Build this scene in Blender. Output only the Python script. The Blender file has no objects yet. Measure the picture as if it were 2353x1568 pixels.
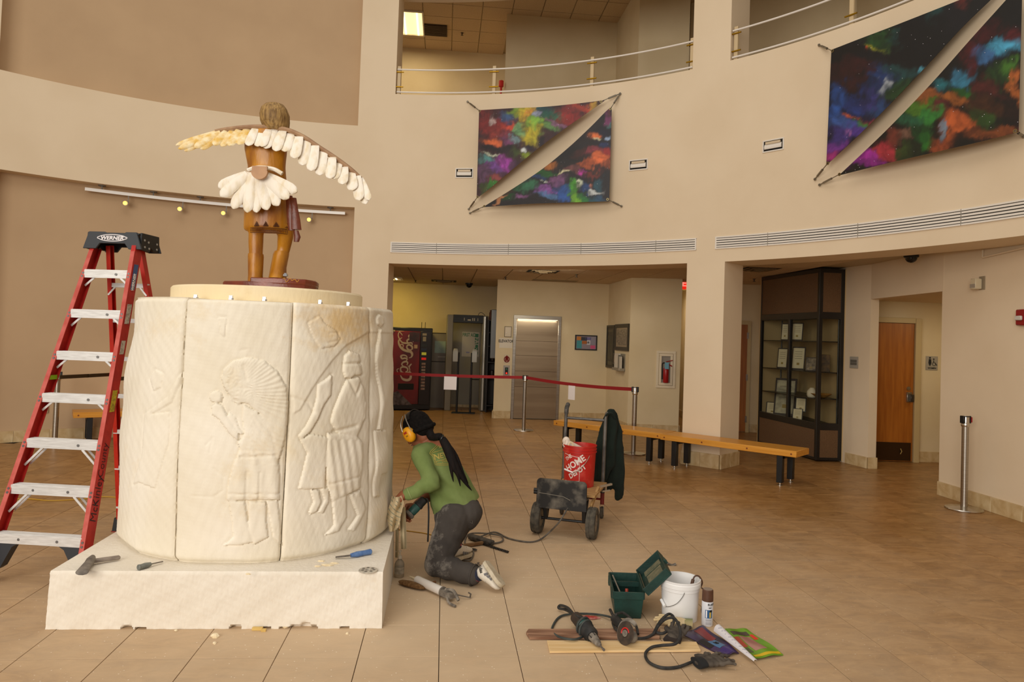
import bpy, bmesh, math, random
import numpy as np
from mathutils import Vector, Matrix
random.seed(7)
S = bpy.context.scene
COL = S.collection
PI = math.pi
R_ = math.radians

# ------------------------------------------------------------------ camera
F_PX, PITCH, ROLL, PPY, CAM_H = 1657.8, .02604, .03457, 733.8, 1.65
_cp, _sp, _cr, _sr = math.cos(PITCH), math.sin(PITCH), math.cos(ROLL), math.sin(ROLL)
_up = Vector((0, -_sp, _cp)); _rt = Vector((1, 0, 0))
C_F = Vector((0, _cp, _sp)); C_R = _cr*_rt + _sr*_up; C_U = -_sr*_rt + _cr*_up
CAM = Vector((0, 0, CAM_H))
cd = bpy.data.cameras.new('camera'); cam = bpy.data.objects.new('camera', cd); COL.objects.link(cam)
cd.sensor_width = 36; cd.lens = 36*F_PX/2353; cd.shift_y = -(784-PPY)/2353; cd.clip_end = 200
cam.matrix_world = Matrix(((C_R.x, C_U.x, -C_F.x, 0), (C_R.y, C_U.y, -C_F.y, 0), (C_R.z, C_U.z, -C_F.z, CAM_H), (0, 0, 0, 1)))
S.camera = cam

# ------------------------------------------------------------------ world, lights, exposure
S.view_settings.view_transform = 'Standard'; S.view_settings.look = 'None'
S.view_settings.exposure = 0.0; S.view_settings.gamma = 1; S.view_settings.use_curve_mapping = False
W = bpy.data.worlds.new('world'); S.world = W; W.use_nodes = True
W.node_tree.nodes['Background'].inputs[0].default_value = (1.0, .90, .79, 1)
W.node_tree.nodes['Background'].inputs[1].default_value = .46

def area(name, loc, target, sx, sy, power, color):
    l = bpy.data.lights.new(name, 'AREA'); l.shape = 'RECTANGLE'; l.size = sx; l.size_y = sy
    l.energy = power; l.color = color
    o = bpy.data.objects.new(name, l); COL.objects.link(o); o.location = loc
    o.rotation_euler = (Vector(target)-Vector(loc)).to_track_quat('-Z', 'Y').to_euler()
    return o
# daylight through the tall entrance glazing behind the camera and the clerestory over the rotunda
area('entrance_window_light', (-4.8, -6.6, 4.0), (-.8, 6, 1.8), 8.0, 6.0, 1080, (1, .945, .865))
area('clerestory_light', (-2.2, 2.6, 9.4), (-1.7, 6.5, 0), 7.0, 5.0, 190, (1, .94, .86))

# ------------------------------------------------------------------ placing helpers (metres; floor z = 0)
def ray(u, v):
    return C_R*((u-1176.5)/F_PX) - C_U*((v-PPY)/F_PX) + C_F
def fl(u, v, z=0.0):
    d = ray(u, v); return CAM + d*((z-CAM_H)/d.z)
def at(u, v, y):
    d = ray(u, v); return CAM + d*(y/d.y)
RC = Vector((-1.902, 4.436, 0)); RR = 7.02
def pol(a, r=RR, z=0.0):
    a = R_(a); return Vector((RC.x+r*math.sin(a), RC.y+r*math.cos(a), z))

# ------------------------------------------------------------------ materials
def lin(h):
    h = h.lstrip('#'); o = []
    for i in (0, 2, 4):
        c = int(h[i:i+2], 16)/255
        o.append(c/12.92 if c <= .04045 else ((c+.055)/1.055)**2.4)
    return (*o, 1)
MATS = {}
def mat(name, c1, c2=None, scale=6, rough=.6, metal=0, bump=0, bscale=60, coords='Object', stretch=(1, 1, 1), lo=.35, hi=.65, detail=4, c3=None, spec=.5, dist=0, emit=None, estr=0):
    if name in MATS: return MATS[name]
    m = bpy.data.materials.new(name); m.use_nodes = True; MATS[name] = m
    nt = m.node_tree; b = nt.nodes['Principled BSDF']
    b.inputs['Base Color'].default_value = lin(c1); b.inputs['Roughness'].default_value = rough
    b.inputs['Metallic'].default_value = metal; b.inputs['Specular IOR Level'].default_value = spec
    if emit:
        b.inputs['Emission Color'].default_value = lin(emit); b.inputs['Emission Strength'].default_value = estr
    if c2 or bump:
        tc = nt.nodes.new('ShaderNodeTexCoord'); mp = nt.nodes.new('ShaderNodeMapping')
        mp.inputs['Scale'].default_value = stretch
        nt.links.new(tc.outputs[coords], mp.inputs[0])
    if c2:
        n = nt.nodes.new('ShaderNodeTexNoise'); n.inputs['Scale'].default_value = scale; n.inputs['Detail'].default_value = detail
        n.inputs['Distortion'].default_value = dist
        nt.links.new(mp.outputs[0], n.inputs['Vector'])
        r = nt.nodes.new('ShaderNodeValToRGB'); r.color_ramp.elements[0].position = lo; r.color_ramp.elements[1].position = hi
        r.color_ramp.elements[0].color = lin(c1); r.color_ramp.elements[1].color = lin(c2)
        if c3:
            e = r.color_ramp.elements.new((lo+hi)/2); e.color = lin(c3)
        nt.links.new(n.outputs[0], r.inputs[0]); nt.links.new(r.outputs[0], b.inputs['Base Color'])
    if bump:
        n2 = nt.nodes.new('ShaderNodeTexNoise'); n2.inputs['Scale'].default_value = bscale; n2.inputs['Detail'].default_value = 3
        nt.links.new(mp.outputs[0], n2.inputs['Vector'])
        bp = nt.nodes.new('ShaderNodeBump'); bp.inputs['Strength'].default_value = bump; bp.inputs['Distance'].default_value = .01
        nt.links.new(n2.outputs[0], bp.inputs['Height']); nt.links.new(bp.outputs[0], b.inputs['Normal'])
    return m

# ------------------------------------------------------------------ mesh building
def frame(z, x=None):
    """rotation whose local z points along z"""
    z = Vector(z).normalized()
    x = Vector(x) if x is not None else (Vector((0, 0, 1)) if abs(z.z) < .9 else Vector((1, 0, 0)))
    x = (x - z*x.dot(z)).normalized(); y = z.cross(x)
    return Matrix((x, y, z)).transposed()
def rotz(a): return Matrix.Rotation(a, 3, 'Z')
class MB:
    def __init__(s): s.v = []; s.f = []
    def add(s, vs, fs):
        o = len(s.v); s.v += [Vector(p) for p in vs]; s.f += [tuple(i+o for i in f) for f in fs]; return s
    def box(s, c, size, R=None, taper=1.0):
        x, y, z = size[0]/2, size[1]/2, size[2]/2; c = Vector(c); t = taper
        vs = [(-x, -y, -z), (x, -y, -z), (x, y, -z), (-x, y, -z), (-x*t, -y*t, z), (x*t, -y*t, z), (x*t, y*t, z), (-x*t, y*t, z)]
        vs = [c + (R @ Vector(p) if R is not None else Vector(p)) for p in vs]
        return s.add(vs, [(3, 2, 1, 0), (4, 5, 6, 7), (0, 1, 5, 4), (1, 2, 6, 5), (2, 3, 7, 6), (3, 0, 4, 7)])
    def bar(s, a, b, w, h, up=(0, 0, 1)):
        """box from a to b, w along the side, h along up"""
        a, b = Vector(a), Vector(b); R = frame(b-a, up)   # local x ~ up
        return s.box((a+b)/2, (h, w, (b-a).length), R)
    def loft(s, rings, caps=True, closed=False):
        n = len(rings[0]); o = len(s.v)
        for r in rings: s.v += [Vector(p) for p in r]
        m = len(rings)
        for i in range(m if closed else m-1):
            a, b = o+i*n, o+((i+1) % m)*n
            for j in range(n):
                k = (j+1) % n; s.f.append((a+j, a+k, b+k, b+j))
        if caps and not closed:
            s.f.append(tuple(o+j for j in range(n-1, -1, -1))); s.f.append(tuple(o+(m-1)*n+j for j in range(n)))
        return s
    def tube(s, pts, r, n=8, closed=False, flat=1.0, up=None):
        pts = [Vector(p) for p in pts]; m = len(pts); rings = []; x = None
        for i, p in enumerate(pts):
            if closed: t = pts[(i+1) % m]-pts[i-1]
            else: t = pts[min(i+1, m-1)]-pts[max(i-1, 0)]
            if t.length < 1e-9: t = Vector((0, 0, 1))
            t.normalize()
            if x is None:
                x = Vector(up) if up is not None else (Vector((0, 0, 1)) if abs(t.z) < .9 else Vector((1, 0, 0)))
            x = (x-t*x.dot(t))
            x = x.normalized() if x.length > 1e-6 else t.orthogonal().normalized()
            y = t.cross(x); rr = r[i] if isinstance(r, (list, tuple)) else r
            rings.append([p + (x*math.cos(2*PI*k/n)*flat + y*math.sin(2*PI*k/n))*rr for k in range(n)])
        return s.loft(rings, True, closed)
    def lathe(s, prof, n=24, o=(0, 0, 0), R=None, caps=True):
        o = Vector(o); rings = []
        for r, z in prof:
            rr = []
            for k in range(n):
                p = Vector((r*math.cos(2*PI*k/n), r*math.sin(2*PI*k/n), z)); rr.append(o + (R @ p if R is not None else p))
            rings.append(rr)
        return s.loft(rings, caps)
    def prism(s, poly, z0, z1, o=(0, 0, 0), R=None):
        o = Vector(o); g = lambda p, z: o + (R @ Vector((p[0], p[1], z)) if R is not None else Vector((p[0], p[1], z)))
        return s.loft([[g(p, z0) for p in poly], [g(p, z1) for p in poly]])
    def ell(s, c, rad, R=None, nu=12, nv=8):
        c = Vector(c); rings = []
        for i in range(nv+1):
            t = PI*i/nv; t = min(max(t, .08), PI-.08)
            rr = []
            for k in range(nu):
                a = 2*PI*k/nu; p = Vector((rad[0]*math.sin(t)*math.cos(a), rad[1]*math.sin(t)*math.sin(a), -rad[2]*math.cos(t)))
                rr.append(c + (R @ p if R is not None else p))
            rings.append(rr)
        return s.loft(rings)
    def chain(s, pts, rad, n=12):
        """capsule chain for fused bodies"""
        for (a, b, ra, rb) in zip(pts[:-1], pts[1:], rad[:-1], rad[1:]):
            a, b = Vector(a), Vector(b); R = frame(b-a); L = (b-a).length; prof = []
            for i in range(5): t = PI/2*i/4; prof.append((max(ra*math.sin(t), .0005), -ra*math.cos(t)))
            for i in range(5): t = PI/2*i/4; prof.append((max(rb*math.cos(t), .0005), L+rb*math.sin(t)))
            s.lathe(prof, n, a, R)
        return s
    def sheet(s, fn, nu, nv, th=.002, nrm=None):
        """solid thin sheet over fn(u,v) in 0..1"""
        P = [[Vector(fn(i/nu, j/nv)) for j in range(nv+1)] for i in range(nu+1)]; o = len(s.v)
        N = []
        for i in range(nu+1):
            for j in range(nv+1):
                a = P[min(i+1, nu)][j]-P[max(i-1, 0)][j]; b = P[i][min(j+1, nv)]-P[i][max(j-1, 0)]
                q = a.cross(b); N.append(q.normalized() if q.length > 1e-12 else Vector((0, 0, 1)))
        K = (nu+1)*(nv+1); idx = lambda i, j: i*(nv+1)+j
        for i in range(nu+1):
            for j in range(nv+1): s.v.append(P[i][j])
        for i in range(nu+1):
            for j in range(nv+1): s.v.append(P[i][j]-N[idx(i, j)]*th)
        for i in range(nu):
            for j in range(nv):
                q = (idx(i, j), idx(i+1, j), idx(i+1, j+1), idx(i, j+1))
                s.f.append(tuple(o+t for t in q)); s.f.append(tuple(o+K+t for t in q[::-1]))
        for i in range(nu):
            for j in (0, nv):
                a, b = idx(i, j), idx(i+1, j); q = (a, a+K, b+K, b); s.f.append(tuple(o+t for t in (q if j == 0 else q[::-1])))
        for j in range(nv):
            for i in (0, nu):
                a, b = idx(i, j), idx(i, j+1); q = (a, b, b+K, a+K); s.f.append(tuple(o+t for t in (q if i == 0 else q[::-1])))
        return s
    def data(s, name, m, smooth=38, bevel=0, weld=False):
        me = bpy.data.meshes.new(name); me.from_pydata([tuple(p) for p in s.v], [], s.f)
        bm = bmesh.new(); bm.from_mesh(me)
        if weld: bmesh.ops.remove_doubles(bm, verts=bm.verts, dist=1e-5)
        bmesh.ops.recalc_face_normals(bm, faces=bm.faces)
        if bevel:
            es = [e for e in bm.edges if len(e.link_faces) == 2 and e.calc_face_angle(0) > .6]
            bmesh.ops.bevel(bm, geom=es, offset=bevel, segments=1, affect='EDGES', clamp_overlap=True)
        if smooth:
            lim = R_(smooth)
            for f in bm.faces: f.smooth = True
            for e in bm.edges:
                if len(e.link_faces) == 2 and e.calc_face_angle(0) > lim: e.smooth = False
        bm.to_mesh(me); bm.free()
        if m: me.materials.append(m)
        return me

MW = {}
def reg(o, M): MW[o.name] = M
def new(name, mb, m, parent=None, world=True, smooth=38, bevel=0, kind=None, label=None, weld=False):
    if world and parent is not None:
        inv = MW[parent.name].inverted(); mb.v = [inv @ p for p in mb.v]
    me = mb.data(name, m, smooth, bevel, weld)
    return link(name, me, parent, kind, label)
def link(name, me, parent=None, kind=None, label=None):
    o = bpy.data.objects.new(name, me); COL.objects.link(o)
    if parent is not None: o.parent = parent; reg(o, MW[parent.name])
    else: reg(o, Matrix.Identity(4))
    if kind: o['kind'] = kind
    if label: o['label'] = label
    return o
def thing(name, label, cat, loc=(0, 0, 0), rot=0.0, group=None):
    o = bpy.data.objects.new(name, None); COL.objects.link(o); o.empty_display_size = .05
    o.location = loc; o.rotation_euler = (0, 0, rot)
    reg(o, Matrix.Translation(Vector(loc)) @ Matrix.Rotation(rot, 4, 'Z'))
    tag(o, label, cat, group); return o
def tag(o, label, cat, group=None):
    o['label'] = label; o['category'] = cat
    if group: o['group'] = group
    return o
def single(name, mb, m, label, cat, group=None, **k):
    """a thing that is one mesh, origin at its own base"""
    lo = Vector((sum(p.x for p in mb.v)/len(mb.v), sum(p.y for p in mb.v)/len(mb.v), min(p.z for p in mb.v)))
    mb.v = [p-lo for p in mb.v]
    o = new(name, mb, m, None, **k); o.location = lo; reg(o, Matrix.Translation(lo))
    return tag(o, label, cat, group)
def struct(name, mb, m, **k):
    return new(name, mb, m, None, kind='structure', **k)
def dup(root, loc, rot=0.0, label=None, group=None):
    r = root.copy(); COL.objects.link(r); r.location = loc; r.rotation_euler = (0, 0, rot)
    reg(r, Matrix.Translation(Vector(loc)) @ Matrix.Rotation(rot, 4, 'Z'))
    if label: r['label'] = label
    if group: r['group'] = group
    for ch in list(root.children):
        c = ch.copy(); COL.objects.link(c); c.parent = r; reg(c, MW[r.name])
        for g in list(ch.children):
            d = g.copy(); COL.objects.link(d); d.parent = c; reg(d, MW[r.name])
    return r
def text(txt, size, m, parent, o, xdir, ydir, name='lettering', ext=.0012, shear=0.0, bold=0.0, align='CENTER', sx=1.0, sp=1.0, wrap=None):
    """flat lettering at o, reading along xdir, up along ydir; wrap(p)->world point bends it"""
    cu = bpy.data.curves.new('text', 'FONT'); cu.body = txt; cu.size = size; cu.align_x = align; cu.align_y = 'CENTER'
    cu.extrude = ext if wrap is None else 0; cu.shear = shear; cu.offset = bold; cu.space_character = sp; cu.resolution_u = 3
    ob = bpy.data.objects.new('text', cu); me = bpy.data.meshes.new_from_object(ob)
    x = Vector(xdir).normalized(); y = (Vector(ydir)-x*x.dot(Vector(ydir))).normalized(); z = x.cross(y); o = Vector(o)
    inv = MW[parent.name].inverted() if parent is not None else Matrix.Identity(4)
    for v in me.vertices:
        p = (o + x*v.co.x*sx + y*v.co.y + z*v.co.z) if wrap is None else wrap(v.co.x*sx, v.co.y)
        v.co = inv @ p
    me.name = name; me.materials.clear(); me.materials.append(m)
    bpy.data.objects.remove(ob); bpy.data.curves.remove(cu)
    return link(name, me, parent)
def fuse(name, mb, voxel, m, parent=None, smooth=4, disp=None, **k):
    """overlapping solids -> one continuous skin"""
    me = mb.data(name, None, 0); ob = bpy.data.objects.new('tmp', me); COL.objects.link(ob)
    r = ob.modifiers.new('r', 'REMESH'); r.mode = 'VOXEL'; r.voxel_size = voxel
    if smooth:
        sm = ob.modifiers.new('s', 'SMOOTH'); sm.factor = .5; sm.iterations = smooth
    bpy.context.view_layer.update()
    e = ob.evaluated_get(bpy.context.evaluated_depsgraph_get()); me2 = bpy.data.meshes.new_from_object(e)
    bpy.data.objects.remove(ob)
    if disp:
        nr = [v.normal.copy() for v in me2.vertices]
        for v, q in zip(me2.vertices, nr): v.co = v.co + q*disp(v.co)
    if parent is not None:
        me2.transform(MW[parent.name].inverted())
    for p in me2.polygons: p.use_smooth = True
    me2.name = name; me2.materials.clear(); me2.materials.append(m)
    return link(name, me2, parent, **k)
def spline(pts, n=8, closed=False):
    P = [Vector(p) for p in pts]; out = []; m = len(P)
    for i in range(m if closed else m-1):
        g = (lambda j: P[j % m]) if closed else (lambda j: P[min(max(j, 0), m-1)])
        a, b, c, d = g(i-1), g(i), g(i+1), g(i+2)
        for k in range(n):
            t = k/n; out.append(.5*((2*b)+(c-a)*t+(2*a-5*b+4*c-d)*t*t+(3*b-a-3*c+d)*t**3))
    if not closed: out.append(P[-1])
    return out
def sector(mb, a0, a1, r0, r1, z0, z1, n=None):
    n = n or max(2, int(abs(a1-a0)/1.5)); rings = []
    for i in range(n+1):
        a = a0+(a1-a0)*i/n; rings.append([pol(a, r0, z0), pol(a, r1, z0), pol(a, r1, z1), pol(a, r0, z1)])
    return mb.loft(rings)
def wallseg(mb, pts, th, z0, z1):
    """vertical wall along a polyline, thickness to the left of the walking direction (th<0: right)"""
    P = [Vector((p[0], p[1], 0)) for p in pts]; rings = []
    for i, p in enumerate(P):
        d0 = (P[i]-P[i-1]).normalized() if i else (P[1]-P[0]).normalized()
        d1 = (P[i+1]-P[i]).normalized() if i < len(P)-1 else d0
        n0 = Vector((-d0.y, d0.x, 0)); n1 = Vector((-d1.y, d1.x, 0)); n = (n0+n1); n = n/max(n.dot(n0), .2)
        q = p+n*th; rings.append([(p.x, p.y, z0), (q.x, q.y, z0), (q.x, q.y, z1), (p.x, p.y, z1)])
    return mb.loft(rings)
# ------------------------------------------------------------------ shared materials
M_WALL = mat('wall_paint', '#e1ceb1', '#dcc8aa', scale=1.2, rough=.85, bump=.06, bscale=160)
M_WALLY = mat('wall_paint_yellow', '#dac8a4', '#d3c09a', scale=1.5, rough=.85, bump=.05, bscale=160)
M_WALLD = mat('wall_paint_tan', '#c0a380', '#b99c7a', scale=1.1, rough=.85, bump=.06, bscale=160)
M_STONE = mat('baseboard_travertine', '#b89a6a', '#d3bd93', scale=7, rough=.5, detail=8, dist=.6, coords='Object')
M_WHITE = mat('white_enamel', '#e4ddd2', rough=.45)
M_BLACK = mat('black_plastic', '#0c0c0d', rough=.45)
M_STEEL = mat('brushed_steel', '#b9b2a8', '#a59d92', scale=3, rough=.3, metal=1, stretch=(1, 1, 40))
M_CHROME = mat('polished_steel', '#c9c3ba', rough=.22, metal=1)
M_DARK = mat('dark_gap', '#15110d', rough=.9)
M_CTILE = mat('ceiling_tile', '#cdb694', '#c4ac8a', scale=40, rough=.95, bump=.15, bscale=120)
M_TBAR = mat('ceiling_tbar', '#b7a27f', rough=.6)
M_INK = mat('black_ink', '#141313', rough=.7)
M_PAPER = mat('white_paper', '#ece6e6', rough=.8)

def floor_mat():
    m = bpy.data.materials.new('floor_travertine'); m.use_nodes = True; nt = m.node_tree; N = nt.nodes.new; L = nt.links.new
    b = nt.nodes['Principled BSDF']
    g = N('ShaderNodeNewGeometry')
    mp = N('ShaderNodeMapping'); mp.vector_type = 'TEXTURE'
    mp.inputs['Location'].default_value = (TOX, TOY, 0); mp.inputs['Rotation'].default_value = (0, 0, TYAW); mp.inputs['Scale'].default_value = (TT, TT, TT)
    L(g.outputs['Position'], mp.inputs[0])
    fl_ = N('ShaderNodeVectorMath'); fl_.operation = 'FLOOR'; L(mp.outputs[0], fl_.inputs[0])
    wn = N('ShaderNodeTexWhiteNoise'); wn.noise_dimensions = '2D'; L(fl_.outputs[0], wn.inputs['Vector'])
    off = N('ShaderNodeVectorMath'); off.operation = 'MULTIPLY_ADD'; L(wn.outputs['Color'], off.inputs[0]); off.inputs[1].default_value = (9, 9, 9); L(mp.outputs[0], off.inputs[2])
    st = N('ShaderNodeMapping'); st.inputs['Scale'].default_value = (1.0, 2.3, 1); st.inputs['Rotation'].default_value = (0, 0, -.35); L(off.outputs[0], st.inputs[0])
    n1 = N('ShaderNodeTexNoise'); n1.inputs['Scale'].default_value = 1.7; n1.inputs['Detail'].default_value = 12; n1.inputs['Roughness'].default_value = .74; n1.inputs['Distortion'].default_value = .9
    L(st.outputs[0], n1.inputs['Vector'])
    r1 = N('ShaderNodeValToRGB'); e = r1.color_ramp.elements
    e[0].position = .26; e[0].color = lin('#67451f'); e[1].position = .74; e[1].color = lin('#b98f5f')
    q = e.new(.42); q.color = lin('#8f6637'); q = e.new(.55); q.color = lin('#a47a48')
    L(n1.outputs[0], r1.inputs[0])
    tv = N('ShaderNodeMapRange'); tv.inputs[3].default_value = .90; tv.inputs[4].default_value = 1.08; L(wn.outputs['Value'], tv.inputs[0])
    hv = N('ShaderNodeHueSaturation'); L(r1.outputs[0], hv.inputs['Color']); L(tv.outputs[0], hv.inputs['Value'])
    # stone dust round the monument, widened to paint in light falloff; ragged, blotchy edge
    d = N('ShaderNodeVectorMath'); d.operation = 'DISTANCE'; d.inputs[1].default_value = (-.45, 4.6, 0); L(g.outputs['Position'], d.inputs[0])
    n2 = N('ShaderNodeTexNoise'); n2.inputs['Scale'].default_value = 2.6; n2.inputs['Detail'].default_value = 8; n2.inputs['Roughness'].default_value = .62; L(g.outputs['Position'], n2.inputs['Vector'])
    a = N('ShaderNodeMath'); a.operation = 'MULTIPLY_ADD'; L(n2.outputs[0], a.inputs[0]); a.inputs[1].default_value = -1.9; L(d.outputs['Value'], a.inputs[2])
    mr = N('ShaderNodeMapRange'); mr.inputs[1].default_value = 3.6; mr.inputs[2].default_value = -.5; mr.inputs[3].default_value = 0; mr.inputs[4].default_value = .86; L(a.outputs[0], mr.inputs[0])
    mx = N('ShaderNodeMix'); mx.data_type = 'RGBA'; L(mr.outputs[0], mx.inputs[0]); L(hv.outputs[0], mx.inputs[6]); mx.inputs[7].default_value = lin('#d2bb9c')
    # fine specks
    vo = N('ShaderNodeTexVoronoi'); vo.inputs['Scale'].default_value = 26; L(g.outputs['Position'], vo.inputs['Vector'])
    sp = N('ShaderNodeMath'); sp.operation = 'LESS_THAN'; L(vo.outputs['Distance'], sp.inputs[0]); sp.inputs[1].default_value = .09
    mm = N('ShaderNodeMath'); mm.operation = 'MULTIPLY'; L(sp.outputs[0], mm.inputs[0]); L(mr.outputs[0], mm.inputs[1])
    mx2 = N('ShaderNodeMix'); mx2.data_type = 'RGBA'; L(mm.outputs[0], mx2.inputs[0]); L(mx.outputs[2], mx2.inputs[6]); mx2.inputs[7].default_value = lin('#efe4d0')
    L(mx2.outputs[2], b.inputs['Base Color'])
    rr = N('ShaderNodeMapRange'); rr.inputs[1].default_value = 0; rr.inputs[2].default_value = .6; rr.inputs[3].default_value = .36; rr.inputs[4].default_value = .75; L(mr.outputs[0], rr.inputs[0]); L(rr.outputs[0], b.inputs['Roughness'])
    bp = N('ShaderNodeBump'); bp.inputs['Strength'].default_value = .12; bp.inputs['Distance'].default_value = .004; L(n1.outputs[0], bp.inputs['Height']); L(bp.outputs[0], b.inputs['Normal'])
    return m
TT, TOX, TOY, TYAW = .4097, .5009, 3.8245, .09267
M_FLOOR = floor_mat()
TU = Vector((math.cos(TYAW), math.sin(TYAW), 0)); TV = Vector((-math.sin(TYAW), math.cos(TYAW), 0))

# ------------------------------------------------------------------ floor: grout bed + stone tiles
mb = MB(); mb.box((-.5, 7.5, -.06), (26, 26, .1))
floor = struct('floor', mb, mat('grout', '#33271b', rough=.98), smooth=0)
def tile_mb(c=(0, 0), M=None):
    m = MB(); h = TT/2-.0019; k = .0009
    P = lambda x, y, z: (M(x, y, z) if M else (x, y, z))
    m.add([P(x*h, y*h, -.02) for x, y in ((-1, -1), (1, -1), (1, 1), (-1, 1))] + [P(x*h, y*h, -k) for x, y in ((-1, -1), (1, -1), (1, 1), (-1, 1))] +
          [P(x*(h-k), y*(h-k), 0) for x, y in ((-1, -1), (1, -1), (1, 1), (-1, 1))],
          [(0, 1, 5, 4), (1, 2, 6, 5), (2, 3, 7, 6), (3, 0, 4, 7), (4, 5, 9, 8), (5, 6, 10, 9), (6, 7, 11, 10), (7, 4, 8, 11), (8, 9, 10, 11)])
    return m
cells = []
for i in range(-40, 34):
    for j in range(-5, 38):
        c = Vector((TOX, TOY, 0)) + TU*(TT*(i+.5)) + TV*(TT*(j+.5))
        if c.y < 1.6 or abs(c.x) > .78*c.y+1.3: continue
        q = c-RC; a = math.degrees(math.atan2(q.x, q.y))
        if q.length > 7.35 and a < -3: continue
        if c.x > 5.5 and not (8.3 < c.y < 11): continue
        if c.y > 17.2 or c.x > 7.4: continue
        cells.append((c.y*c.y + .5*c.x*c.x, c))
cells.sort(key=lambda t: t[0])
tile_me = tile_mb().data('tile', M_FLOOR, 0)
far = MB()
for n, (k, c) in enumerate(cells):
    dz = -.0006*((n*37) % 7)/6
    if n < 300:
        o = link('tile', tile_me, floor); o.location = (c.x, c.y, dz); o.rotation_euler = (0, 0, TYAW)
    else:
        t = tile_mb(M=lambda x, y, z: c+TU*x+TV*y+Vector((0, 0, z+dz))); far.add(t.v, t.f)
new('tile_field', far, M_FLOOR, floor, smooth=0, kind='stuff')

# ------------------------------------------------------------------ rotunda wall: piers, lintels, recessed left bay
mb = MB()
for a0, a1 in ((-50.0, -44.95), (-5.4, -.72), (37.8, 42.28), (80.8, 85.3)): sector(mb, a0, a1, RR, RR+.56, 0, 9.4, 6)
for a0, a1 in ((-.75, 37.85), (42.25, 80.85)): sector(mb, a0, a1, RR, RR+.56, 2.77, 5.49, 30)
for a0, a1 in ((-.75, 37.85), (42.25, 80.85)): sector(mb, a0, a1, RR, RR+.56, 7.25, 9.4, 30)  # headers out of view, added to keep light from above out of the gallery
sector(mb, -44.97, -5.38, RR, RR+.28, 3.64, 4.95, 30)
wall_rotunda = struct('wall_rotunda', mb, M_WALL)
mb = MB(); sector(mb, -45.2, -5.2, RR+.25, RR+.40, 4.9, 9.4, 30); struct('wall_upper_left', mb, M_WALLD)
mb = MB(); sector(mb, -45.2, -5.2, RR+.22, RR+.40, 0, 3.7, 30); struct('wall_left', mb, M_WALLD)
mb = MB(); sector(mb, -86, -50, RR, RR+.4, 0, 9.4, 20); struct('wall_far_left', mb, M_WALL)

# ------------------------------------------------------------------ corridor walls behind the rotunda, both storeys
E0 = Vector((-.32, 14.76, 0)); E1 = Vector((2.0, 15.0, 0)); ED = (E1-E0).normalized(); EN = Vector((ED.y, -ED.x, 0))   # EN faces the viewer
mb = MB(); wallseg(mb, [(-7, 16.25), (-.2, 16.95)], .2, 0, 8.6); wall_back = struct('wall_back', mb, M_WALLY)
mb = MB(); wallseg(mb, [(-.2, 17.0), (-.32, 14.76), (2.0, 15.0), (2.18, 13.3), (3.1, 13.2), (3.25, 17.5)], .18, 0, 8.6)
wall_elev = struct('wall_elevator', mb, M_WALLY)
mb = MB(); wallseg(mb, [(3.2, 17.4), (3.9, 17.4), (3.85, 14.0), (5.3, 13.8)], .15, 0, 8.6); struct('wall_corridor_end', mb, M_WALLY)
mb = MB(); wallseg(mb, [(5.05, 14.0), (4.90, 10.6), (5.03, 10.12)], .14, 0, 2.9)
wallseg(mb, [(5.03, 8.44), (5.14, 7.19), (5.42, 3.0)], .25, 0, 2.9)
wallseg(mb, [(5.03, 10.14), (5.03, 8.42)], .14, 2.37, 2.9)
wall_right = struct('wall_right', mb, M_WALL)
mb = MB(); wallseg(mb, [(5.1, 10.9), (7.3, 10.9), (7.3, 8.36), (5.2, 8.36)], .1, 0, 2.5)
struct('wall_vestibule', mb, M_WALLY)
mb = MB(); mb.prism([(5.05, 8.3), (7.4, 8.3), (7.4, 11), (5.05, 11)], 2.40, 2.5); struct('ceiling_vestibule', mb, M_WALL)
mb = MB(); wallseg(mb, [(3.3, 14.0), (5.9, 12.6)], .15, 4.9, 8.6); wallseg(mb, [(5.9, 12.6), (6.1, 9.5)], .15, 4.9, 8.6); wallseg(mb, [(6.6, 12.2), (9.0, 6.0)], .15, 4.9, 8.6)
struct('wall_gallery', mb, M_WALLY)
_c = MB(); sector(_c, -4, 84, RR+.5, 12.5, 4.6, 4.9, 40); _c.box((-1.5, 16.2, 4.75), (9, 3, .28))
struct('floor_gallery', _c, M_WALLD)

# ------------------------------------------------------------------ ceilings with lay-in tiles
def ceiling(name, z, ok, skip=()):
    mb = MB(); rings = []
    sector(mb, -4, 84, RR+.5, 12.5, z+.02, z+.12, 40); mb.box((-1.5, 16.2, z+.085), (9, 3, .1))
    root = struct(name, mb, M_TBAR, smooth=0)
    b = MB(); b.box((0, 0, .006), (.594, .594, .016)); me = b.data('ceiling_tile', M_CTILE, 0, bevel=.003)
    G = .61
    for i in range(-9, 14):
        for j in range(-2, 22):
            c = Vector((-.3, 9.0, z)) + TU*(G*(i+.5)) + TV*(G*(j+.5))
            if (i, j) in skip or not ok(c): continue
            o = link('ceiling_tile', me, root); o.location = c; o.rotation_euler = (0, 0, TYAW)
    return root
def vis(lo, hi):
    def f(c):
        r = math.hypot(c.x-RC.x, c.y-RC.y)
        if r < 7.95 or c.x < -3.3 or c.x > 5.2 or c.y > 17 or r > 12.9: return False
        if c.x > -.5 and c.x < 2.2 and c.y > 15.2: return False
        if 2.2 <= c.x < 3.1 and c.y > 13.4: return False
        if c.x > 4.4 and c.y < 12: return False
        return True
    return f
ceiling('ceiling_corridor', 2.84, vis(0, 0))
ceiling('ceiling_gallery', 8.35, vis(0, 0))

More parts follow.
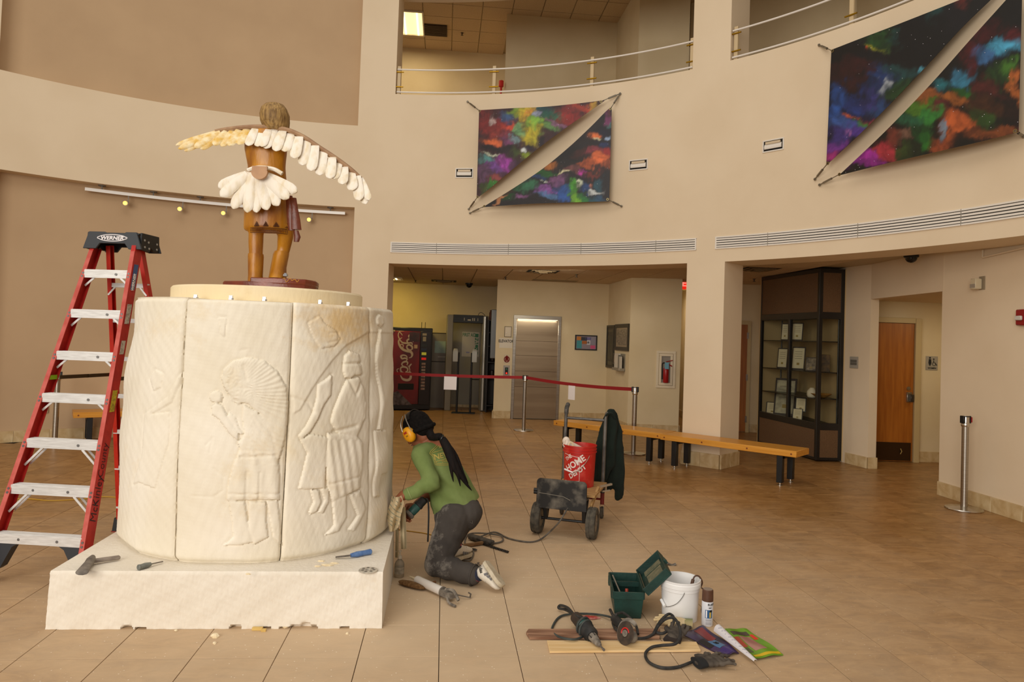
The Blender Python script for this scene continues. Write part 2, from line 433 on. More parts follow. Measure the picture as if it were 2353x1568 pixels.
# ------------------------------------------------------------------ stone baseboards, block by block
def baseboard(name, pts, h=.155, th=.022, L=.41, side=1):
    P = [Vector((p[0], p[1], 0)) for p in pts]
    mb = MB(); wallseg(mb, pts, side*.006, 0, h-.004); root = struct(name, mb, mat('mortar', '#8d7752', rough=.9), smooth=0)
    for a, b in zip(P[:-1], P[1:]):
        d = b-a; n = max(1, round(d.length/L)); d.normalize(); nn = Vector((-d.y, d.x, 0))*side
        for k in range(n):
            l = (b-a).length/n; c = a + d*(l*(k+.5)) + nn*(th/2+.001)
            m = MB(); m.box((0, 0, h/2), (l-.003, th, h))
            o = link('stone', m.data('stone', M_STONE, 0, bevel=.002), root); o.location = c; o.rotation_euler = (0, 0, math.atan2(d.y, d.x))
    return root
baseboard('baseboard_left', [pol(a, RR+.22) for a in np.arange(-45, -5.0, 3.3)], side=-1)
baseboard('baseboard_elevator', [(-.28, 15.9), (-.32, 14.76), (.03, 14.796)], side=-1)
baseboard('baseboard_notice', [(1.02, 14.9), (2.0, 15.0), (2.18, 13.3), (3.1, 13.2), (3.18, 15.5)], side=-1)
baseboard('baseboard_back', [(-4.5, 16.505), (-.25, 16.945)], side=-1)
baseboard('baseboard_end', [(3.9, 17.3), (3.85, 14.0)], side=-1)
baseboard('baseboard_end_right', [(4.62, 13.9), (5.1, 13.83)], side=-1)
baseboard('baseboard_jamb', [(4.93, 10.55), (5.03, 10.12), (5.16, 10.12)], side=-1)
baseboard('baseboard_vestibule', [(6.14, 10.9), (7.2, 10.9)], side=-1)
baseboard('baseboard_right', [(5.3, 8.44), (5.03, 8.44), (5.14, 7.19), (5.42, 3.0)], side=-1)
for nm, a0, a1 in (('left', -5.4, -.72), ('centre', 37.8, 42.28)):
    baseboard('baseboard_pier_'+nm, [pol(a0, RR+.56), pol(a0, RR), pol((a0+a1)/2, RR), pol(a1, RR), pol(a1, RR+.56)], side=-1, h=.19, L=.28)
# ------------------------------------------------------------------ surface helpers
def cylhit(u, v, r):
    d = ray(u, v); o = Vector((CAM.x-RC.x, CAM.y-RC.y)); a = d.x*d.x+d.y*d.y; b = 2*(o.x*d.x+o.y*d.y); c = o.dot(o)-r*r
    return CAM + d*((-b+math.sqrt(b*b-4*a*c))/(2*a))
class Plane:
    def __init__(s, p, x):
        s.p = Vector(p); s.x = Vector(x).normalized(); s.n = Vector((s.x.y, -s.x.x, 0)).normalized(); s.z = Vector((0, 0, 1))
        s.R = Matrix((s.x, -s.n, s.z)).transposed()
    def hit(s, u, v, out=0.0):
        d = ray(u, v); t = (s.p+s.n*out-CAM).dot(s.n)/d.dot(s.n); return CAM+d*t
    def rect(s, u0, v0, u1, v1):
        """centre, width, height of the upright rectangle seen between two image corners"""
        a, b = s.hit(u0, v0), s.hit(u1, v1); vm = (v0+v1)/2
        l, r = s.hit(u0, vm), s.hit(u1, vm); c = (l+r)/2
        t, bo = s.hit((u0+u1)/2, v0), s.hit((u0+u1)/2, v1); c.z = (t.z+bo.z)/2
        return c, (r-l).dot(s.x), t.z-bo.z
    def P(s, c, x, z, out=0.0): return c + s.x*x + s.z*z + s.n*out
def slab(mb, pl, c, x0, x1, z0, z1, o0, o1):
    return mb.box(pl.P(c, (x0+x1)/2, (z0+z1)/2, (o0+o1)/2), (x1-x0, o1-o0, z1-z0), pl.R)
def rimmed(mb, pl, c, w, h, b, o0, o1):
    slab(mb, pl, c, -w/2, w/2, h/2-b, h/2, o0, o1); slab(mb, pl, c, -w/2, w/2, -h/2, -h/2+b, o0, o1)
    slab(mb, pl, c, -w/2, -w/2+b, -h/2+b, h/2-b, o0, o1); slab(mb, pl, c, w/2-b, w/2, -h/2+b, h/2-b, o0, o1); return mb
PE = Plane(E0, ED); P2 = Plane((2.0, 15.0, 0), (.18, -1.7, 0)); P3 = Plane((2.18, 13.3, 0), (.92, -.1, 0))
PB = Plane((-2, 16.75, 0), (6.8, .7, 0)); PVB = Plane((5.1, 10.9, 0), (1, 0, 0)); PR = Plane((5.03, 8.44, 0), (.11, -1.25, 0))

# ------------------------------------------------------------------ linear air diffusers
def diffuser(a0, a1, label):
    z0, z1 = 2.945, 3.112; r = RR
    t = thing('linear_diffuser', label, 'air vent', pol((a0+a1)/2, r-.01, z0), 0, 'linear diffusers')
    m = MB(); sector(m, a0+.1, a1-.1, r-.004, r+.002, z0+.01, z1-.01, 40); new('backing', m, M_DARK, t)
    m = MB()
    for q in ((z0, z0+.018), (z1-.018, z1)): sector(m, a0, a1, r-.016, r, q[0], q[1], 40)
    for a in (a0, a1-.15): sector(m, a, a+.15, r-.0155, r, z0+.001, z1-.001, 2)
    new('frame', m, M_WHITE, t)
    for k in range(4):
        z = z0+.026+k*.0315; m = MB(); sector(m, a0+.15, a1-.15, r-.013, r-.003, z, z+.021, 40); new('slat', m, M_WHITE, t)
    for a in np.arange(a0+6, a1-3, 9.5):
        m = MB(); sector(m, a, a+.06, r-.0165, r-.012, z0, z1, 2); new('joint', m, mat('joint_grey', '#8f887c', rough=.6), t)
diffuser(-.57, 38.88, 'long white linear air diffuser over the wide corridor opening with the elevator')
diffuser(41.12, 80.0, 'long white linear air diffuser over the right opening with the display case')

# ------------------------------------------------------------------ recessed wall lights
def wall_light(u, v, label, src=[None]):
    P = cylhit(u, v, RR-.004); a = math.degrees(math.atan2(P.x-RC.x, P.y-RC.y)); rot = -R_(a)
    if src[0]:
        return dup(src[0], P, rot, label)
    t = thing('recessed_wall_light', label, 'wall light', P, rot, 'recessed wall lights'); src[0] = t
    m = MB()
    for c, s in (((0, 0, .071), (.29, .022, .016)), ((0, 0, -.071), (.29, .022, .016)), ((-.137, 0, 0), (.016, .022, .126)), ((.137, 0, 0), (.016, .022, .126))): m.box(c, s)
    new('frame', m, M_WHITE, t, world=False, bevel=.002)
    m = MB(); m.box((0, .001, 0), (.262, .004, .128)); new('recess', m, M_DARK, t, world=False)
    m = MB(); prof = []
    for k in range(9): an = -.5+k*2.0/8; prof.append((.052*math.sin(an)-.012, .052*math.cos(an)-.03))
    prof.append((-.03, -.03)); R = Matrix(((0, 0, 1), (-0, -1, 0), (1, 0, 0)))
    m.loft([[(-.115, -y, x-.004) for x, y in prof], [(.115, -y, x-.004) for x, y in prof]]); new('lamp_shield', m, M_WHITE, t, world=False)
    m = MB(); m.box((0, -.012, .036), (.20, .02, .03)); new('reflector', m, mat('reflector_warm', '#cdb99a', rough=.3), t, world=False)
    return t
wall_light(1067, 398, 'white recessed wall light left of the bright painted canvas pair')
wall_light(1467, 379, 'white recessed wall light right of the bright painted canvas pair')
wall_light(1777, 334, 'white recessed wall light left of the dark painted canvas pair, above the pillar')

# ------------------------------------------------------------------ painted canvases
def proj_np(P):
    d = P-np.array(CAM); cx, cy, cz = d@np.array(C_R), -(d@np.array(C_U)), d@np.array(C_F)
    return 1176.5+F_PX*cx/cz, PPY+F_PX*cy/cz
def lin3(h): return np.array(lin(h)[:3])
def paint_mat():
    m = bpy.data.materials.new('painted_canvas'); m.use_nodes = True; nt = m.node_tree; N = nt.nodes.new; L = nt.links.new; b = nt.nodes['Principled BSDF']
    at_ = N('ShaderNodeAttribute'); at_.attribute_name = 'paint'
    tc = N('ShaderNodeTexCoord'); n = N('ShaderNodeTexNoise'); n.inputs['Scale'].default_value = 5; n.inputs['Detail'].default_value = 8; n.inputs['Distortion'].default_value = 1.5; L(tc.outputs['Object'], n.inputs['Vector'])
    mr = N('ShaderNodeMapRange'); mr.inputs[1].default_value = .3; mr.inputs[2].default_value = .7; mr.inputs[3].default_value = .55; mr.inputs[4].default_value = 1.35; L(n.outputs[0], mr.inputs[0])
    hs = N('ShaderNodeHueSaturation'); hs.inputs['Saturation'].default_value = .96; L(at_.outputs['Color'], hs.inputs['Color']); L(mr.outputs[0], hs.inputs['Value'])
    vo = N('ShaderNodeTexVoronoi'); vo.inputs['Scale'].default_value = 16; L(tc.outputs['Object'], vo.inputs['Vector']); lt = N('ShaderNodeMath'); lt.operation = 'LESS_THAN'; L(vo.outputs['Distance'], lt.inputs[0]); lt.inputs[1].default_value = .05
    st = N('ShaderNodeMix'); st.data_type = 'RGBA'; L(lt.outputs[0], st.inputs[0]); L(hs.outputs[0], st.inputs[6]); st.inputs[7].default_value = lin('#d8d3dc')
    L(st.outputs[2], b.inputs['Base Color']); b.inputs['Roughness'].default_value = .5
    return m
M_PAINT = paint_mat()
def paint_colors(me, toworld, blobs, base, K):
    """pigment per vertex: soft brush blobs, warped by layered sines"""
    P = np.array([tuple(toworld @ v.co) for v in me.vertices]); u, v = proj_np(P); x = (u-K[0])*K[2]; y = (v-K[1])*K[2]
    rg = np.random.RandomState(5)
    wx = np.zeros_like(x); wy = np.zeros_like(x)
    for k in range(13):
        w = .008*1.5**k; a, b, c, d = rg.uniform(-1, 1, 4); p, q = rg.uniform(0, 6.28, 2); am = 30/1.36**k
        wx += am*np.sin(w*(a*x+b*y)*1.4+p); wy += am*np.sin(w*(c*x+d*y)*1.4+q)
    x = x+wx; y = y+wy
    col = np.tile(lin3(base)*.12, (len(x), 1)); wt = np.full(len(x), .12)
    for bx, by, rx, ry, h in blobs:
        e = ((x-bx)/(rx*.95))**2+((y-by)/(ry*.95))**2; g = np.exp(-e*1.35)*(1+.7*np.sin(bx*.37+by*.11+x*.05+y*.08)*.5)*1.4
        g = g**1.6*(1+.55*np.sin(x*.11+by+2*np.sin(y*.05+bx))*np.sin(y*.09+bx*.3+1.5*np.sin(x*.04)))
        col = col*(1) + g[:, None]*lin3(h); wt = wt+g
    col = col/wt[:, None]
    at_ = me.color_attributes.new('paint', 'FLOAT_COLOR', 'POINT')
    at_.data.foreach_set('color', np.c_[np.clip(col*1.02, 0, 1), np.ones(len(x))].astype(np.float32).ravel())
M_METAL = mat('zinc', '#8f8a80', rough=.4, metal=1)
def canvas(label, corners, ca, cb, anchors, grom, blobs, base, K):
    """ca, cb: two boundary curves; the cloth is lofted between them. corners: image points fixing the canvas plane just off the wall"""
    A, B, C = [cylhit(u, v, RR-.16) for u, v in corners]; n = (B-A).cross(C-A).normalized()
    if n.dot(CAM-A) < 0: n = -n
    hit = lambda u, v, out=0: CAM + ray(u, v)*((A+n*out-CAM).dot(n)/ray(u, v).dot(n))
    def curve(pts):
        P = [hit(u, v) for u, v in pts]; S_ = spline(P, 10); L_ = [0]
        for i in range(1, len(S_)): L_.append(L_[-1]+(S_[i]-S_[i-1]).length)
        def f(s):
            q = s*L_[-1]
            for i in range(1, len(S_)):
                if L_[i] >= q-1e-9: return S_[i-1].lerp(S_[i], (q-L_[i-1])/max(L_[i]-L_[i-1], 1e-9))
            return S_[-1]
        return f
    fa, fb = curve(ca), curve(cb); P = [fa(k/12) for k in range(13)]+[fb(k/12) for k in range(13)]; lo = min(p.z for p in P); c = sum(P, Vector())/len(P)
    t = thing('painted_canvas', label, 'painting', (c.x, c.y, lo))
    mb = MB(); mb.sheet(lambda s, q: fa(s).lerp(fb(s), q), 130, 100, .004)
    o = new('canvas', mb, M_PAINT, t, smooth=30); paint_colors(o.data, MW[t.name], blobs, base, K)
    for (u, v), (cu, cv) in zip(anchors, grom):
        a = cylhit(u, v, RR-.02); g = hit(cu, cv, .006); d = g-a; mb = MB()
        mb.tube([a, a+d*.22], .008, 6); mb.tube([a+d*.2, a+d*.62], .014, 6); mb.tube([a+d*.6, g], .006, 6); mb.ell(a, (.018, .018, .018), None, 6, 4)
        new('turnbuckle', mb, M_METAL, t)
        mb = MB(); R = frame(n); mb.lathe([(.011, 0), (.011, .006), (.02, .006), (.02, 0)], 10, g-n*.004, R); new('grommet', mb, mat('brass', '#8f815c', rough=.4, metal=1), t)
K4 = lambda x, y: (1000+x/3.564, 180+y/3.564)
K5 = lambda x, y: (1640+x/2.529, y/2.529)
B1 = [(400,330,60,120,'#7a1515'),(480,320,34,26,'#c9b4b0'),(520,360,80,60,'#7a0f14'),(620,320,70,40,'#2d4d7a'),(700,290,70,30,'#6f8f1c'),(780,310,60,60,'#b8a010'),(800,330,30,50,'#c87a18'),(900,280,70,50,'#0f4a52'),(960,320,60,60,'#12604a'),(860,350,40,30,'#8a93b0'),(1080,310,90,70,'#8a0e0a'),(1000,350,40,40,'#6a2010'),(1200,220,100,25,'#a02a0c'),(1300,215,60,20,'#b08a20'),(1190,300,25,15,'#c09060'),(440,420,50,60,'#8a2a20'),(600,395,90,30,'#cc3a10'),(540,440,70,40,'#7a2a3a'),(400,520,60,35,'#d8601a'),(700,420,60,40,'#6aa06a'),(800,460,90,45,'#b8a80a'),(860,420,60,50,'#7ab030'),(950,440,50,30,'#5a8a4a'),(1000,400,60,20,'#7a5070'),(560,520,60,40,'#7a3a6a'),(620,500,60,30,'#6a8a90'),(430,590,90,30,'#120c14'),(560,590,80,40,'#241820'),(640,600,50,40,'#3a4a1a'),(740,560,25,20,'#d0d8d8'),(800,530,50,20,'#241a2a'),(910,520,30,20,'#180f1c'),(780,610,70,35,'#8aa010'),(420,650,60,10,'#c0c8b0'),(400,700,50,30,'#4a8a8a'),(540,700,70,50,'#9a30a0'),(480,740,60,40,'#6a3a8a'),(620,690,50,30,'#4a2a4a'),(400,800,50,50,'#5a3a5a'),(480,830,50,30,'#8a3a3a'),(450,880,40,20,'#2a7a1a'),(380,900,40,40,'#3a4a1a'),(370,960,30,30,'#1a0f18')]
B1b = [(1430,270,20,30,'#6a2a3a'),(1400,310,40,30,'#7a2f66'),(1350,390,70,50,'#0e0a24'),(1400,345,30,20,'#4a7a7a'),(1270,470,50,40,'#d0641a'),(1290,510,40,12,'#c8c8a0'),(1410,465,25,20,'#8aa0c0'),(1200,540,70,30,'#1a1010'),(1330,540,80,20,'#15101c'),(1390,570,40,30,'#1a2a5a'),(1080,620,90,60,'#0a0608'),(1200,640,80,30,'#3a1410'),(1310,640,70,30,'#8a2a3a'),(1410,640,40,40,'#9a1010'),(1370,710,80,40,'#d86018'),(1240,720,80,20,'#a0440f'),(950,690,50,30,'#a86010'),(1010,780,50,12,'#d8cfa8'),(1190,780,40,20,'#b8209a'),(1120,760,80,20,'#6a3a3a'),(1300,790,80,15,'#6a2018'),(880,760,50,30,'#1a5a1a'),(950,830,60,30,'#7a4a7a'),(820,800,40,25,'#1a3a6a'),(860,840,20,12,'#c0c8c0'),(1170,860,40,15,'#b8c0a8'),(1250,870,60,30,'#14407a'),(1350,900,60,15,'#c8d0d0'),(1390,850,40,30,'#1a4a5a'),(1310,860,20,20,'#b06a4a'),(700,900,60,40,'#16401a'),(750,900,60,50,'#2a6a4a'),(880,930,50,50,'#8a4aa0'),(900,980,50,30,'#4a7ab0'),(1000,920,60,60,'#1450a0'),(1120,960,40,50,'#6aa80f'),(1090,880,50,30,'#3a8a1a'),(1200,960,60,40,'#1a6a2a'),(1300,970,60,40,'#0f4a5a'),(1380,970,50,40,'#1a4a6a'),(600,960,60,20,'#3a2a14'),(550,1000,60,15,'#b87a4a'),(480,1030,60,15,'#3a1208'),(640,1010,60,25,'#0f3a14'),(750,1005,50,20,'#7a4a7a')]
B2 = [(960,230,70,60,'#1f4a1a'),(940,290,40,20,'#8a8a10'),(915,310,15,20,'#b03a10'),(1030,220,30,40,'#0f3a3a'),(1300,100,60,40,'#103a3a'),(1450,20,40,40,'#5a1810'),(1550,30,60,60,'#050405'),(1200,200,200,120,'#050404'),(1100,300,120,80,'#060406'),(800,350,100,40,'#070405'),(780,430,100,40,'#2a0808'),(880,450,80,40,'#30090a'),(1000,480,60,60,'#0f2a5a'),(1060,430,60,50,'#123a3a'),(1160,400,30,25,'#4a9ab0'),(740,530,60,60,'#103a7a'),(860,570,80,60,'#142a6a'),(1020,500,20,40,'#a8b0b8'),(1080,520,60,50,'#1a3a14'),(960,560,60,40,'#2a2a6a'),(820,640,50,12,'#b04a14'),(720,640,50,50,'#154a9a'),(870,690,30,30,'#3a7a2a'),(760,690,80,40,'#2a4a8a'),(850,740,80,50,'#4a2a8a'),(730,780,60,60,'#3a2a7a'),(780,760,20,30,'#9a5aa0'),(720,860,60,40,'#7a2a9a'),(690,930,40,40,'#9a1a70'),(920,680,40,30,'#8a2a3a'),(1000,620,50,40,'#1a3a6a')]
B2b = [(1750,100,60,150,'#0a0a0c'),(1600,180,100,60,'#3a060c'),(1520,300,80,40,'#4a0a0f'),(1500,380,40,60,'#4a0a14'),(1600,330,70,50,'#2a5a8a'),(1710,290,70,50,'#3a9ac0'),(1760,220,40,60,'#5a0a14'),(1440,440,70,50,'#2a7a9a'),(1380,400,40,40,'#2a6a8a'),(1300,500,60,50,'#14606a'),(1340,530,30,60,'#0a2a2a'),(1450,530,60,40,'#1f5a1a'),(1600,500,80,40,'#4a1410'),(1680,450,60,40,'#1a3a14'),(1740,420,40,30,'#3a6a1a'),(1760,500,30,50,'#b05a10'),(1240,590,60,40,'#8a4a14'),(1220,650,80,30,'#4a7a14'),(1400,600,80,40,'#8a4a0c'),(1560,600,80,60,'#3a1c08'),(1700,620,60,60,'#1f0c08'),(1300,670,60,30,'#5a0f1a'),(1250,700,70,30,'#2a7a2a'),(1140,720,60,40,'#1a5a3a'),(1550,680,50,50,'#2a4a14'),(1440,740,80,50,'#c0560f'),(1360,780,20,40,'#6a7a8a'),(1620,760,100,30,'#7a3a0c'),(1530,760,50,40,'#4a2008'),(1740,720,40,40,'#4a1008'),(1200,780,70,60,'#0f3a14'),(1230,810,40,50,'#1a6a14'),(1080,800,50,30,'#6a4a3a'),(1000,800,40,40,'#6a2a1a'),(950,870,60,50,'#9a1a2a'),(870,930,70,50,'#9a1590'),(820,980,60,30,'#7a0f80'),(1060,880,60,40,'#2a3a10'),(1150,870,60,40,'#14200c'),(1350,830,80,30,'#8a3a0c')]
KK4, KK5 = (1000, 180, 3.564), (1640, 0, 2.529)
canvas('bright nebula painted triangular canvas, upper left half of the pair above the elevator corridor', [(1100, 256), (1385, 231), (1095, 455)],
       [K4(*p) for p in ((360, 262), (620, 246), (880, 235), (1140, 210), (1385, 180))], [K4(*p) for p in ((340, 985), (450, 900), (690, 700), (850, 570), (1080, 400), (1340, 218), (1388, 183))],
       [K4(265, 192), K4(1515, 125), K4(275, 1072)], [K4(364, 268), K4(1358, 190), K4(347, 972)], B1, '#3a1c20', KK4)
canvas('bright nebula painted triangular canvas, lower right half of the pair above the elevator corridor', [(1405, 248), (1400, 462), (1115, 475)],
       [K4(*p) for p in ((385, 1060), (640, 902), (880, 742), (1090, 570), (1270, 402), (1400, 270), (1447, 232))], [K4(*p) for p in ((388, 1064), (420, 1055), (760, 1030), (1100, 1018), (1425, 1008))],
       [K4(1515, 128), K4(1525, 1048), K4(285, 1104)], [K4(1435, 250), K4(1412, 992), K4(402, 1048)], B1b, '#1a1418', KK4)
canvas('dark nebula painted triangular canvas, upper left half of the pair at the right', [(1911, 115), (2200, 10), (1898, 384)],
       [K5(*p) for p in ((685, 290), (860, 222), (1050, 150), (1430, 0), (1735, -125))], [K5(*p) for p in ((655, 962), (940, 692), (1220, 402), (1440, 165), (1610, 0), (1738, -122))],
       [K5(612, 262), K5(1760, -150), K5(588, 1042)], [K5(690, 296), K5(1715, -115), K5(662, 950)], B2, '#0c0a10', KK5)
canvas('dark nebula painted triangular canvas, lower right half of the pair at the right', [(2345, 0), (2338, 303), (1935, 400)],
       [K5(*p) for p in ((735, 1014), (1000, 762), (1260, 492), (1500, 222), (1700, 0), (1795, -110))], [K5(*p) for p in ((738, 1018), (1000, 952), (1300, 882), (1560, 822), (1772, 768))],
       [K5(1815, -150), K5(1800, 792), K5(615, 1075)], [K5(1788, -90), K5(1752, 762), K5(730, 1014)], B2b, '#0c0a08', KK5)

# ------------------------------------------------------------------ track light under the recessed bay
def ang(P): return math.degrees(math.atan2(P.x-RC.x, P.y-RC.y))
TR = RR+.12
aL, aR = ang(cylhit(195, 432, TR)), ang(cylhit(793, 491, TR)); TZ = 3.555
t = thing('track_light', 'long curved white track light under the recessed bay of the left wall', 'track light', pol((aL+aR)/2, TR, TZ))
mb = MB(); sector(mb, aL, aR, TR-.018, TR+.018, TZ-.022, TZ+.022, 40); new('track', mb, mat('track_white', '#f4f2ee', rough=.3), t)
for u in (233, 352, 460, 760):
    P = cylhit(u, 460, TR); a = ang(P); mb = MB(); mb.tube([pol(a, TR, TZ+.02), pol(a, TR, 3.64)], .01, 8); mb.lathe([(.05, 0), (.05, .012)], 14, pol(a, TR, 3.627)); new('stem', mb, mat('grey_paint', '#76716a', rough=.5), t)
for u, v in ((289, 459), (414, 474), (514, 484), (711, 501)):
    a = ang(cylhit(u+6, v, TR)); H = pol(a-.35, TR-.05, TZ-.14); T = pol(a, TR, TZ-.02)
    mb = MB(); mb.tube([T, T-Vector((0, 0, .10)), H+Vector((0, 0, .03))], .008, 6)
    d = (Vector((-1.9, 4.6, 2.0))-H).normalized(); d = (d+Vector((.25, -.5, -.1))).normalized()
    mb.lathe([(.012, -.06), (.03, -.05), (.043, -.005), (.043, .03), (.036, .03), (.030, .004)], 16, H, frame(d)); hd = new('spot_head', mb, mat('spot_grey', '#8b857c', rough=.35), t)
    mb = MB(); mb.lathe([(.001, .004), (.030, .004), (.028, .008), (.001, .010)], 14, H, frame(d)); new('lamp_face', mb, mat('halogen_glow', '#ffd890', emit='#ffbf5a', estr=1.6), hd)

# ------------------------------------------------------------------ gallery railings
def railing(label, a0, a1, posts):
    r = RR+.06; t = thing('gallery_railing', label, 'railing', pol((a0+a1)/2, r, 5.49))
    M_POST = mat('railing_post', '#c9b28a', rough=.5); M_RAIL = mat('railing_tube', '#e6dfd6', rough=.3)
    for z in (5.535, 5.90):
        mb = MB(); mb.tube([pol(a, r-.03, z) for a in np.linspace(a0, a1, 40)], .013, 8); new('rail', mb, M_RAIL, t)
    for a in posts:
        mb = MB(); P = pol(a, r); mb.box((P.x, P.y, 5.49+.235), (.055, .035, .47), rotz(-R_(a))); p = new('post', mb, M_POST, t, bevel=.004)
        for z in (5.62, 5.86):
            mb = MB(); s = .62; mb.tube([pol(a-s, r-.025, z), pol(a+s, r-.025, z)], .011, 6); new('clip', mb, mat('brass_clip', '#a8801f', rough=.35, metal=1), p)
    return t
pa = [ang(cylhit(u, v, RR+.06)) for u, v in ((917, 185), (1136, 180), (1361, 165), (1591, 120))]
railing('white two tube railing with tan posts over the wide corridor opening', -.6, 37.7, pa)
pa = [ang(cylhit(u, v, RR+.06)) for u, v in ((1692, 100), (1958, 28))]
railing('white two tube railing with tan posts in the right gallery opening', 42.4, 80.7, [pa[0], pa[1], pa[1]+10.5, pa[1]+21])

# gallery furnishings
def troffer(name, label, c, w, d, m, par_m=M_WHITE):
    t = thing(name, label, 'ceiling light', c, TYAW); mb = MB()
    for q, s in (((0, d/2-.015, 0), (w, .03, .03)), ((0, -d/2+.015, 0), (w, .03, .03)), ((-w/2+.015, 0, 0), (.03, d-.06, .03)), ((w/2-.015, 0, 0), (.03, d-.06, .03))): mb.box(q, s)
    new('frame', mb, par_m, t, world=False); mb = MB()
    for k in (-.25, .25): mb.tube([(w*k, -d/2+.04, .0), (w*k, d/2-.04, .0)], .016, 8)
    new('tube', mb, mat('lamp_tube_glow', '#fff3d0', emit='#ffe9b0', estr=3.0), t, world=False)
    mb = MB(); mb.box((0, 0, .012), (w-.05, d-.05, .006)); new('diffuser', mb, m, t, world=False)
    return t
M_GLOW = mat('warm_diffuser_glow', '#ffe6a8', emit='#ffdf9a', estr=1.5)
cc = (fl(921, 24, 8.33)+fl(967, 82, 8.33))/2
troffer('gallery_ceiling_light', 'glowing fluorescent ceiling light in the gallery above the left railing', cc, .55, 1.2, M_GLOW)
P = fl(957, 110, 8.3); mb = MB(); mb.box((P.x, P.y+.5, 6.6), (.16, .16, 3.5)); struct('trim_gallery_column', mb, M_WALL)
c1 = (fl(972, 58, 8.33)+fl(1027, 82, 8.33))/2; t = thing('ceiling_grille', 'dark ceiling return grille beside the glowing gallery light', 'air vent', c1, TYAW)
mb = MB(); mb.box((0, 0, 0), (.52, .56, .02)); new('panel', mb, mat('grille_brown', '#3a2a1a', rough=.8), t, world=False); mb = MB()
for k in range(8): mb.box((0, -.24+k*.068, -.012), (.48, .02, .012))
new('louvre', mb, mat('grille_brown2', '#52402a', rough=.7), t, world=False)
def sprinkler(P, label):
    mb = MB(); mb.lathe([(.03, 0), (.03, -.006), (.012, -.008), (.010, -.04), (.03, -.045), (.03, -.05), (.004, -.055)], 10, P)
    return single('sprinkler_head', mb, mat('sprinkler_dark', '#3f2f1d', rough=.4), label, 'sprinkler', 'sprinkler heads')
sprinkler(fl(1062, 76, 8.34), 'small sprinkler head in the gallery ceiling right of the grille')
P = cylhit(966, 206, RR+.7)
t = thing('office_chair', 'black chair backrest just showing above the left gallery sill', 'chair', (P.x, P.y, 4.9)); mb = MB()
mb.sheet(lambda u, v: (P.x-.22+.44*u, P.y+.06*math.cos((u-.5)*3), 5.28+.27*v*(1-.5*(2*u-1)**4)), 12, 6, .05); new('backrest', mb, M_BLACK, t)
mb = MB(); mb.box((P.x, P.y+.25, 5.25), (.46, .46, .07)); new('seat', mb, M_BLACK, t, bevel=.02)
mb = MB(); mb.tube([(P.x, P.y+.25, 4.95), (P.x, P.y+.25, 5.25)], .03); new('column', mb, M_CHROME, t)
for k in range(5):
    mb = MB(); mb.bar((P.x, P.y+.25, 4.97), (P.x+.28*math.cos(k*1.257), P.y+.25+.28*math.sin(k*1.257), 4.925), .04, .03); new('foot', mb, M_BLACK, t)
P = at(1152, 186, 14.6); Q = at(1150, 216, 14.6); mb = MB(); mb.tube([(P.x, P.y, 4.9), (P.x, P.y, P.z-.1)], .022, 8); mb.tube([(P.x, P.y, P.z-.12), (P.x, P.y, P.z)], .05, 8)
single('red_post', mb, mat('red_paint', '#c02418', rough=.5), 'slim red post standing in the gallery behind the second railing post', 'post')
cr = bpy.data.lights.new('gallery_lamp', 'AREA'); cr.shape = 'RECTANGLE'; cr.size = .5; cr.size_y = 1.1; cr.energy = 34; cr.color = (1, .82, .52)
o = bpy.data.objects.new('gallery_lamp', cr); COL.objects.link(o); o.location = cc - Vector((0, 0, .05))

# ------------------------------------------------------------------ elevator
def EP(s, o, z): return E0 + ED*s + EN*o + Vector((0, 0, z))
el = bpy.data.objects.new('door_1', None); COL.objects.link(el); el.location = EP(.85, 0, 0); reg(el, Matrix.Translation(el.location)); el['kind'] = 'structure'
s0, s1, zt = .355, 1.345, 2.12; ctr = EP(0, 0, 0)
mb = MB(); slab(mb, PE, ctr, s0, s0+.06, 0, zt, -.1, .035); slab(mb, PE, ctr, s1-.06, s1, 0, zt, -.1, .035); slab(mb, PE, ctr, s0, s1, zt-.075, zt+.003, -.1, .036); new('door_frame', mb, M_STEEL, el, bevel=.004)
M_EDOOR = mat('elevator_steel', '#ad9a80', '#94816a', scale=1.6, rough=.32, metal=.85, stretch=(.2, .2, 3.0), bump=.05, bscale=3)
mb = MB(); slab(mb, PE, ctr, s0+.06, s1-.06, .01, zt-.07, .006, .016); new('door_panel', mb, M_EDOOR, el)
for z in (1.60, 1.30, .98, .66):
    mb = MB(); slab(mb, PE, ctr, s0+.06, s1-.06, z-.004, z+.004, .012, .0175); new('panel_seam', mb, mat('steel_seam', '#5e4c3c', rough=.4, metal=.7), el)  # panel seams in a darker steel colour
mb = MB(); slab(mb, PE, ctr, s0+.05, s1-.05, -.005, .012, -.02, .04); new('sill', mb, mat('sill_dark', '#3c352c', rough=.5, metal=.6), el)
l = area('elevator_head_lamp', EP(.85, .10, 2.03), EP(.85, .012, 1.3), .8, .03, 3.0, (1, .93, .78))
mb = MB(); slab(mb, PE, ctr, s0+.08, s1-.08, 2.035, 2.05, .02, .034); new('lamp_strip', mb, mat('lamp_strip_glow', '#fff0cc', emit='#ffeec8', estr=1.5), el)

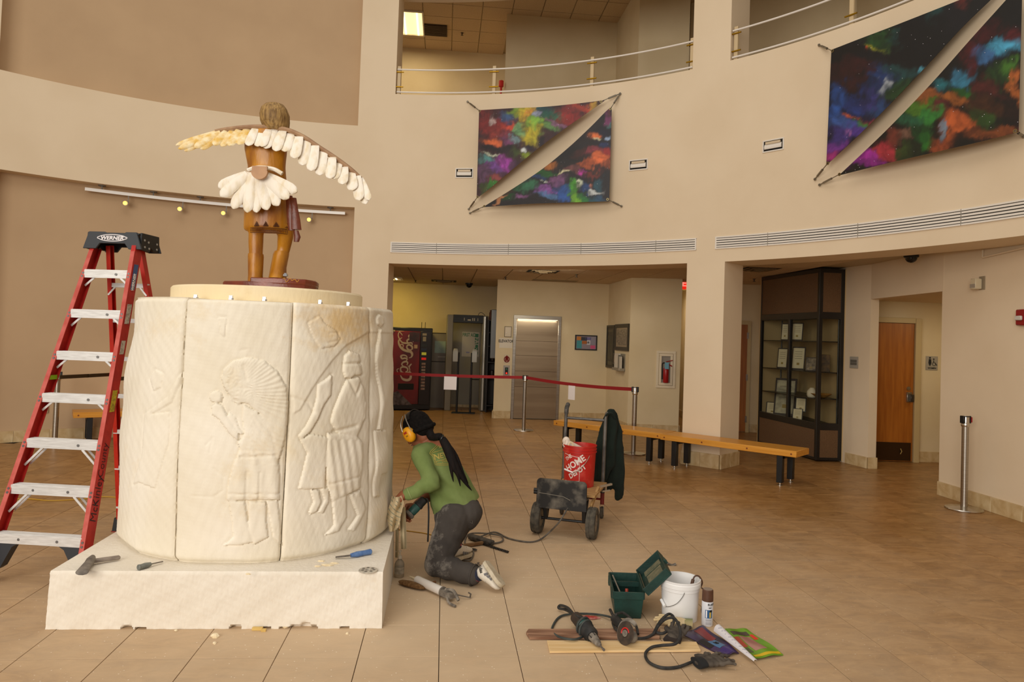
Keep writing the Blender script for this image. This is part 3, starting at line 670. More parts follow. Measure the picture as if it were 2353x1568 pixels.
c, w, h = PE.rect(1159, 750.5, 1175.5, 775); t = thing('wall_access_panel', 'small steel access panel on the wall beside the elevator, above its sign', 'panel', PE.P(c, 0, -h/2))
mb = MB(); slab(mb, PE, c, -w/2, w/2, -h/2, h/2, 0, .012); new('frame', mb, mat('panel_rim', '#6a5a46', rough=.5, metal=.5), t); mb = MB(); slab(mb, PE, c, -w/2+.012, w/2-.012, -h/2+.012, h/2-.012, .012, .02); new('door', mb, mat('panel_face', '#b9aa94', rough=.4, metal=.4), t)
mb = MB(); mb.lathe([(.008, 0), (.008, .02)], 10, PE.P(c, -w/2+.04, -.02, .012), frame(PE.n)); new('knob', mb, M_CHROME, t)
c, w, h = PE.rect(1147.5, 777, 1177, 800); t = thing('elevator_sign', 'white paper ELEVATOR sign left of the steel elevator door', 'sign', PE.P(c, 0, -h/2))
mb = MB(); slab(mb, PE, c, -w/2, w/2, -h/2, h/2, .001, .003); new('sheet', mb, mat('sleeve_paper', '#d6cbb8', rough=.5), t); text('ELEVATOR', .078, M_INK, t, PE.P(c, .005, .035, .004), PE.x, PE.z, sx=.84, bold=.002)
c, w, h = PE.rect(1157.5, 815, 1171.5, 836); t = thing('fire_notice', 'round red fire emblem notice between the ELEVATOR sign and the call button', 'sign', PE.P(c, 0, -h/2))
mb = MB(); slab(mb, PE, c, -w/2, w/2, -h/2, h/2, .001, .003); new('sheet', mb, mat('notice_sheet', '#cdbd9f', rough=.6), t)
M_REDINK = mat('red_ink', '#7d1414', rough=.6)
mb = MB(); pts = [PE.P(c, .052*math.sin(a)*1.0, .058*math.cos(a)-.005, .004) for a in np.linspace(0, 2*PI, 24, endpoint=False)]; mb.tube(pts, .009, 4, True)
for dx in (-.028, .0, .028): mb.tube([PE.P(c, dx, -.045, .004), PE.P(c, dx*.6, .03, .004), PE.P(c, dx*.2, .075, .004)], [.010, .012, .002], 4)
new('emblem', mb, M_REDINK, t)
c, w, h = PE.rect(1156.5, 840, 1171, 863.5); t = thing('elevator_call_panel', 'steel elevator call panel with a lit red button', 'switch', PE.P(c, 0, -h/2))
mb = MB(); slab(mb, PE, c, -w/2, w/2, -h/2, h/2, 0, .012); new('plate', mb, M_STEEL, t, bevel=.002); mb = MB(); slab(mb, PE, c, -w/4, w/4, -h*.38, h*.3, .012, .016); new('insert', mb, M_INK, t)
mb = MB(); mb.lathe([(.018, 0), (.018, .01)], 12, PE.P(c, 0, -.055, .016), frame(PE.n)); new('down_button', mb, mat('button_red', '#e02a18', emit='#ff3018', estr=.8), t)
mb = MB(); mb.lathe([(.018, 0), (.018, .01)], 12, PE.P(c, 0, .03, .016), frame(PE.n)); new('up_button', mb, mat('button_green', '#3a6a58', rough=.4), t)

c, w, h = PE.rect(1321, 770.5, 1371.5, 805); t = thing('framed_collage', 'black framed colourful collage on the wall right of the elevator', 'picture', PE.P(c, 0, -h/2))
mb = MB(); rimmed(mb, PE, c, w, h, .022, 0, .025); new('frame', mb, M_BLACK, t); mb = MB(); slab(mb, PE, c, -w/2+.02, w/2-.02, -h/2+.02, h/2-.02, .001, .012); new('backing', mb, mat('collage_mauve', '#8d7f86', rough=.5), t)
for x0, x1, z0, z1, q in ((-.93, -.5, .35, .9, '#c0792c'), (-.93, -.42, -.9, .3, '#3f8f95'), (-.4, .1, -.2, .25, '#a85f22'), (-.5, .1, .3, .85, '#33343c'), (.05, .42, -.3, .35, '#c9c6cc'), (.45, .93, -.25, .85, '#8b8590'), (.45, .93, -.9, -.4, '#c9507a'), (.14, .34, -.15, .2, '#4a4a55'), (-.1, .5, .45, .8, '#6f6a9a')):
    mb = MB(); slab(mb, PE, c, x0*(w/2-.02), x1*(w/2-.02), z0*(h/2-.02), z1*(h/2-.02), .012, .014); new('print', mb, mat('print_'+q[1:], q, rough=.5), t, label='coloured patch of the collage')

# framed boards on the short angled wall
def board(name, label, cat, pl, u0, v0, u1, v1, mf, mp, rim=.03, dep=.03):
    c, w, h = pl.rect(u0, v0, u1, v1); t = thing(name, label, cat, pl.P(c, 0, -h/2)); mb = MB(); rimmed(mb, pl, c, w, h, rim, 0, dep); new('frame', mb, mf, t)
    mb = MB(); slab(mb, pl, c, -w/2+rim*.9, w/2-rim*.9, -h/2+rim*.9, h/2-rim*.9, .001, dep*.5); new('panel', mb, mp, t); return t, c, w, h
M_BRZ = mat('bronze_dark', '#2c2618', '#3a3222', scale=14, rough=.5)
t, c, w, h = board('letter_board', 'tall dark directory board on the angled wall right of the collage', 'board', P2, 1396, 748, 1412.5, 846, M_BRZ, M_BRZ, .04)
for k in range(3):
    mb = MB(); x = -w*.22+k*w*.22; slab(mb, P2, c, x-.03, x+.03, -h*.3, h*.25, .015, .019); new('letter_column', mb, mat('board_letters', '#57503a', rough=.6), t)
mb = MB(); slab(mb, P2, c, -w*.3, w*.3, h*.34, h*.4, .015, .019); new('heading', mb, mat('board_letters', '#57503a'), t)
mb = MB(); slab(mb, P2, c, -w*.3, w*.3, -h*.42, -h*.35, .015, .019); new('heading', mb, mat('board_letters', '#57503a'), t)
t, c, w, h = board('framed_photograph', 'dark framed pale photograph beside the tall directory board', 'picture', P2, 1415.5, 745, 1446.5, 806, M_BRZ, mat('photo_mat', '#a08b6c', rough=.4), .07)
mb = MB(); slab(mb, P2, c, -w*.36, w*.36, -h*.3, h*.3, .016, .02); new('photograph', mb, mat('photo_grey', '#9a8a70', '#5e5444', scale=9, rough=.4, stretch=(1, 1, 4)), t)
t, c, w, h = board('small_frame', 'small dark frame below the photograph, behind the leaflet rack', 'picture', P2, 1411, 812, 1420, 838, M_BRZ, mat('photo_mat', '#a08b6c'), .04)
c, w, h = P2.rect(1418, 813, 1437, 852); t = thing('leaflet_rack', 'wall rack of white leaflets below the framed photograph', 'rack', P2.P(c, 0, -h/2))
mb = MB(); slab(mb, P2, c, -w/2, w/2, -h/2, -h/2+.05, 0, .1); slab(mb, P2, c, -w/2, w/2, -h/2, h/2, 0, .012); new('rack', mb, mat('rack_grey', '#8b8270', rough=.5), t)
for k, (x0, x1) in enumerate(((-.48, .05), (.1, .3), (.34, .48))):
    mb = MB(); slab(mb, P2, c, x0*w, x1*w, -h*.46, h*(.5-.08*k), .02+.02*k, .06+.02*k); new('leaflet', mb, mat('leaflet_'+str(k), ('#cfc6b6', '#6d6a60', '#b9b0a0')[k], rough=.6), t)

# fire extinguisher cabinet
c, w, h = P3.rect(1507.5, 807, 1552, 892); t = thing('extinguisher_cabinet', 'white framed fire extinguisher cabinet on the wall left of the pillar', 'cabinet', P3.P(c, 0, -h/2))
mb = MB(); rimmed(mb, P3, c, w, h, .045, -.01, .02); rimmed(mb, P3, c, w-.1, h-.1, .045, -.01, .03); new('door_frame', mb, mat('cabinet_white', '#dccdb0', rough=.45), t, bevel=.003)
mb = MB(); slab(mb, P3, c, -w/2+.05, w/2-.05, -h/2+.05, h/2-.05, .001, .004); new('back_panel', mb, mat('cabinet_back', '#8d8478', rough=.6), t)
mb = MB(); mb.tube([P3.P(c, -w/2+.11, -.02, .03), P3.P(c, -w/2+.11, -.10, .045)], .008); new('latch', mb, M_CHROME, t)
t2 = thing('fire_extinguisher', 'red fire extinguisher with blue tag inside the white wall cabinet', 'extinguisher', P3.P(c, .01, -h/2+.098, .02)); b0 = P3.P(c, .0, -h/2+.10, .055)
mb = MB(); mb.lathe([(.045, 0), (.052, .01), (.052, .22), (.045, .26), (.02, .285)], 18, b0); new('cylinder', mb, mat('extinguisher_red', '#9c1417', rough=.3), t2)
mb = MB(); mb.lathe([(.02, .283), (.022, .31), (.018, .34), (.018, .37)], 12, b0); new('valve', mb, mat('valve_yellow', '#b59a40', rough=.4, metal=.6), t2)
mb = MB(); mb.bar(b0+Vector((0, 0, .36)), b0+PE.x*.11+Vector((0, 0, .30)), .02, .02); mb.bar(b0+Vector((0, 0, .38)), b0+PE.x*.12+Vector((0, 0, .41)), .02, .014); new('handle', mb, mat('extinguisher_red', '#9c1417'), t2)
mb = MB(); mb.tube(spline([b0+Vector((-.01, 0, .36)), b0+Vector((-.07, 0, .34)), b0+Vector((-.068, 0, .18)), b0+Vector((-.066, 0, .06))], 5), .010, 6); new('hose', mb, M_BLACK, t2)
mb = MB(); mb.box(b0+Vector((0, -.056, .31)), (.075, .004, .12)); new('tag', mb, mat('tag_blue', '#6fa3b8', rough=.6), t2)

# exit sign, ceiling pieces of the corridor
P = at(1571.5, 652, 13.9); t = thing('exit_sign', 'red glowing EXIT sign under the corridor ceiling beside the pillar', 'sign', (P.x+.12, P.y, P.z-.12))
mb = MB(); mb.box((P.x+.13, P.y, P.z), (.32, .05, .22)); new('housing', mb, mat('exit_red', '#d01c12', emit='#ff2a16', estr=.75), t); text('EXIT', .17, mat('exit_letters', '#ffb0a0', emit='#ff8070', estr=1.2), t, (P.x+.13, P.y-.028, P.z), (1, 0, 0), (0, 0, 1), bold=.004)
cL = (fl(893, 636, 2.84)+fl(922, 642.5, 2.84))/2; cL.x -= .12
troffer('corridor_ceiling_light', 'glowing fluorescent light in the corridor ceiling above the vending machine', cL+Vector((0, 0, -.006)), .55, .6, M_GLOW)
l = area('corridor_lamp', cL-Vector((-.1, 0, .1)), cL+Vector((-.3, .5, -2)), .5, .6, 20, (1, .74, .16))
l4 = area('corridor_fill_front', (.4, 12.0, 2.82), (.4, 13.2, 0), 1.2, .5, 34, (1, .90, .70))  # added fill, unseen behind the lintel, brightens the corridor
l2 = area('corridor_lamp_deep', (3.4, 15.5, 2.75), (3.4, 15.5, 0), .6, 1.0, 12, (1, .84, .58))
l3 = area('vestibule_lamp', (6.6, 9.6, 2.36), (6.5, 9.8, 0), .3, .3, 9, (1, .82, .5))
def dome(u, v, z, label, up=Vector((0, 0, 1))):
    P = fl(u, v, z); t = thing('dome_camera', label, 'camera', P-Vector((0, 0, .11)), 0, 'dome cameras'); mb = MB(); mb.lathe([(.085, 0), (.085, -.03), (.075, -.04)], 18, P); new('collar', mb, M_BLACK, t)
    mb = MB(); mb.lathe([(.07, -.035), (.066, -.06), (.05, -.085), (.025, -.10), (.002, -.105)], 18, P); new('dome', mb, mat('smoked_dome', '#060608', rough=.12), t)
dome(1078, 651, 2.838, 'small dark dome camera under the corridor ceiling above the metal detector')
dome(2094, 585, 2.838, 'black dome camera under the soffit above the restroom alcove')
def cdiff(u, v, label, s=.56):
    P = fl(u, v, 2.838); t = thing('ceiling_diffuser', label, 'air vent', P-Vector((0, 0, .02)), TYAW)
    for k in range(4):
        q = s*(1-.24*k); mb = MB(); z = .016-.012*k+.01
        for a in range(4): mb.box(Matrix.Rotation(a*PI/2, 3, 'Z') @ Vector((0, q/2-.02, z)), (q, .035, .012), Matrix.Rotation(a*PI/2, 3, 'Z'))
        new('vane', mb, mat('diffuser_tan', '#8a7350', rough=.6), t, world=False)
    mb = MB(); mb.box((0, 0, .019), (s*.95, s*.95, .004)); new('throat', mb, M_DARK, t, world=False)
cdiff(1247, 624, 'square ceiling air diffuser in front of the elevator')
cdiff(1020, 646, 'square ceiling air diffuser near the dome camera'); cdiff(1740, 619, 'square ceiling air diffuser behind the pillar near the display case')
P = fl(1275, 645, 2.836); mb = MB(); mb.box(P, (.9, .35, .012), rotz(TYAW)); single('ceiling_panel', mb, mat('diffuser_tan', '#8a7350'), 'flat tan ceiling access panel above the elevator door', 'panel')
for u, v, q in ((955, 644, 'near the glowing corridor light'), (1325, 631, 'left of the angled wall'), (1162, 637, 'near the elevator wall corner'), (1733, 641, 'in front of the display case')): sprinkler(fl(u, v, 2.838), 'small sprinkler head in the corridor ceiling '+q)
# ------------------------------------------------------------------ limestone
def limestone(name, c1, c2, stain, bump=.35):
    m = mat(name, c1, c2, scale=2.2, rough=.9, detail=9)
    nt = m.node_tree; N = nt.nodes.new; L = nt.links.new; b = nt.nodes['Principled BSDF']
    base = b.inputs['Base Color'].links[0].from_socket
    tc = N('ShaderNodeTexCoord'); n = N('ShaderNodeTexNoise'); n.inputs['Scale'].default_value = 1.4; n.inputs['Detail'].default_value = 7; n.inputs['Roughness'].default_value = .7; L(tc.outputs['Object'], n.inputs['Vector'])
    mr = N('ShaderNodeMapRange'); mr.inputs[1].default_value = .58; mr.inputs[2].default_value = .74; mr.inputs[4].default_value = .55; L(n.outputs[0], mr.inputs[0])
    mx = N('ShaderNodeMix'); mx.data_type = 'RGBA'; L(mr.outputs[0], mx.inputs[0]); L(base, mx.inputs[6]); mx.inputs[7].default_value = lin(stain); L(mx.outputs[2], b.inputs['Base Color'])
    n2 = N('ShaderNodeTexNoise'); n2.inputs['Scale'].default_value = 38; n2.inputs['Detail'].default_value = 6; mp = N('ShaderNodeMapping'); mp.inputs['Scale'].default_value = (1, 1, .45); mp.inputs['Rotation'].default_value = (0, .6, 0); L(tc.outputs['Object'], mp.inputs[0]); L(mp.outputs[0], n2.inputs['Vector'])
    bp = N('ShaderNodeBump'); bp.inputs['Strength'].default_value = bump; bp.inputs['Distance'].default_value = .008; L(n2.outputs[0], bp.inputs['Height']); L(bp.outputs[0], b.inputs['Normal'])
    return m
M_LIME = limestone('limestone', '#e4dac5', '#ece4d4', '#d8bf90')
M_LIMEB = limestone('limestone_base', '#e0d7c7', '#eae3d6', '#d8c49e', .5)
M_LIMEC = limestone('limestone_cap', '#e2cfa6', '#ead9b6', '#cfb27c', .3)

# ------------------------------------------------------------------ base block with chipped foot
ZB = .312
def proj(P):
    d = Vector(P)-CAM; z = d.dot(C_F); return 1176.5+F_PX*d.dot(C_R)/z, PPY-F_PX*d.dot(C_U)/z
A_ = Vector((-2.446, 3.915, 0)); B_ = Vector((-.668, 4.082, 0)); sd = Vector((-.0925, .9957, 0))
base = thing('monument_base', 'broad low white limestone block under the carved round monument', 'plinth', (A_+B_)/2)
poly = []; nf = 260
chips = [(.235, .018, .016), (.275, .016, .012), (.555, .018, .022), (.64, .02, .010), (.70, .012, .006), (.735, .02, .02), (.765, .018, .034), (.79, .012, .016), (.885, .012, .010)]
top = [A_+Vector((.012, .0, 0)), B_+Vector((-.006, 0, 0)), B_+sd*.90+Vector((-.006, 0, 0)), Vector((-1.10, 5.92, 0)), Vector((-2.10, 5.85, 0)), A_+sd*1.0+Vector((.012, 0, 0))]
bot = [A_, B_, B_+sd*.90, Vector((-1.08, 5.94, 0)), Vector((-2.12, 5.87, 0)), A_+sd*1.0]
mb = MB(); nz = 26; rows = []
rg = random.Random(3)
wob = [rg.uniform(-1, 1) for _ in range(400)]
for k in range(nz+1):
    z = ZB*k/nz; row = []
    for i in range(nf):
        s = i/nf; p = bot[0].lerp(bot[1], s).lerp(top[0].lerp(top[1], s), k/nz)
        dy = .002*math.sin(s*90+k*.7)*math.sin(k*1.3+s*31)+.0012*wob[(i*7+k*31) % 400]
        lift = 0
        for c, w, h in chips:
            q = abs(s-c)/w
            if q < 1: lift = max(lift, h*(1-q**4))
        if z < lift: dy += .035*(1-(z/lift)**3)
        if k == nz: dy += .006
        if i == 0 or i == nf-1: pass
        row.append(Vector((p.x, p.y+dy, z if k < nz else ZB-.0)))
    for j in range(1, 6): row.append((bot[j].lerp(top[j], k/nz)) + Vector((0, 0, z)))
    rows.append(row)
mb.loft(rows); new('block', mb, M_LIMEB, base, smooth=50)

# ------------------------------------------------------------------ carved drum: stone blocks with figures in relief
DC = Vector((-1.66, 4.965, 0)); Z0, Z1 = ZB, 1.815
def drad(z): k = (z-Z0)/(Z1-Z0); return .875-.052*k + .010*math.sin(k*PI)
def dtheta(u, v):
    """angle on the drum (0 = towards the viewer, + to the right) and height under an image point"""
    d = ray(u, v); r = .86
    for _ in range(4):
        o = Vector((CAM.x-DC.x, CAM.y-DC.y)); a = d.x*d.x+d.y*d.y; b = 2*(o.x*d.x+o.y*d.y); c = o.dot(o)-r*r
        t = (-b-math.sqrt(max(b*b-4*a*c, 0)))/(2*a); P = CAM+d*t; r = drad(min(max(P.z, Z0), Z1))
    return math.atan2(P.x-DC.x, -(P.y-DC.y)), P.z
def Q(L): return [(240+x/2.24, 640+y/2.24) for x, y in L]
FIG = [  # (outline, height, rounding in px)
 ([(610,470),(660,425),(740,408),(820,425),(890,480),(935,560),(950,640),(948,720),(935,800),(915,880),(890,950),(870,900),(860,820),(830,760),(800,700),(740,645),(690,640),(650,610),(615,560),(603,520)], .022, 16),
 ([(625,560),(650,520),(690,500),(720,560),(725,630),(690,650),(655,630),(640,600)], .012, 12),
 ([(715,650),(790,690),(850,770),(865,810),(880,860),(890,900),(700,890),(690,850),(720,800),(712,720)], .024, 14),
 ([(700,880),(890,880),(900,1000),(900,1140),(632,1142),(640,1050),(668,950)], .026, 16),
 ([(640,1142),(722,1150),(737,1250),(765,1358),(700,1372),(612,1377),(665,1330),(660,1250)], .020, 12),
 ([(745,1150),(832,1150),(832,1250),(842,1332),(770,1372),(742,1300)], .022, 12),
 ([(835,1145),(890,1142),(905,1250),(918,1380),(872,1340)], .014, 10),
 ([(690,795),(650,745),(603,655),(575,640),(550,660),(552,700),(590,725),(640,795),(690,840)], .022, 9),
 ([(607,610),(600,635),(576,642),(550,636),(540,612),(548,588),(574,578),(598,588)], .020, 9),
 ([(700,830),(770,800),(850,768),(862,812),(770,852),(715,872),(682,852)], .020, 9),
 ([(640,690),(672,715),(690,770),(715,800),(700,808),(668,775),(648,745),(628,735)], .010, 6),
 ([(1100,545),(1130,530),(1168,500),(1165,600),(1130,650),(1100,720),(1060,790),(1012,832),(1000,812),(1040,760),(1075,690),(1094,620)], .020, 9),
 ([(1010,832),(1060,800),(1150,820),(1142,900),(1132,1080),(1000,1086),(1030,960),(1046,900)], .020, 12),
 ([(1060,1085),(1100,1090),(1112,1150),(1090,1200),(1060,1214),(1052,1206),(1076,1150)], .016, 8),
 ([(1112,1082),(1150,1080),(1152,1150),(1122,1208),(1096,1204),(1130,1140)], .016, 8),
 ([(1152,520),(1165,495),(1172,540),(1160,590)], .010, 5),
 ([(1235,400),(1260,374),(1302,390),(1312,430),(1324,492),(1300,500),(1282,500),(1262,514),(1238,510),(1228,470)], .026, 11),
 ([(1248,520),(1302,508),(1334,580),(1342,680),(1322,762),(1290,832),(1200,792),(1166,740),(1180,680),(1212,600)], .028, 14),
 ([(1150,800),(1290,800),(1327,850),(1322,950),(1312,1080),(1170,1147),(1143,1060),(1138,930)], .030, 14),
 ([(1170,1142),(1240,1112),(1242,1230),(1202,1302),(1138,1324),(1184,1270)], .022, 10),
 ([(1260,1112),(1312,1090),(1342,1190),(1282,1302),(1252,1296),(1302,1220)], .022, 10),
 ([(1320,600),(1345,640),(1340,720),(1300,780),(1262,850),(1250,830),(1290,760),(1318,690)], .024, 8),
 ([(1050,230),(1110,195),(1130,230),(1190,270),(1210,310),(1180,350),(1110,360),(1085,320),(1060,270)], .006, 8),
 ([(1408,200),(1424,185),(1440,200),(1440,235),(1424,250),(1408,235)], .018, 5),
 ([(1414,262),(1424,262),(1420,330),(1432,420),(1428,560),(1436,780),(1412,780),(1415,560),(1396,420),(1400,340)], .022, 5),
 ([(1395,786),(1450,782),(1452,1000),(1420,1010),(1418,1120),(1386,1125)], .016, 6),
 ([(205,700),(330,610),(395,480),(398,500),(345,640),(240,700),(335,690),(330,850),(262,1080),(180,1050),(150,1060),(200,900)], .008, 14),
 ([(235,520),(262,470),(300,490),(290,560),(250,580)], .007, 10),
 ([(590,200),(628,205),(620,300),(600,290)], .004, 8),
]
FIG = [(np.array(Q(p)), h*.56, w/2.24*1.6) for p, h, w in FIG]
STEP = np.array(Q([(975,700),(1010,680),(1060,590),(1110,510),(1170,430),(1240,350),(1360,280)]))
GROOVE = [(np.array(Q(p)), w/2.24, h) for p, w, h in [
 ([(960,610),(1050,640),(1078,690)], 8, .006), ([(450,1120),(560,1125),(612,1090),(610,1020),(560,980)], 5, .003), ([(1150,330),(1200,320),(1200,280),(1160,280)], 5, .004),
 ([(720,450),(735,520)], 10, .006), ([(640,600),(655,612)], 6, .006), ([(660,625),(690,632)], 5, .006), ([(1232,440),(1310,435)], 7, .008), ([(1305,440),(1322,490)], 8, .008),
 ([(1250,520),(1290,600),(1310,540)], 7, .008), ([(1180,790),(1290,760)], 9, .010), ([(735,1000),(728,1140)], 6, .006), ([(800,1000),(795,1140)], 6, .005), ([(1145,1060),(1310,1020)], 6, .006),
 ([(700,920),(880,910)], 7, .006), ([(640,1110),(895,1110)], 6, .005), ([(540,900),(555,820),(520,860)], 5, .003), ([(700,370),(735,365)], 5, .003)]]
def segd(px, py, a, b):
    d = b-a; L2 = max((d*d).sum(), 1e-9); t = np.clip(((px-a[0])*d[0]+(py-a[1])*d[1])/L2, 0, 1); return np.hypot(px-a[0]-t*d[0], py-a[1]-t*d[1])
def relief(u, v):
    h = np.zeros_like(u)
    for poly, amp, w in FIG:
        lo, hi = poly.min(0)-12, poly.max(0)+12; k = (u > lo[0]) & (u < hi[0]) & (v > lo[1]) & (v < hi[1])
        if not k.any(): continue
        x, y = u[k], v[k]; D = np.full(x.shape, 1e9); ins = np.zeros(x.shape, bool)
        for i in range(len(poly)):
            a, b = poly[i-1], poly[i]; D = np.minimum(D, segd(x, y, a, b))
            c = ((a[1] > y) != (b[1] > y)); xi = (b[0]-a[0])*(y-a[1])/((b[1]-a[1]) or 1e-9)+a[0]; ins ^= c & (x < xi)
        t = np.clip(D/w, 0, 1); hh = np.where(ins, amp*(.35+.65*np.sqrt(1-(1-t)**2)), 0)
        cur = h[k]; cur = np.where(ins, np.maximum(cur, hh), cur - np.where(cur <= 0, .004*np.exp(-(D/4)**2), 0)); h[k] = cur
    for pl, w, dep in GROOVE:
        D = np.full(u.shape, 1e9)
        for a, b in zip(pl[:-1], pl[1:]): D = np.minimum(D, segd(u, v, a, b))
        h -= dep*np.exp(-(D/w)**2)
    D = np.full(u.shape, 1e9)
    for a, b in zip(STEP[:-1], STEP[1:]): D = np.minimum(D, segd(u, v, a, b))
    yl = np.interp(u, STEP[:, 0], STEP[:, 1]); h += np.where((v < yl) & (u > STEP[0, 0]), .007*np.clip(D/3, 0, 1)*np.exp(-D/60), 0)
    X = (u-240)*2.24; Y = (v-640)*2.24
    mane = (h > .008) & (X > 600) & (X < 955) & (Y > 405) & (Y < 960) & ~((X < 760) & (Y > 660))
    ang_ = np.arctan2(Y-560, X-660); h += np.where(mane, .0020*np.sin(ang_*64+.05*np.hypot(X-660, Y-560)+3*np.sin(Y*.03)), 0)
    ple = (h > .010) & (X > 1140) & (X < 1330) & (Y > 830) & (Y < 1120); h += np.where(ple, .0026*np.sin((X-.12*(Y-830))*.16), 0)
    kil = (h > .010) & (X > 640) & (X < 900) & (Y > 900) & (Y < 1140); h += np.where(kil, .003*np.sin(X*.075+np.sin(Y*.01)), 0)
    return h
_a, _z = dtheta(795, 742); _nt = M_LIME.node_tree; _N = _nt.nodes.new; _L = _nt.links.new; _b = _nt.nodes['Principled BSDF']; _src = _b.inputs['Base Color'].links[0].from_socket
_tc = _N('ShaderNodeTexCoord'); _mp = _N('ShaderNodeMapping'); _mp.inputs['Scale'].default_value = (1, 1, 1.9); _L(_tc.outputs['Object'], _mp.inputs[0])
_d = _N('ShaderNodeVectorMath'); _d.operation = 'DISTANCE'; _L(_mp.outputs[0], _d.inputs[0]); _d.inputs[1].default_value = (.84*math.sin(_a), -.84*math.cos(_a), (_z-ZB)*1.9)
_n = _N('ShaderNodeTexNoise'); _n.inputs['Scale'].default_value = 9; _n.inputs['Detail'].default_value = 8; _n.inputs['Roughness'].default_value = .7; _L(_tc.outputs['Object'], _n.inputs['Vector'])
_m = _N('ShaderNodeMath'); _m.operation = 'MULTIPLY_ADD'; _L(_n.outputs[0], _m.inputs[0]); _m.inputs[1].default_value = -.7; _L(_d.outputs['Value'], _m.inputs[2])
_r = _N('ShaderNodeMapRange'); _r.inputs[1].default_value = .02; _r.inputs[2].default_value = -.30; _r.inputs[4].default_value = .8; _L(_m.outputs[0], _r.inputs[0])
_x = _N('ShaderNodeMix'); _x.data_type = 'RGBA'; _L(_r.outputs[0], _x.inputs[0]); _L(_src, _x.inputs[6]); _x.inputs[7].default_value = lin('#d3ae6c'); _L(_x.outputs[2], _b.inputs['Base Color'])
drum = thing('carved_monument', 'large cream limestone drum carved with dancers, standing on the broad white block', 'monument', (DC.x, DC.y, ZB))
SE = [dtheta(425, 695)[0], dtheta(398, 1280)[0], dtheta(675, 697)[0], dtheta(645, 1292)[0], dtheta(851, 705)[0], dtheta(846, 1240)[0]]
seams = [(R_(-112), R_(-112)), (SE[0], SE[1]), (SE[2], SE[3]), (SE[4], SE[5]), (R_(112), R_(112)), (R_(180), R_(180)), (R_(248), R_(248))]
rs = np.random.RandomState(2)
for bi in range(6):
    (t0, b0), (t1, b1) = seams[bi], seams[bi+1]; hid = bi >= 4
    nu = 14 if hid else int(max(40, (b1-b0)*.87/.0062)); nv = 10 if hid else 240
    kk = np.linspace(0, 1, nv+1)[None, :]; s = np.linspace(0, 1, nu+1)[:, None]
    gap = .0035
    th = (b0+(t0-b0)*kk+gap)*(1-s)+(b1+(t1-b1)*kk-gap)*s; z = Z0+.001+(Z1-Z0-.001)*kk+0*s
    if bi == 1: z = Z0+.001+(Z1-.004-Z0)*kk+0*s
    if bi == 0: z = Z0+.001+(Z1+.006-Z0)*kk+0*s
    k = (z-Z0)/(Z1-Z0); r = .875-.052*k+.010*np.sin(np.clip(k, 0, 1)*PI)
    if not hid:
        P = np.stack([DC.x+r*np.sin(th), DC.y-r*np.cos(th), z], -1).reshape(-1, 3); u, v = proj_np(P); h = relief(u, v).reshape(th.shape)
        n = np.zeros_like(th)
        for q in range(9):
            f = 5*1.7**q; a, b, c = rs.uniform(-1, 1, 3); n += .0032/1.45**q*np.sin(f*(a*th*.87*2+b*z*1.6)+c*9)
        h = h+n
        e = np.minimum(s, 1-s)*(b1-b0)*.87; h = h-.010*np.exp(-(e/.008)**2)-.004*np.exp(-(e/.03)**2)
        h = h-.030*np.exp(-((z-Z0)/.022)**2)-.02*np.exp(-((z-Z0)/.06)**2)*np.clip(np.sin(th*7+1), 0, 1)-.014*np.exp(-((Z1-z)/.010)**2)
        if bi == 0: h = h+.030*np.exp(-((th+1.25)/.35)**2)*(np.exp(-((z-1.32)/.16)**2)+.7*np.exp(-((z-.95)/.2)**2)-.6*np.exp(-((z-1.62)/.1)**2))*.9
        if bi == 3: h = h+.012*np.sin(z*17)*np.exp(-((th-1.30)/.14)**2)
        r = r+h
    O = np.stack([r*np.sin(th), -r*np.cos(th), z-ZB], -1); I = np.stack([.30*np.sin(th), -.30*np.cos(th), z-ZB], -1)
    V = np.concatenate([O.reshape(-1, 3), I.reshape(-1, 3)]); K = (nu+1)*(nv+1); ix = np.arange(K).reshape(nu+1, nv+1); fs = []
    q = np.stack([ix[:-1, :-1], ix[1:, :-1], ix[1:, 1:], ix[:-1, 1:]], -1).reshape(-1, 4); fs += q.tolist()
    fs.append([ix[0, 0]+K, ix[0, -1]+K, ix[-1, -1]+K, ix[-1, 0]+K]) if hid else None
    for edge in (ix[0, :], ix[-1, :]): fs += [[int(edge[i]), int(edge[i+1]), int(edge[i+1]+K), int(edge[i]+K)] for i in range(nv)]
    for edge in (ix[:, 0], ix[:, -1]): fs += [[int(edge[i]), int(edge[i+1]), int(edge[i+1]+K), int(edge[i]+K)] for i in range(nu)]
    me = bpy.data.meshes.new('stone_block'); me.from_pydata(V.tolist(), [], fs); bm = bmesh.new(); bm.from_mesh(me)
    bmesh.ops.recalc_face_normals(bm, faces=bm.faces)
    for f in bm.faces: f.smooth = True
    for e_ in bm.edges:
        if len(e_.link_faces) == 2 and e_.calc_face_angle(0) > .9: e_.smooth = False
    bm.to_mesh(me); bm.free(); me.materials.append(M_LIME)
    link('stone_block', me, drum)
mb = MB(); mb.lathe([(.78, 0), (.75, Z1-ZB-.02)], 48); new('core', mb, mat('seam_mortar', '#6b5637', rough=1), drum, world=False)
ZC = at(625, 658, DC.y-.62).z
mb = MB(); prof = [(.56, 0), (.618, .004), (.622, .015), (.622, ZC-Z1-.012), (.612, ZC-Z1)]; mb.lathe(prof, 96, (DC.x-.01, DC.y, Z1+.001)); cap = single('cap_stone', mb, M_LIMEC, 'smooth round yellowish cap stone lying on top of the carved drum', 'stone')
lead = None
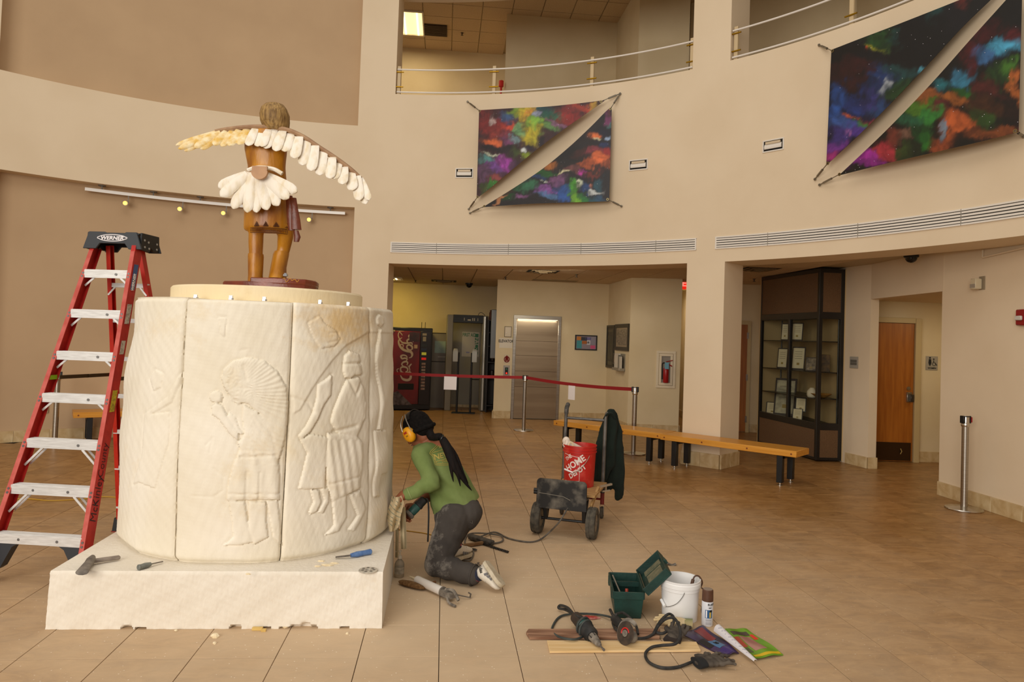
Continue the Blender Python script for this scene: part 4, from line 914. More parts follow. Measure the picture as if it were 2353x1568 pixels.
for u, v in ((413, 683), (511, 683), (604, 686), (758, 693), (834, 700)):
    a, _ = dtheta(u, v+8); P = Vector((DC.x+.70*math.sin(a), DC.y-.70*math.cos(a), Z1+.004)); mb = MB(); mb.box((0, 0, .012), (.018, .014, .024)); mb.lathe([(.016, 0), (.016, .01)], 6, (0, 0, 0))
    if lead is None:
        lead = tag(new('anchor_bolt', mb, mat('bolt_zinc', '#c9ccd2', rough=.3, metal=1), None), 'small shiny bolt on the rim of the carved drum beside the cap stone', 'bolt', 'bolts around the cap stone')
        o = lead
    else: o = lead.copy(); COL.objects.link(o)
    o.location = P; o['label'] = 'small shiny bolt beside the cap stone, '+('leftmost of five', 'second of five from the left', 'middle one of five', 'second of five from the right', 'rightmost of five')[(413, 511, 604, 758, 834).index(u)]

# ------------------------------------------------------------------ carved wooden dancer on the cap
M_WOOD = mat('stained_carving', '#7c3e05', '#d49218', scale=7, rough=.38, detail=7, bump=.25, bscale=40, stretch=(1, 1, .35), lo=.3, hi=.7)
M_WOODR = mat('dark_stained_carving', '#5a2410', '#7c3a1c', scale=9, rough=.4, bump=.25, bscale=40)
M_HAIR = mat('carved_hair', '#6e4f22', '#a38048', scale=22, rough=.6, bump=.6, bscale=45, stretch=(3, 3, .6))
M_FEA = mat('painted_feather', '#ece2d2', '#d8c49c', scale=26, rough=.6, bump=.5, bscale=30, stretch=(1, 1, .4), lo=.45, hi=.8)
M_FEAY = mat('painted_feather_gold', '#d8ad4e', '#ecdcb4', scale=20, rough=.6, bump=.5, bscale=30, lo=.35, hi=.65)
SY = DC.y; ZS = ZC
st = thing('dancer_statue', 'painted wooden eagle dancer statue with white feather wings on the cap stone', 'statue', (DC.x, DC.y, ZS))
def sil(mb, rings, Y, dep=.8, n=20):
    """elliptical rings from silhouette: (centre u, v, half width px, depth factor, y shift)"""
    rr = []
    for q in rings:
        u, v, hw = q[:3]; d = q[3] if len(q) > 3 else dep; y = Y+(q[4] if len(q) > 4 else 0); c = at(u, v, y); w = hw*y/F_PX
        rr.append([c+Vector((w*math.cos(2*PI*k/n), w*d*math.sin(2*PI*k/n), 0)) for k in range(n)])
    return mb.loft(rr)
mb = MB()
sil(mb, [(611, 300, 26, .8), (612, 312, 50, .55), (611, 345, 49, .6), (612, 370, 45, .65), (613, 385, 43, .66), (613, 400, 44, .7), (613, 440, 48, .72), (613, 490, 51, .75), (612, 526, 51, .75), (612, 533, 49, .7)], SY)
sil(mb, [(589, 520, 17, 1), (588, 555, 17, 1), (588, 580, 15.5, 1), (588, 600, 15.5, 1), (587, 632, 15, 1), (587, 648, 14, 1.3)], SY-.03, n=14)
sil(mb, [(655, 520, 20, 1), (656, 545, 18, 1, .03), (652, 572, 15, 1, .05), (648, 586, 15, 1, .05), (641, 612, 16, 1, .04), (638, 640, 17, 1.3, .02)], SY+.02, n=14)
sil(mb, [(632, 308, 22), (632, 285, 26), (632, 262, 26), (632, 246, 16)], SY)
mb.chain([at(630, 312, SY), at(520, 314, SY), at(440, 332, SY)], [.04, .026, .012]); mb.chain([at(640, 312, SY), at(720, 345, SY), at(820, 432, SY)], [.04, .028, .014])
fuse('body', mb, .011, M_WOOD, st, 3)
mb = MB(); sil(mb, [(631, 237, 10, .9), (631, 241, 21, .95), (630, 250, 29, 1), (631, 264, 33.5, 1.02), (632, 280, 33, 1), (634, 292, 30, .95), (635, 302, 26, .9)], SY, 1, 22); new('hair', mb, M_HAIR, st, smooth=60)
for rr in ([(588, 584, 17, 1.05), (588, 590, 17.5, 1.05), (587, 632, 16, 1.1), (587, 650, 16, 1.5)], [(648, 578, 16, 1.1, .05), (646, 585, 17.5, 1.1, .05), (640, 615, 17.5, 1.1, .04), (638, 640, 19, 1.5, .02)]):
    mb = MB(); sil(mb, rr, SY-.03 if rr[0][0] < 600 else SY+.02, 1, 16); new('boot', mb, M_WOOD, st, smooth=50)
mb = MB(); pts = [(-.345, -.05), (-.30, -.15), (-.12, -.22), (.08, -.22), (.25, -.18), (.285, -.05), (.26, .12), (.05, .2), (-.2, .17)]
c = Vector((at(625, 655, SY-.1).x, SY-.02, ZS)); mb.prism([(p[0], p[1]) for p in pts], 0, .052, c)
mb.prism([(-.10, -.215), (.08, -.225), (.255, -.185), (.29, -.05), (.262, .12), (.05, .2), (-.06, .19), (-.14, .0)], .04, .078, c); new('foot_block', mb, mat('base_wood', '#5f2310', '#7a3218', scale=8, rough=.32, bump=.15), st, bevel=.006)
mb = MB(); P = at(656, 632, SY+.0); mb.lathe([(.018, 0), (.018, .014), (.011, .014), (.011, .022)], 8, P-Vector((0, 0, .01))); new('bolt', mb, mat('bolt_zinc', '#c9ccd2'), st)
mb = MB(); _p = at(650, 643, SY-.235); mb.tube(spline([_p+Vector((.012*k, -.004-.0004*k, .010*math.sin(k*2.1)+.006*math.cos(k*5))) for k in range(10)], 4), .0016, 4); new('signature', mb, mat('incised_gold', '#c9922e', rough=.6), st)
# sash with tassels on the right
for i, rr in enumerate(([(672, 455, 9), (676, 480, 9), (678, 505, 12), (680, 528, 13)], [(680, 530, 6), (683, 545, 8), (681, 556, 6)], [(664, 450, 8), (668, 500, 9), (670, 530, 8)])):
    mb = MB(); sil(mb, [(*q, .5) for q in rr], SY-.07, .5, 12); new('sash', mb, M_WOODR, st, smooth=50)
# skirt trim: stepped motif and hem lines cut into the skirt
def skirt_pt(u, v):
    c = at(612, v, SY); w = 51*SY/F_PX+.004; P = at(u, v, SY-.2); x = min(max((P.x-c.x)/w, -.98), .98); return Vector((c.x+x*w, SY-w*.75*math.sqrt(1-x*x)-.001, P.z))
M_CUT = mat('carved_groove', '#4a2006', rough=.8)
mb = MB()
for u0 in (576, 597, 619, 641):
    for k, hh in enumerate((3, 6, 9, 12, 10, 7, 4)): mb.tube([skirt_pt(u0+1.7*k-2, 516), skirt_pt(u0+1.7*k-2, 516-hh)], .0018, 4)
for k in range(34): mb.tube([skirt_pt(564+2.9*k, 521), skirt_pt(564+2.9*k, 528)], .0016, 4)
new('motif', mb, M_CUT, st, kind='stuff')
for v in (519, 530):
    mb = MB(); mb.tube([skirt_pt(u, v) for u in range(563, 664, 5)], .002, 4); new('hem_line', mb, M_CUT, st)
# feathers
def feather(mb, root, tip, w, th=.012, droop=.0, bulge=0):
    a, b = Vector(root), Vector(tip); d = b-a; L_ = d.length; d.normalize(); side = d.cross(Vector((0, 1, 0))).normalized(); nrm = Vector((0, -1, 0)); rings = []
    prof = [(-.06, .75), (.12, .88), (.35, .96), (.6, 1), (.80, .96), (.91, .76), (.97, .45), (1, .12)]
    for t, q in prof:
        c = a+d*(L_*t)+nrm*(bulge*math.sin(t*PI)+droop*t*t)
        rings.append([c+side*(w*q*math.cos(2*PI*k/10))+nrm*(th*(.4+.6*q)*math.sin(2*PI*k/10)) for k in range(10)])
    mb.loft(rings)
C3 = lambda x, y: (380+x/3.408, 220+y/3.408)
LW = [((410, 285), (98, 398), 18), ((415, 295), (118, 425), 22), ((410, 300), (165, 442), 22), ((420, 305), (243, 415), 26), ((450, 300), (292, 428), 26), ((475, 285), (395, 398), 28), ((525, 280), (455, 408), 28), ((575, 275), (512, 403), 30), ((640, 268), (588, 394), 32), ((700, 266), (662, 402), 30), ((755, 266), (735, 408), 30), ((805, 272), (768, 410), 30)]
RW = [((850, 272), (795, 424), 32), ((915, 285), (876, 444), 34), ((975, 305), (946, 448), 36), ((1045, 330), (1022, 500), 36), ((1105, 362), (1085, 555), 36), ((1170, 402), (1152, 598), 36), ((1235, 445), (1218, 632), 36), ((1305, 492), (1300, 658), 34), ((1355, 532), (1330, 660), 32), ((1400, 566), (1396, 702), 33), ((1450, 606), (1478, 748), 36), ((1500, 640), (1528, 828), 34), ((1525, 660), (1578, 856), 30), ((1540, 672), (1604, 826), 24)]
for i, (r0, t0, w) in enumerate(LW+RW):
    yy = SY-.085-.012*(i % 2); mb = MB(); feather(mb, at(*C3(*r0), yy+.03), at(*C3(*t0), yy-.02), w*1.22/3.408*SY/F_PX, .0075, .03, .012); new('feather', mb, M_FEAY if i < 9 else M_FEA, st, smooth=60)
for i, (x, y) in enumerate(((430, 725), (447, 795), (545, 893), (655, 922), (728, 922), (812, 902), (900, 868), (978, 812), (1042, 762))):
    yy = SY-.13-.012*(i % 2); mb = MB(); feather(mb, at(*C3(700+(x-735)*.22, 618+abs(x-735)*.02), yy), at(*C3(x, y), yy-.03), (44 if i in (3, 4) else 46)/3.408*SY/F_PX, .013, .03, .01); new('tail_feather', mb, M_FEA, st, smooth=60)
for pts, rad in ((((395, 283), (470, 268), (600, 252), (720, 246), (850, 252), (960, 272), (1080, 325), (1200, 405), (1330, 490), (1450, 580), (1525, 650)), .020),):
    mb = MB(); mb.tube(spline([at(*C3(*p), SY-.045) for p in pts], 4), .020, 8, flat=.9); new('wing_arm', mb, mat('wing_brown', '#8f6a4a', '#a98560', scale=14, rough=.55), st)
mb = MB(); P = at(597, 396, SY-.20); R = Matrix.Rotation(PI/2, 3, 'X'); mb.prism([(.055*math.cos(a), -.055*abs(math.sin(a))) for a in np.linspace(0, PI, 12)], -.012, .012, P+Vector((0, 0, .006)), R); mb.box(P+Vector((.0, 0, .022)), (.10, .02, .035)); new('fan_boss', mb, mat('fan_boss', '#9a6428', '#b07c3e', scale=10, rough=.4), st)
mb = MB()
pts = [(645, 585), (690, 568), (740, 562), (800, 566), (860, 580), (915, 612)]; mb.tube(spline([at(*C3(*p), SY-.145) for p in pts], 4), .014, 8); new('belt', mb, M_FEA, st)
# ------------------------------------------------------------------ step ladder
M_LRED = mat('fibreglass_red', '#a3150f', '#b8241a', scale=14, rough=.5, bump=.08, bscale=90)
M_LREDD = mat('fibreglass_orange', '#c42408', '#b31c08', scale=12, rough=.45)
M_ALU = mat('aluminium', '#e2e0dd', '#cfccc8', scale=9, rough=.4, metal=.3, stretch=(1, 12, 12))
M_BOOT = mat('boot_grey', '#2b2e33', rough=.5)
lad = thing('step_ladder', 'tall red fibreglass step ladder with aluminium treads left of the carved drum', 'ladder', (-3.3, 5.1, 0))
def yf(z, s): return 4.44 + .372*z + (.5-s)*.05         # s: 0 left rail, 1 right rail
def on(u, v, s):
    y = 4.8
    for _ in range(6): P = at(u, v, y); y = yf(P.z, s)
    return P
def railpt(P0, P1, z): return P0 + (P1-P0)*((z-P0.z)/(P1.z-P0.z))
RL = (on(-22, 1246, 0), on(214, 562, 0)); RRt = (on(190, 1250, 1), on(308, 562, 1))
LU = (railpt(*RRt, 0)-railpt(*RL, 0)); LU.z = 0; LU.normalize(); LV = Vector((-LU.y, LU.x, 0))
def channel(a, b, inward, depth, mref, name):
    a, b = Vector(a), Vector(b); ax = (b-a).normalized(); x = inward-ax*inward.dot(ax); x.normalize(); y = ax.cross(x)
    if y.dot(LV) < 0: y = -y
    w, t, d = .032, .005, depth; prof = [(0, 0), (w, 0), (w, t), (t, t), (t, d-t), (w, d-t), (w, d), (0, d)]
    m = MB(); m.loft([[p+x*q[0]+y*q[1] for q in prof] for p in (a, b)]); return new(name, m, mref, lad, smooth=0)
ZT = 2.235
r1 = channel(railpt(*RRt, .03)+LU*.016, railpt(*RRt, ZT)+LU*.016, -LU, .085, M_LRED, 'side_rail')
r0 = channel(railpt(*RL, .03)-LU*.016, railpt(*RL, ZT)-LU*.016, LU, .085, M_LRED, 'side_rail')
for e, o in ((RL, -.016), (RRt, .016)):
    m = MB(); m.bar(railpt(*e, .05)+LU*(o+(-.016 if o > 0 else .016))-LV*.0015, railpt(*e, ZT-.05)+LU*(o+(-.016 if o > 0 else .016))-LV*.0015, .031, .002, up=LV); new('lit_front_flange', m, mat('lit_flange_red', '#c05a50', '#b04438', scale=14, rough=.6), lad, smooth=0)  # paler strip: light on the front flanges put into the colour
# rear section
BL = (fl(268, 1222, .0), at(243, 565, 5.40)); BR = (BL[0]+LU*.60, BL[1]+LU*.32)
BR = (BR[0], at(322, 566, BR[1].y))
for a, b, sgn in ((BL[0], BL[1], 1), (BR[0], BR[1], -1)): channel(a+Vector((0, 0, .03)), b, LU*sgn, .05, M_LREDD, 'rear_rail')
# treads
for k, v in enumerate((1250, 1135, 1027, 921, 822, 724, 631)):
    ua = (2, 18, 53, 90, 122, 157, 187)[k]; P = on((178, 196, 215, 232, 250, 268, 284)[k], v, 1); z = P.z
    a = railpt(*RL, z)+LU*.012+LV*.008; b = railpt(*RRt, z)-LU*.012+LV*.008; m = MB(); c = (a+b)/2+LV*.036; L_ = (b-a).length; R = Matrix((LU, LV, Vector((0, 0, 1)))).transposed()
    m.box(c+Vector((0, 0, .028)), (L_, .075, .004), R); m.box(c-LV*.0365, (L_, .004, .056), R); m.box(c+LV*.0365+Vector((0, 0, .012)), (L_, .004, .034), R)
    for q in range(5): m.box(c+LV*(-.028+q*.014)+Vector((0, 0, .031)), (L_, .004, .003), R)
    tr = new('tread', m, M_ALU, lad, smooth=0)
    for s in (.28, .72):
        m = MB(); m.lathe([(.009, 0), (.009, .003)], 10, a.lerp(b, s)-LV*.001, frame(-LV)); new('rivet', m, mat('rivet_grey', '#7d7a78', rough=.4, metal=.7), tr)
    big = k < 3
    for e, sg in ((a, 1), (b, -1)):
        for off in ((.0, .05) if big and k else (.012,)):
            L2 = .115 if big else .065; m = MB(); p = e+LU*sg*(L2*.95)-Vector((0, 0, .026))+LV*off; q = e-LU*sg*.004-Vector((0, 0, .03+L2*(1.0 if big else .85)))+LV*off-LU*sg*.05*(L2)
            if k: m.bar(p, q, .014, .006, up=LV); new('brace', m, M_ALU, lad, smooth=0)
    for e in (RL, RRt):   # rivets through the front flange
        for dz in (.006, -.018):
            m = MB(); p = railpt(*e, z+dz)-LV*.003; m.lathe([(.008, 0), (.008, .003)], 8, p, frame(-LV)); new('rivet', m, mat('rivet_grey', '#7d7a78'), r1 if e is RRt else r0)
# black plastic corner gussets under the lowest tread and feet
for e, sg in ((railpt(*RL, .26)+LU*.03, 1), (railpt(*RRt, .26)-LU*.03, -1)):
    m = MB(); m.prism([(0, 0), (.15*sg, 0), (.10*sg, -.03), (.03*sg, -.16), (0, -.18)] if sg > 0 else [(0, 0), (0, -.18), (.03*sg, -.16), (.10*sg, -.03), (.15*sg, 0)], -.03, .03, e+LV*.045, Matrix((LU, Vector((0, 0, 1)), -LV)).transposed()); new('gusset', m, M_BOOT, lad, smooth=0)
for p in (railpt(*RL, .035), railpt(*RRt, .035)):
    m = MB(); m.box(p+LV*.04+Vector((0, 0, .005)), (.07, .11, .08), Matrix((LU, LV, Vector((0, 0, 1)))).transposed(), .85); new('foot', m, M_BOOT, lad, bevel=.005)
for p in (BL[0], BR[0]):
    m = MB(); m.box(p+LV*.02+Vector((0, 0, .055)), (.06, .085, .11), Matrix((LU, LV, Vector((0, 0, 1)))).transposed(), .72); f_ = new('foot', m, M_BLACK, lad, bevel=.004)
    m = MB(); m.box(p+LV*.02+Vector((0, 0, .004)), (.064, .088, .008), Matrix((LU, LV, Vector((0, 0, 1)))).transposed()); new('sole', m, mat('sole_red', '#8a2a20'), f_)
m = MB(); m.tube(spline([BL[0]+LU*.03+Vector((0, 0, .22)), BL[0]+LU*.10+Vector((0, 0, .30)), BL[0]+LU*.16+Vector((0, 0, .36))], 5), .022, 8); new('rear_brace', m, M_BLACK, lad)
def on2(v, s):
    P0, P1 = (BL if s == 0 else BR); y = 5.5
    for _ in range(6): P = at(280, v, y); y = (P0+(P1-P0)*((P.z-P0.z)/(P1.z-P0.z))).y
    return P0+(P1-P0)*((P.z-P0.z)/(P1.z-P0.z))
for k, v in enumerate((1165, 1076, 993, 911, 825, 737, 656)):
    a, b = on2(v, 0), on2(v, 1); b.z = a.z; m = MB(); m.bar(a+LV*.02, b+LV*.02, .03, .032); bb = new('rear_bar', m, M_ALU, lad, smooth=0)
    if k == 6:
        for e, sg in ((a, 1), (b, -1)): m = MB(); m.bar(e+LU*sg*.07+LV*.01, e+LU*sg*.005+LV*.01-Vector((0, 0, .075)), .012, .006, up=LV); new('brace', m, M_ALU, lad, smooth=0)
# spreaders
for s in (0, 1):
    fr = on(125 if s == 0 else 258, 868 if s == 0 else 872, s)+LV*.05; bk = on2(862, s); mid = fr.lerp(bk, .55); m = MB(); m.bar(fr, mid, .006, .026); m.bar(mid-LV*.03, bk+LV*.02, .006, .026); m.lathe([(.012, -.01), (.012, .01)], 8, mid, frame(LU)); new('spreader', m, mat('spreader_bronze', '#4a3a22', rough=.45, metal=.5), lad, smooth=0)
P = on(112, 868, 0); m = MB(); m.box(P+LU*.0+LV*.043, (.004, .075, .03), Matrix((LU, LV, Vector((0, 0, 1)))).transposed()); new('sticker', m, mat('sticker_lime', '#8fb81c', rough=.5), lad, label='lime green arrow sticker', smooth=0)
# top cap
TL, TRr = railpt(*RL, 2.30), railpt(*RRt, 2.30); c = (TL+TRr)/2; hw = (TRr-TL).length/2+.035; CR = Matrix((LU, Vector((0, 0, 1)), -LV)).transposed()
o0 = Vector((c.x, c.y, 2.325))-LV*.03
m = MB(); m.prism([(-hw-.03, -.125), (-hw+.07, -.125), (-hw+.10, -.085), (hw-.10, -.085), (hw-.07, -.125), (hw+.03, -.125), (hw-.012, 0), (.10, 0), (.09, -.008), (-.05, -.008), (-.06, 0), (-hw+.012, 0)], -.008, .008, o0, CR)
tc_ = new('top_cap', m, M_BOOT, lad, bevel=.003, smooth=0)
m = MB(); m.prism([(-hw-.03, -.125), (-hw+.07, -.125), (-hw+.10, -.085), (hw-.10, -.085), (hw-.07, -.125), (hw+.03, -.125), (hw-.012, 0), (-hw+.012, 0)], -.008, .008, o0+LV*.25, CR); new('cap_back', m, M_BOOT, lad, bevel=.003, smooth=0)
for sg in (-1, 1):
    m = MB(); m.prism([(.008, -.125), (.12, -.135), (.14, -.10), (.17, -.12), (.25, -.12), (.24, 0), (.02, 0)], -.01, .01, o0+LU*sg*(hw+.006), Matrix((LV, Vector((0, 0, 1)), LU)).transposed()); ce = new('cap_end', m, M_BLACK, lad, bevel=.003, smooth=0)
    for (y, z) in ((.05, -.05), (.10, -.06), (.055, -.10), (.11, -.105), (.21, -.06), (.21, -.10)):
        m = MB(); m.lathe([(.008, 0), (.008, .004)], 8, o0+LU*sg*(hw+.016)+LV*y+Vector((0, 0, z)), frame(LU*sg)); new('rivet', m, mat('rivet_pale', '#a8a49c', rough=.4), ce)
m = MB(); m.box(o0+LV*.125+Vector((0, 0, -.012)), (hw*2, .25, .014), Matrix((LU, LV, Vector((0, 0, 1)))).transposed()); new('cap_tray', m, M_BOOT, lad, bevel=.003, smooth=0)
lc = o0-LV*.0095+Vector((0, 0, -.045))
m = MB(); m.tube([lc+LU*.105*math.cos(a)*(1 if abs(math.cos(a)) < .98 else 1.08)+Vector((0, 0, .024*math.sin(a))) for a in np.linspace(0, 2*PI, 36, endpoint=False)], .0035, 4, True); new('badge_rim', m, M_PAPER, lad)
text('WERNER', .038, M_PAPER, lad, lc+Vector((0, 0, -.002))-LV*.001, LU, (0, 0, 1), bold=.0012, shear=.15, sx=1.15)
# decals on the outer face of the right rail
WX = (RRt[1]-RRt[0]).normalized(); 
def decal(v, ln, wd, m, txt=None, col=None, sz=.03):
    P = on(300, v, 1); z = P.z; p = railpt(*RRt, z)+LU*.0175+LV*.043; R = Matrix((LU, LV, WX)).transposed(); mb = MB(); mb.box(p, (.0012, wd, ln), R); o = new('decal', mb, m, lad, smooth=0)
    if txt: text(txt, sz, col, lad, p+LU*.0012, WX, -LV, bold=.0006)
decal(636, .20, .05, mat('decal_blue', '#31507f', rough=.4)); decal(648, .12, .046, mat('decal_grey', '#8b9198', rough=.4), 'WERNER', M_PAPER, .034)
decal(722, .15, .05, mat('decal_pale', '#c9bfae', '#8f8778', scale=60, rough=.5)); decal(800, .10, .045, mat('decal_pale', '#c9bfae')); decal(925, .15, .05, mat('decal_yellow', '#c9b21e', '#8d7f1c', scale=60, rough=.5))
P = on(220, 1150, 1); p = railpt(*RRt, P.z)+LU*.0172+LV*.04; text('McKinley', .085, M_INK, lad, p, WX, -LV, bold=-.0012, sx=.92, name='handwriting', ext=.0006)
P = on(232, 1060, 1); p = railpt(*RRt, P.z)+LU*.0172+LV*.04; text('County', .075, M_INK, lad, p, WX, -LV, bold=-.0014, name='handwriting', ext=.0006)

# ------------------------------------------------------------------ queue stanchions and belt
M_BELT = mat('belt_red', '#8f0f14', rough=.7)
def stanchion(P, label, rot=0.0, src=[None]):
    if src[0]: return dup(src[0], (P.x, P.y, 0), rot, label)
    t = thing('queue_stanchion', label, 'stanchion', (P.x, P.y, 0), rot, 'belt stanchions'); src[0] = t
    mb = MB(); mb.lathe([(.180, 0), (.182, .008), (.178, .016), (.06, .028), (.04, .034)], 40); new('base_plate', mb, M_CHROME, t, world=False)
    mb = MB(); mb.lathe([(.034, .03), (.034, .90)], 24); new('pole', mb, M_STEEL, t, world=False)
    mb = MB(); mb.lathe([(.038, .875), (.041, .88), (.041, .905), (.038, .91)], 24); new('collar', mb, M_CHROME, t, world=False)
    mb = MB(); mb.lathe([(.037, .908), (.037, .984), (.034, .99), (.001, .99)], 24); hd = new('belt_head', mb, M_CHROME, t, world=False)
    for a in (0, PI): mb = MB(); mb.box((math.cos(a)*.035, 0, .95), (.03, .05, .078)); new('belt_slot', mb, M_BLACK, hd, world=False, bevel=.003)
    mb = MB(); mb.lathe([(.0385, .978), (.0385, .988)], 20); new('cap', mb, M_BLACK, hd, world=False)
    return t
S1, S2, S3, S0 = fl(1203, 990), fl(1455, 1043.5), fl(2215, 1171), fl(125, 1025)
stanchion(S1, 'polished stanchion in front of the elevator, joining two red belts', .0)
stanchion(S2, 'polished stanchion behind the long wooden benches, at the right end of the red belt', -.4)
s3 = stanchion(S3, 'lone polished stanchion without a belt beside the right wall', .2)
mb = MB(); mb.box((.05, -.01, .95), (.012, .042, .055)); new('belt_end', mb, M_BELT, s3, world=False)
stanchion(S0, 'polished stanchion seen between the rails of the red ladder', .5)
SH = at(878, 940, 12.85); SH.z = 0
stanchion(SH, 'polished stanchion hidden behind the carved drum, holding the left end of the red belt', .1)
def belt(a, b, label, sag):
    mb = MB(); a = Vector((a.x, a.y, .95)); b = Vector((b.x, b.y, .95)); d = (b-a).normalized(); a += d*.04; b -= d*.04
    mb.sheet(lambda u, v: a.lerp(b, u)+Vector((0, 0, -.026+.052*v-sag*4*u*(1-u))), 20, 1, .003); return single('queue_belt', mb, M_BELT, label, 'belt')
belt(SH, S1, 'red retractable belt from the carved drum to the stanchion before the elevator', .012)
belt(S1, S2, 'red retractable belt between the elevator stanchion and the bench stanchion', .03)
def hung(P, label, w, h, rot):
    mb = MB(); R = rotz(rot); n = R @ Vector((0, -1, 0)); x = R @ Vector((1, 0, 0)); mb.sheet(lambda u, v: P+x*(w*(u-.5))+n*(.008+.006*math.sin(u*3))+Vector((0, 0, -h*v)), 4, 6, .001); single('hanging_paper', mb, M_PAPER, label, 'paper', 'papers hanging from the belt')
q = at(1035.5, 867, S1.y-.03); q = SH.lerp(S1, (q.x-SH.x)/(S1.x-SH.x)); hung(Vector((q.x, q.y, .925)), 'white sheet of paper hanging from the belt in front of the metal detector', .225, .235, 0.0)
q = S1.lerp(S2, .475); hung(Vector((q.x, q.y, .90)), 'white sheet of paper hanging from the belt right of the elevator', .16, .23, -.9)

# ------------------------------------------------------------------ benches
M_BENCH = mat('bench_maple', '#c8862c', '#d99a3e', scale=5, rough=.32, detail=7, stretch=(.4, 6, 6), dist=.4)
def bench(P, rot, label, src=[None]):
    if src[0]: return dup(src[0], (P[0], P[1], 0), rot, label)
    t = thing('bench', label, 'bench', (P[0], P[1], 0), rot, 'wooden benches'); src[0] = t; H = .435
    mb = MB(); mb.box((0, 0, H-.0375), (1.80, .43, .075)); top = new('seat', mb, M_BENCH, t, world=False, bevel=.004)
    for x in (-.84, -.30, .30, .84): mb = MB(); mb.lathe([(.011, 0), (.011, .004)], 12, (x, -.213, H-.04), frame((0, -1, 0))); new('plug', mb, mat('wood_plug', '#7a3c14', rough=.5), top, world=False)
    for x in (-.70, .70):
        mb = MB(); mb.box((x, 0, H-.095), (.07, .36, .04)); new('bracket', mb, M_BLACK, t, world=False)
        for y in (-.17, .17):
            mb = MB(); mb.box((x, y, (H-.075+.035)/2), (.07, .07, H-.075-.035)); lg = new('leg', mb, M_BLACK, t, world=False, bevel=.004)
            mb = MB(); mb.lathe([(.032, 0), (.032, .008), (.012, .012), (.010, .038)], 14, (x, y, 0)); new('leveller', mb, M_CHROME, lg, world=False)
    return t
bench((2.853, 9.253), R_(-41.3), 'long golden wooden bench in front of the pillar, nearest the viewer')
bench((1.507, 10.474), R_(-39.6), 'golden wooden bench behind the hand truck and dark jacket')
q = fl(168, 944, .435); d = Vector((math.cos(R_(30)), math.sin(R_(30)), 0)); q = q+d*.9+Vector((-d.y, d.x, 0))*.215
q = q+(Vector((RC.x, RC.y, q.z))-q).normalized()*.22
bench((q.x, q.y), R_(33), 'golden wooden bench against the left wall behind the red ladder')
P = pol(ang(cylhit(104, 934, RR+.22)), RR+.205); t = thing('wall_outlet', 'small beige electrical outlet low on the left wall behind the ladder', 'outlet', (P.x, P.y, cylhit(104, 940, RR+.2).z-.06), -R_(ang(P)))
mb = MB(); mb.box((0, 0, .06), (.075, .012, .12)); new('plate', mb, mat('outlet_plate', '#a58f70', rough=.5), t, world=False, bevel=.003)
for z in (.035, .085): mb = MB(); mb.box((0, -.008, z), (.03, .006, .026)); new('socket', mb, mat('outlet_socket', '#8b775a', rough=.5), t, world=False)
# ------------------------------------------------------------------ kneeling carver
M_SKIN = mat('skin', '#8a4f32', '#97593a', scale=12, rough=.55)
M_SHIRT = mat('green_shirt', '#586b30', '#7c8b52', scale=5, rough=.9, bump=.25, bscale=26, lo=.3, hi=.75, detail=6)
def jeans_mat():
    m = mat('dusty_jeans', '#322d2a', '#443e39', scale=5, rough=.95, bump=.3, bscale=22); nt = m.node_tree; N = nt.nodes.new; L = nt.links.new; b = nt.nodes['Principled BSDF']; base = b.inputs['Base Color'].links[0].from_socket
    tc = N('ShaderNodeTexCoord'); n = N('ShaderNodeTexNoise'); n.inputs['Scale'].default_value = 7; n.inputs['Detail'].default_value = 9; n.inputs['Roughness'].default_value = .75; L(tc.outputs['Object'], n.inputs['Vector'])
    sp = N('ShaderNodeSeparateXYZ'); L(tc.outputs['Object'], sp.inputs[0]); a = N('ShaderNodeMath'); a.operation = 'MULTIPLY_ADD'; L(sp.outputs[0], a.inputs[0]); a.inputs[1].default_value = -1.1; L(n.outputs[0], a.inputs[2])
    mr = N('ShaderNodeMapRange'); mr.inputs[1].default_value = .50; mr.inputs[2].default_value = .80; mr.inputs[4].default_value = .9; L(a.outputs[0], mr.inputs[0])
    mx = N('ShaderNodeMix'); mx.data_type = 'RGBA'; L(mr.outputs[0], mx.inputs[0]); L(base, mx.inputs[6]); mx.inputs[7].default_value = lin('#a39b90'); L(mx.outputs[2], b.inputs['Base Color']); return m
M_JEANS = jeans_mat()
M_BEANIE = mat('black_beanie', '#0d0b0a', '#181412', spec=.15, scale=60, rough=.95, bump=.4, bscale=160)
M_HAIRB = mat('dark_hair', '#080504', '#150b08', scale=14, rough=.75, spec=.2, stretch=(6, 6, .7))
per = thing('person', 'person kneeling at the drum in green shirt, dusty jeans, black beanie and yellow earmuffs', 'person', (-.42, 5.0, 0))
J = at
HC = J(961, 990, 5.12); FD = Vector((-.72, .42, -.55)).normalized()
HU = (Vector((-.25, .0, 1)) - FD*Vector((-.25, .0, 1)).dot(FD)).normalized(); HS = FD.cross(HU)   # face, crown, right-side directions
HR = Matrix((HS, FD, HU)).transposed()
if HS.y < 0: pass
def hp(x, y, z): return HC + HS*x + FD*y + HU*z          # x right, y face, z crown
shL, elL, wrL = J(966, 1046, 5.0), J(993, 1110, 4.90), J(935, 1138, 4.87)
shR, elR, wrR = J(1015, 1040, 5.26), J(996, 1130, 5.24), J(958, 1160, 5.08)
hipL, hipR = J(1043, 1192, 5.0), J(1062, 1180, 5.20)
knL, anL = J(1003, 1298, 4.93), J(1088, 1322, 4.82)
knR = J(1014, 1278, 5.22); anR = J(1046, 1262, 5.36)
knL.z = max(knL.z, .088); knR.z = max(knR.z, .088); anL.z = max(anL.z, .07); anR.z = max(anR.z, .09)
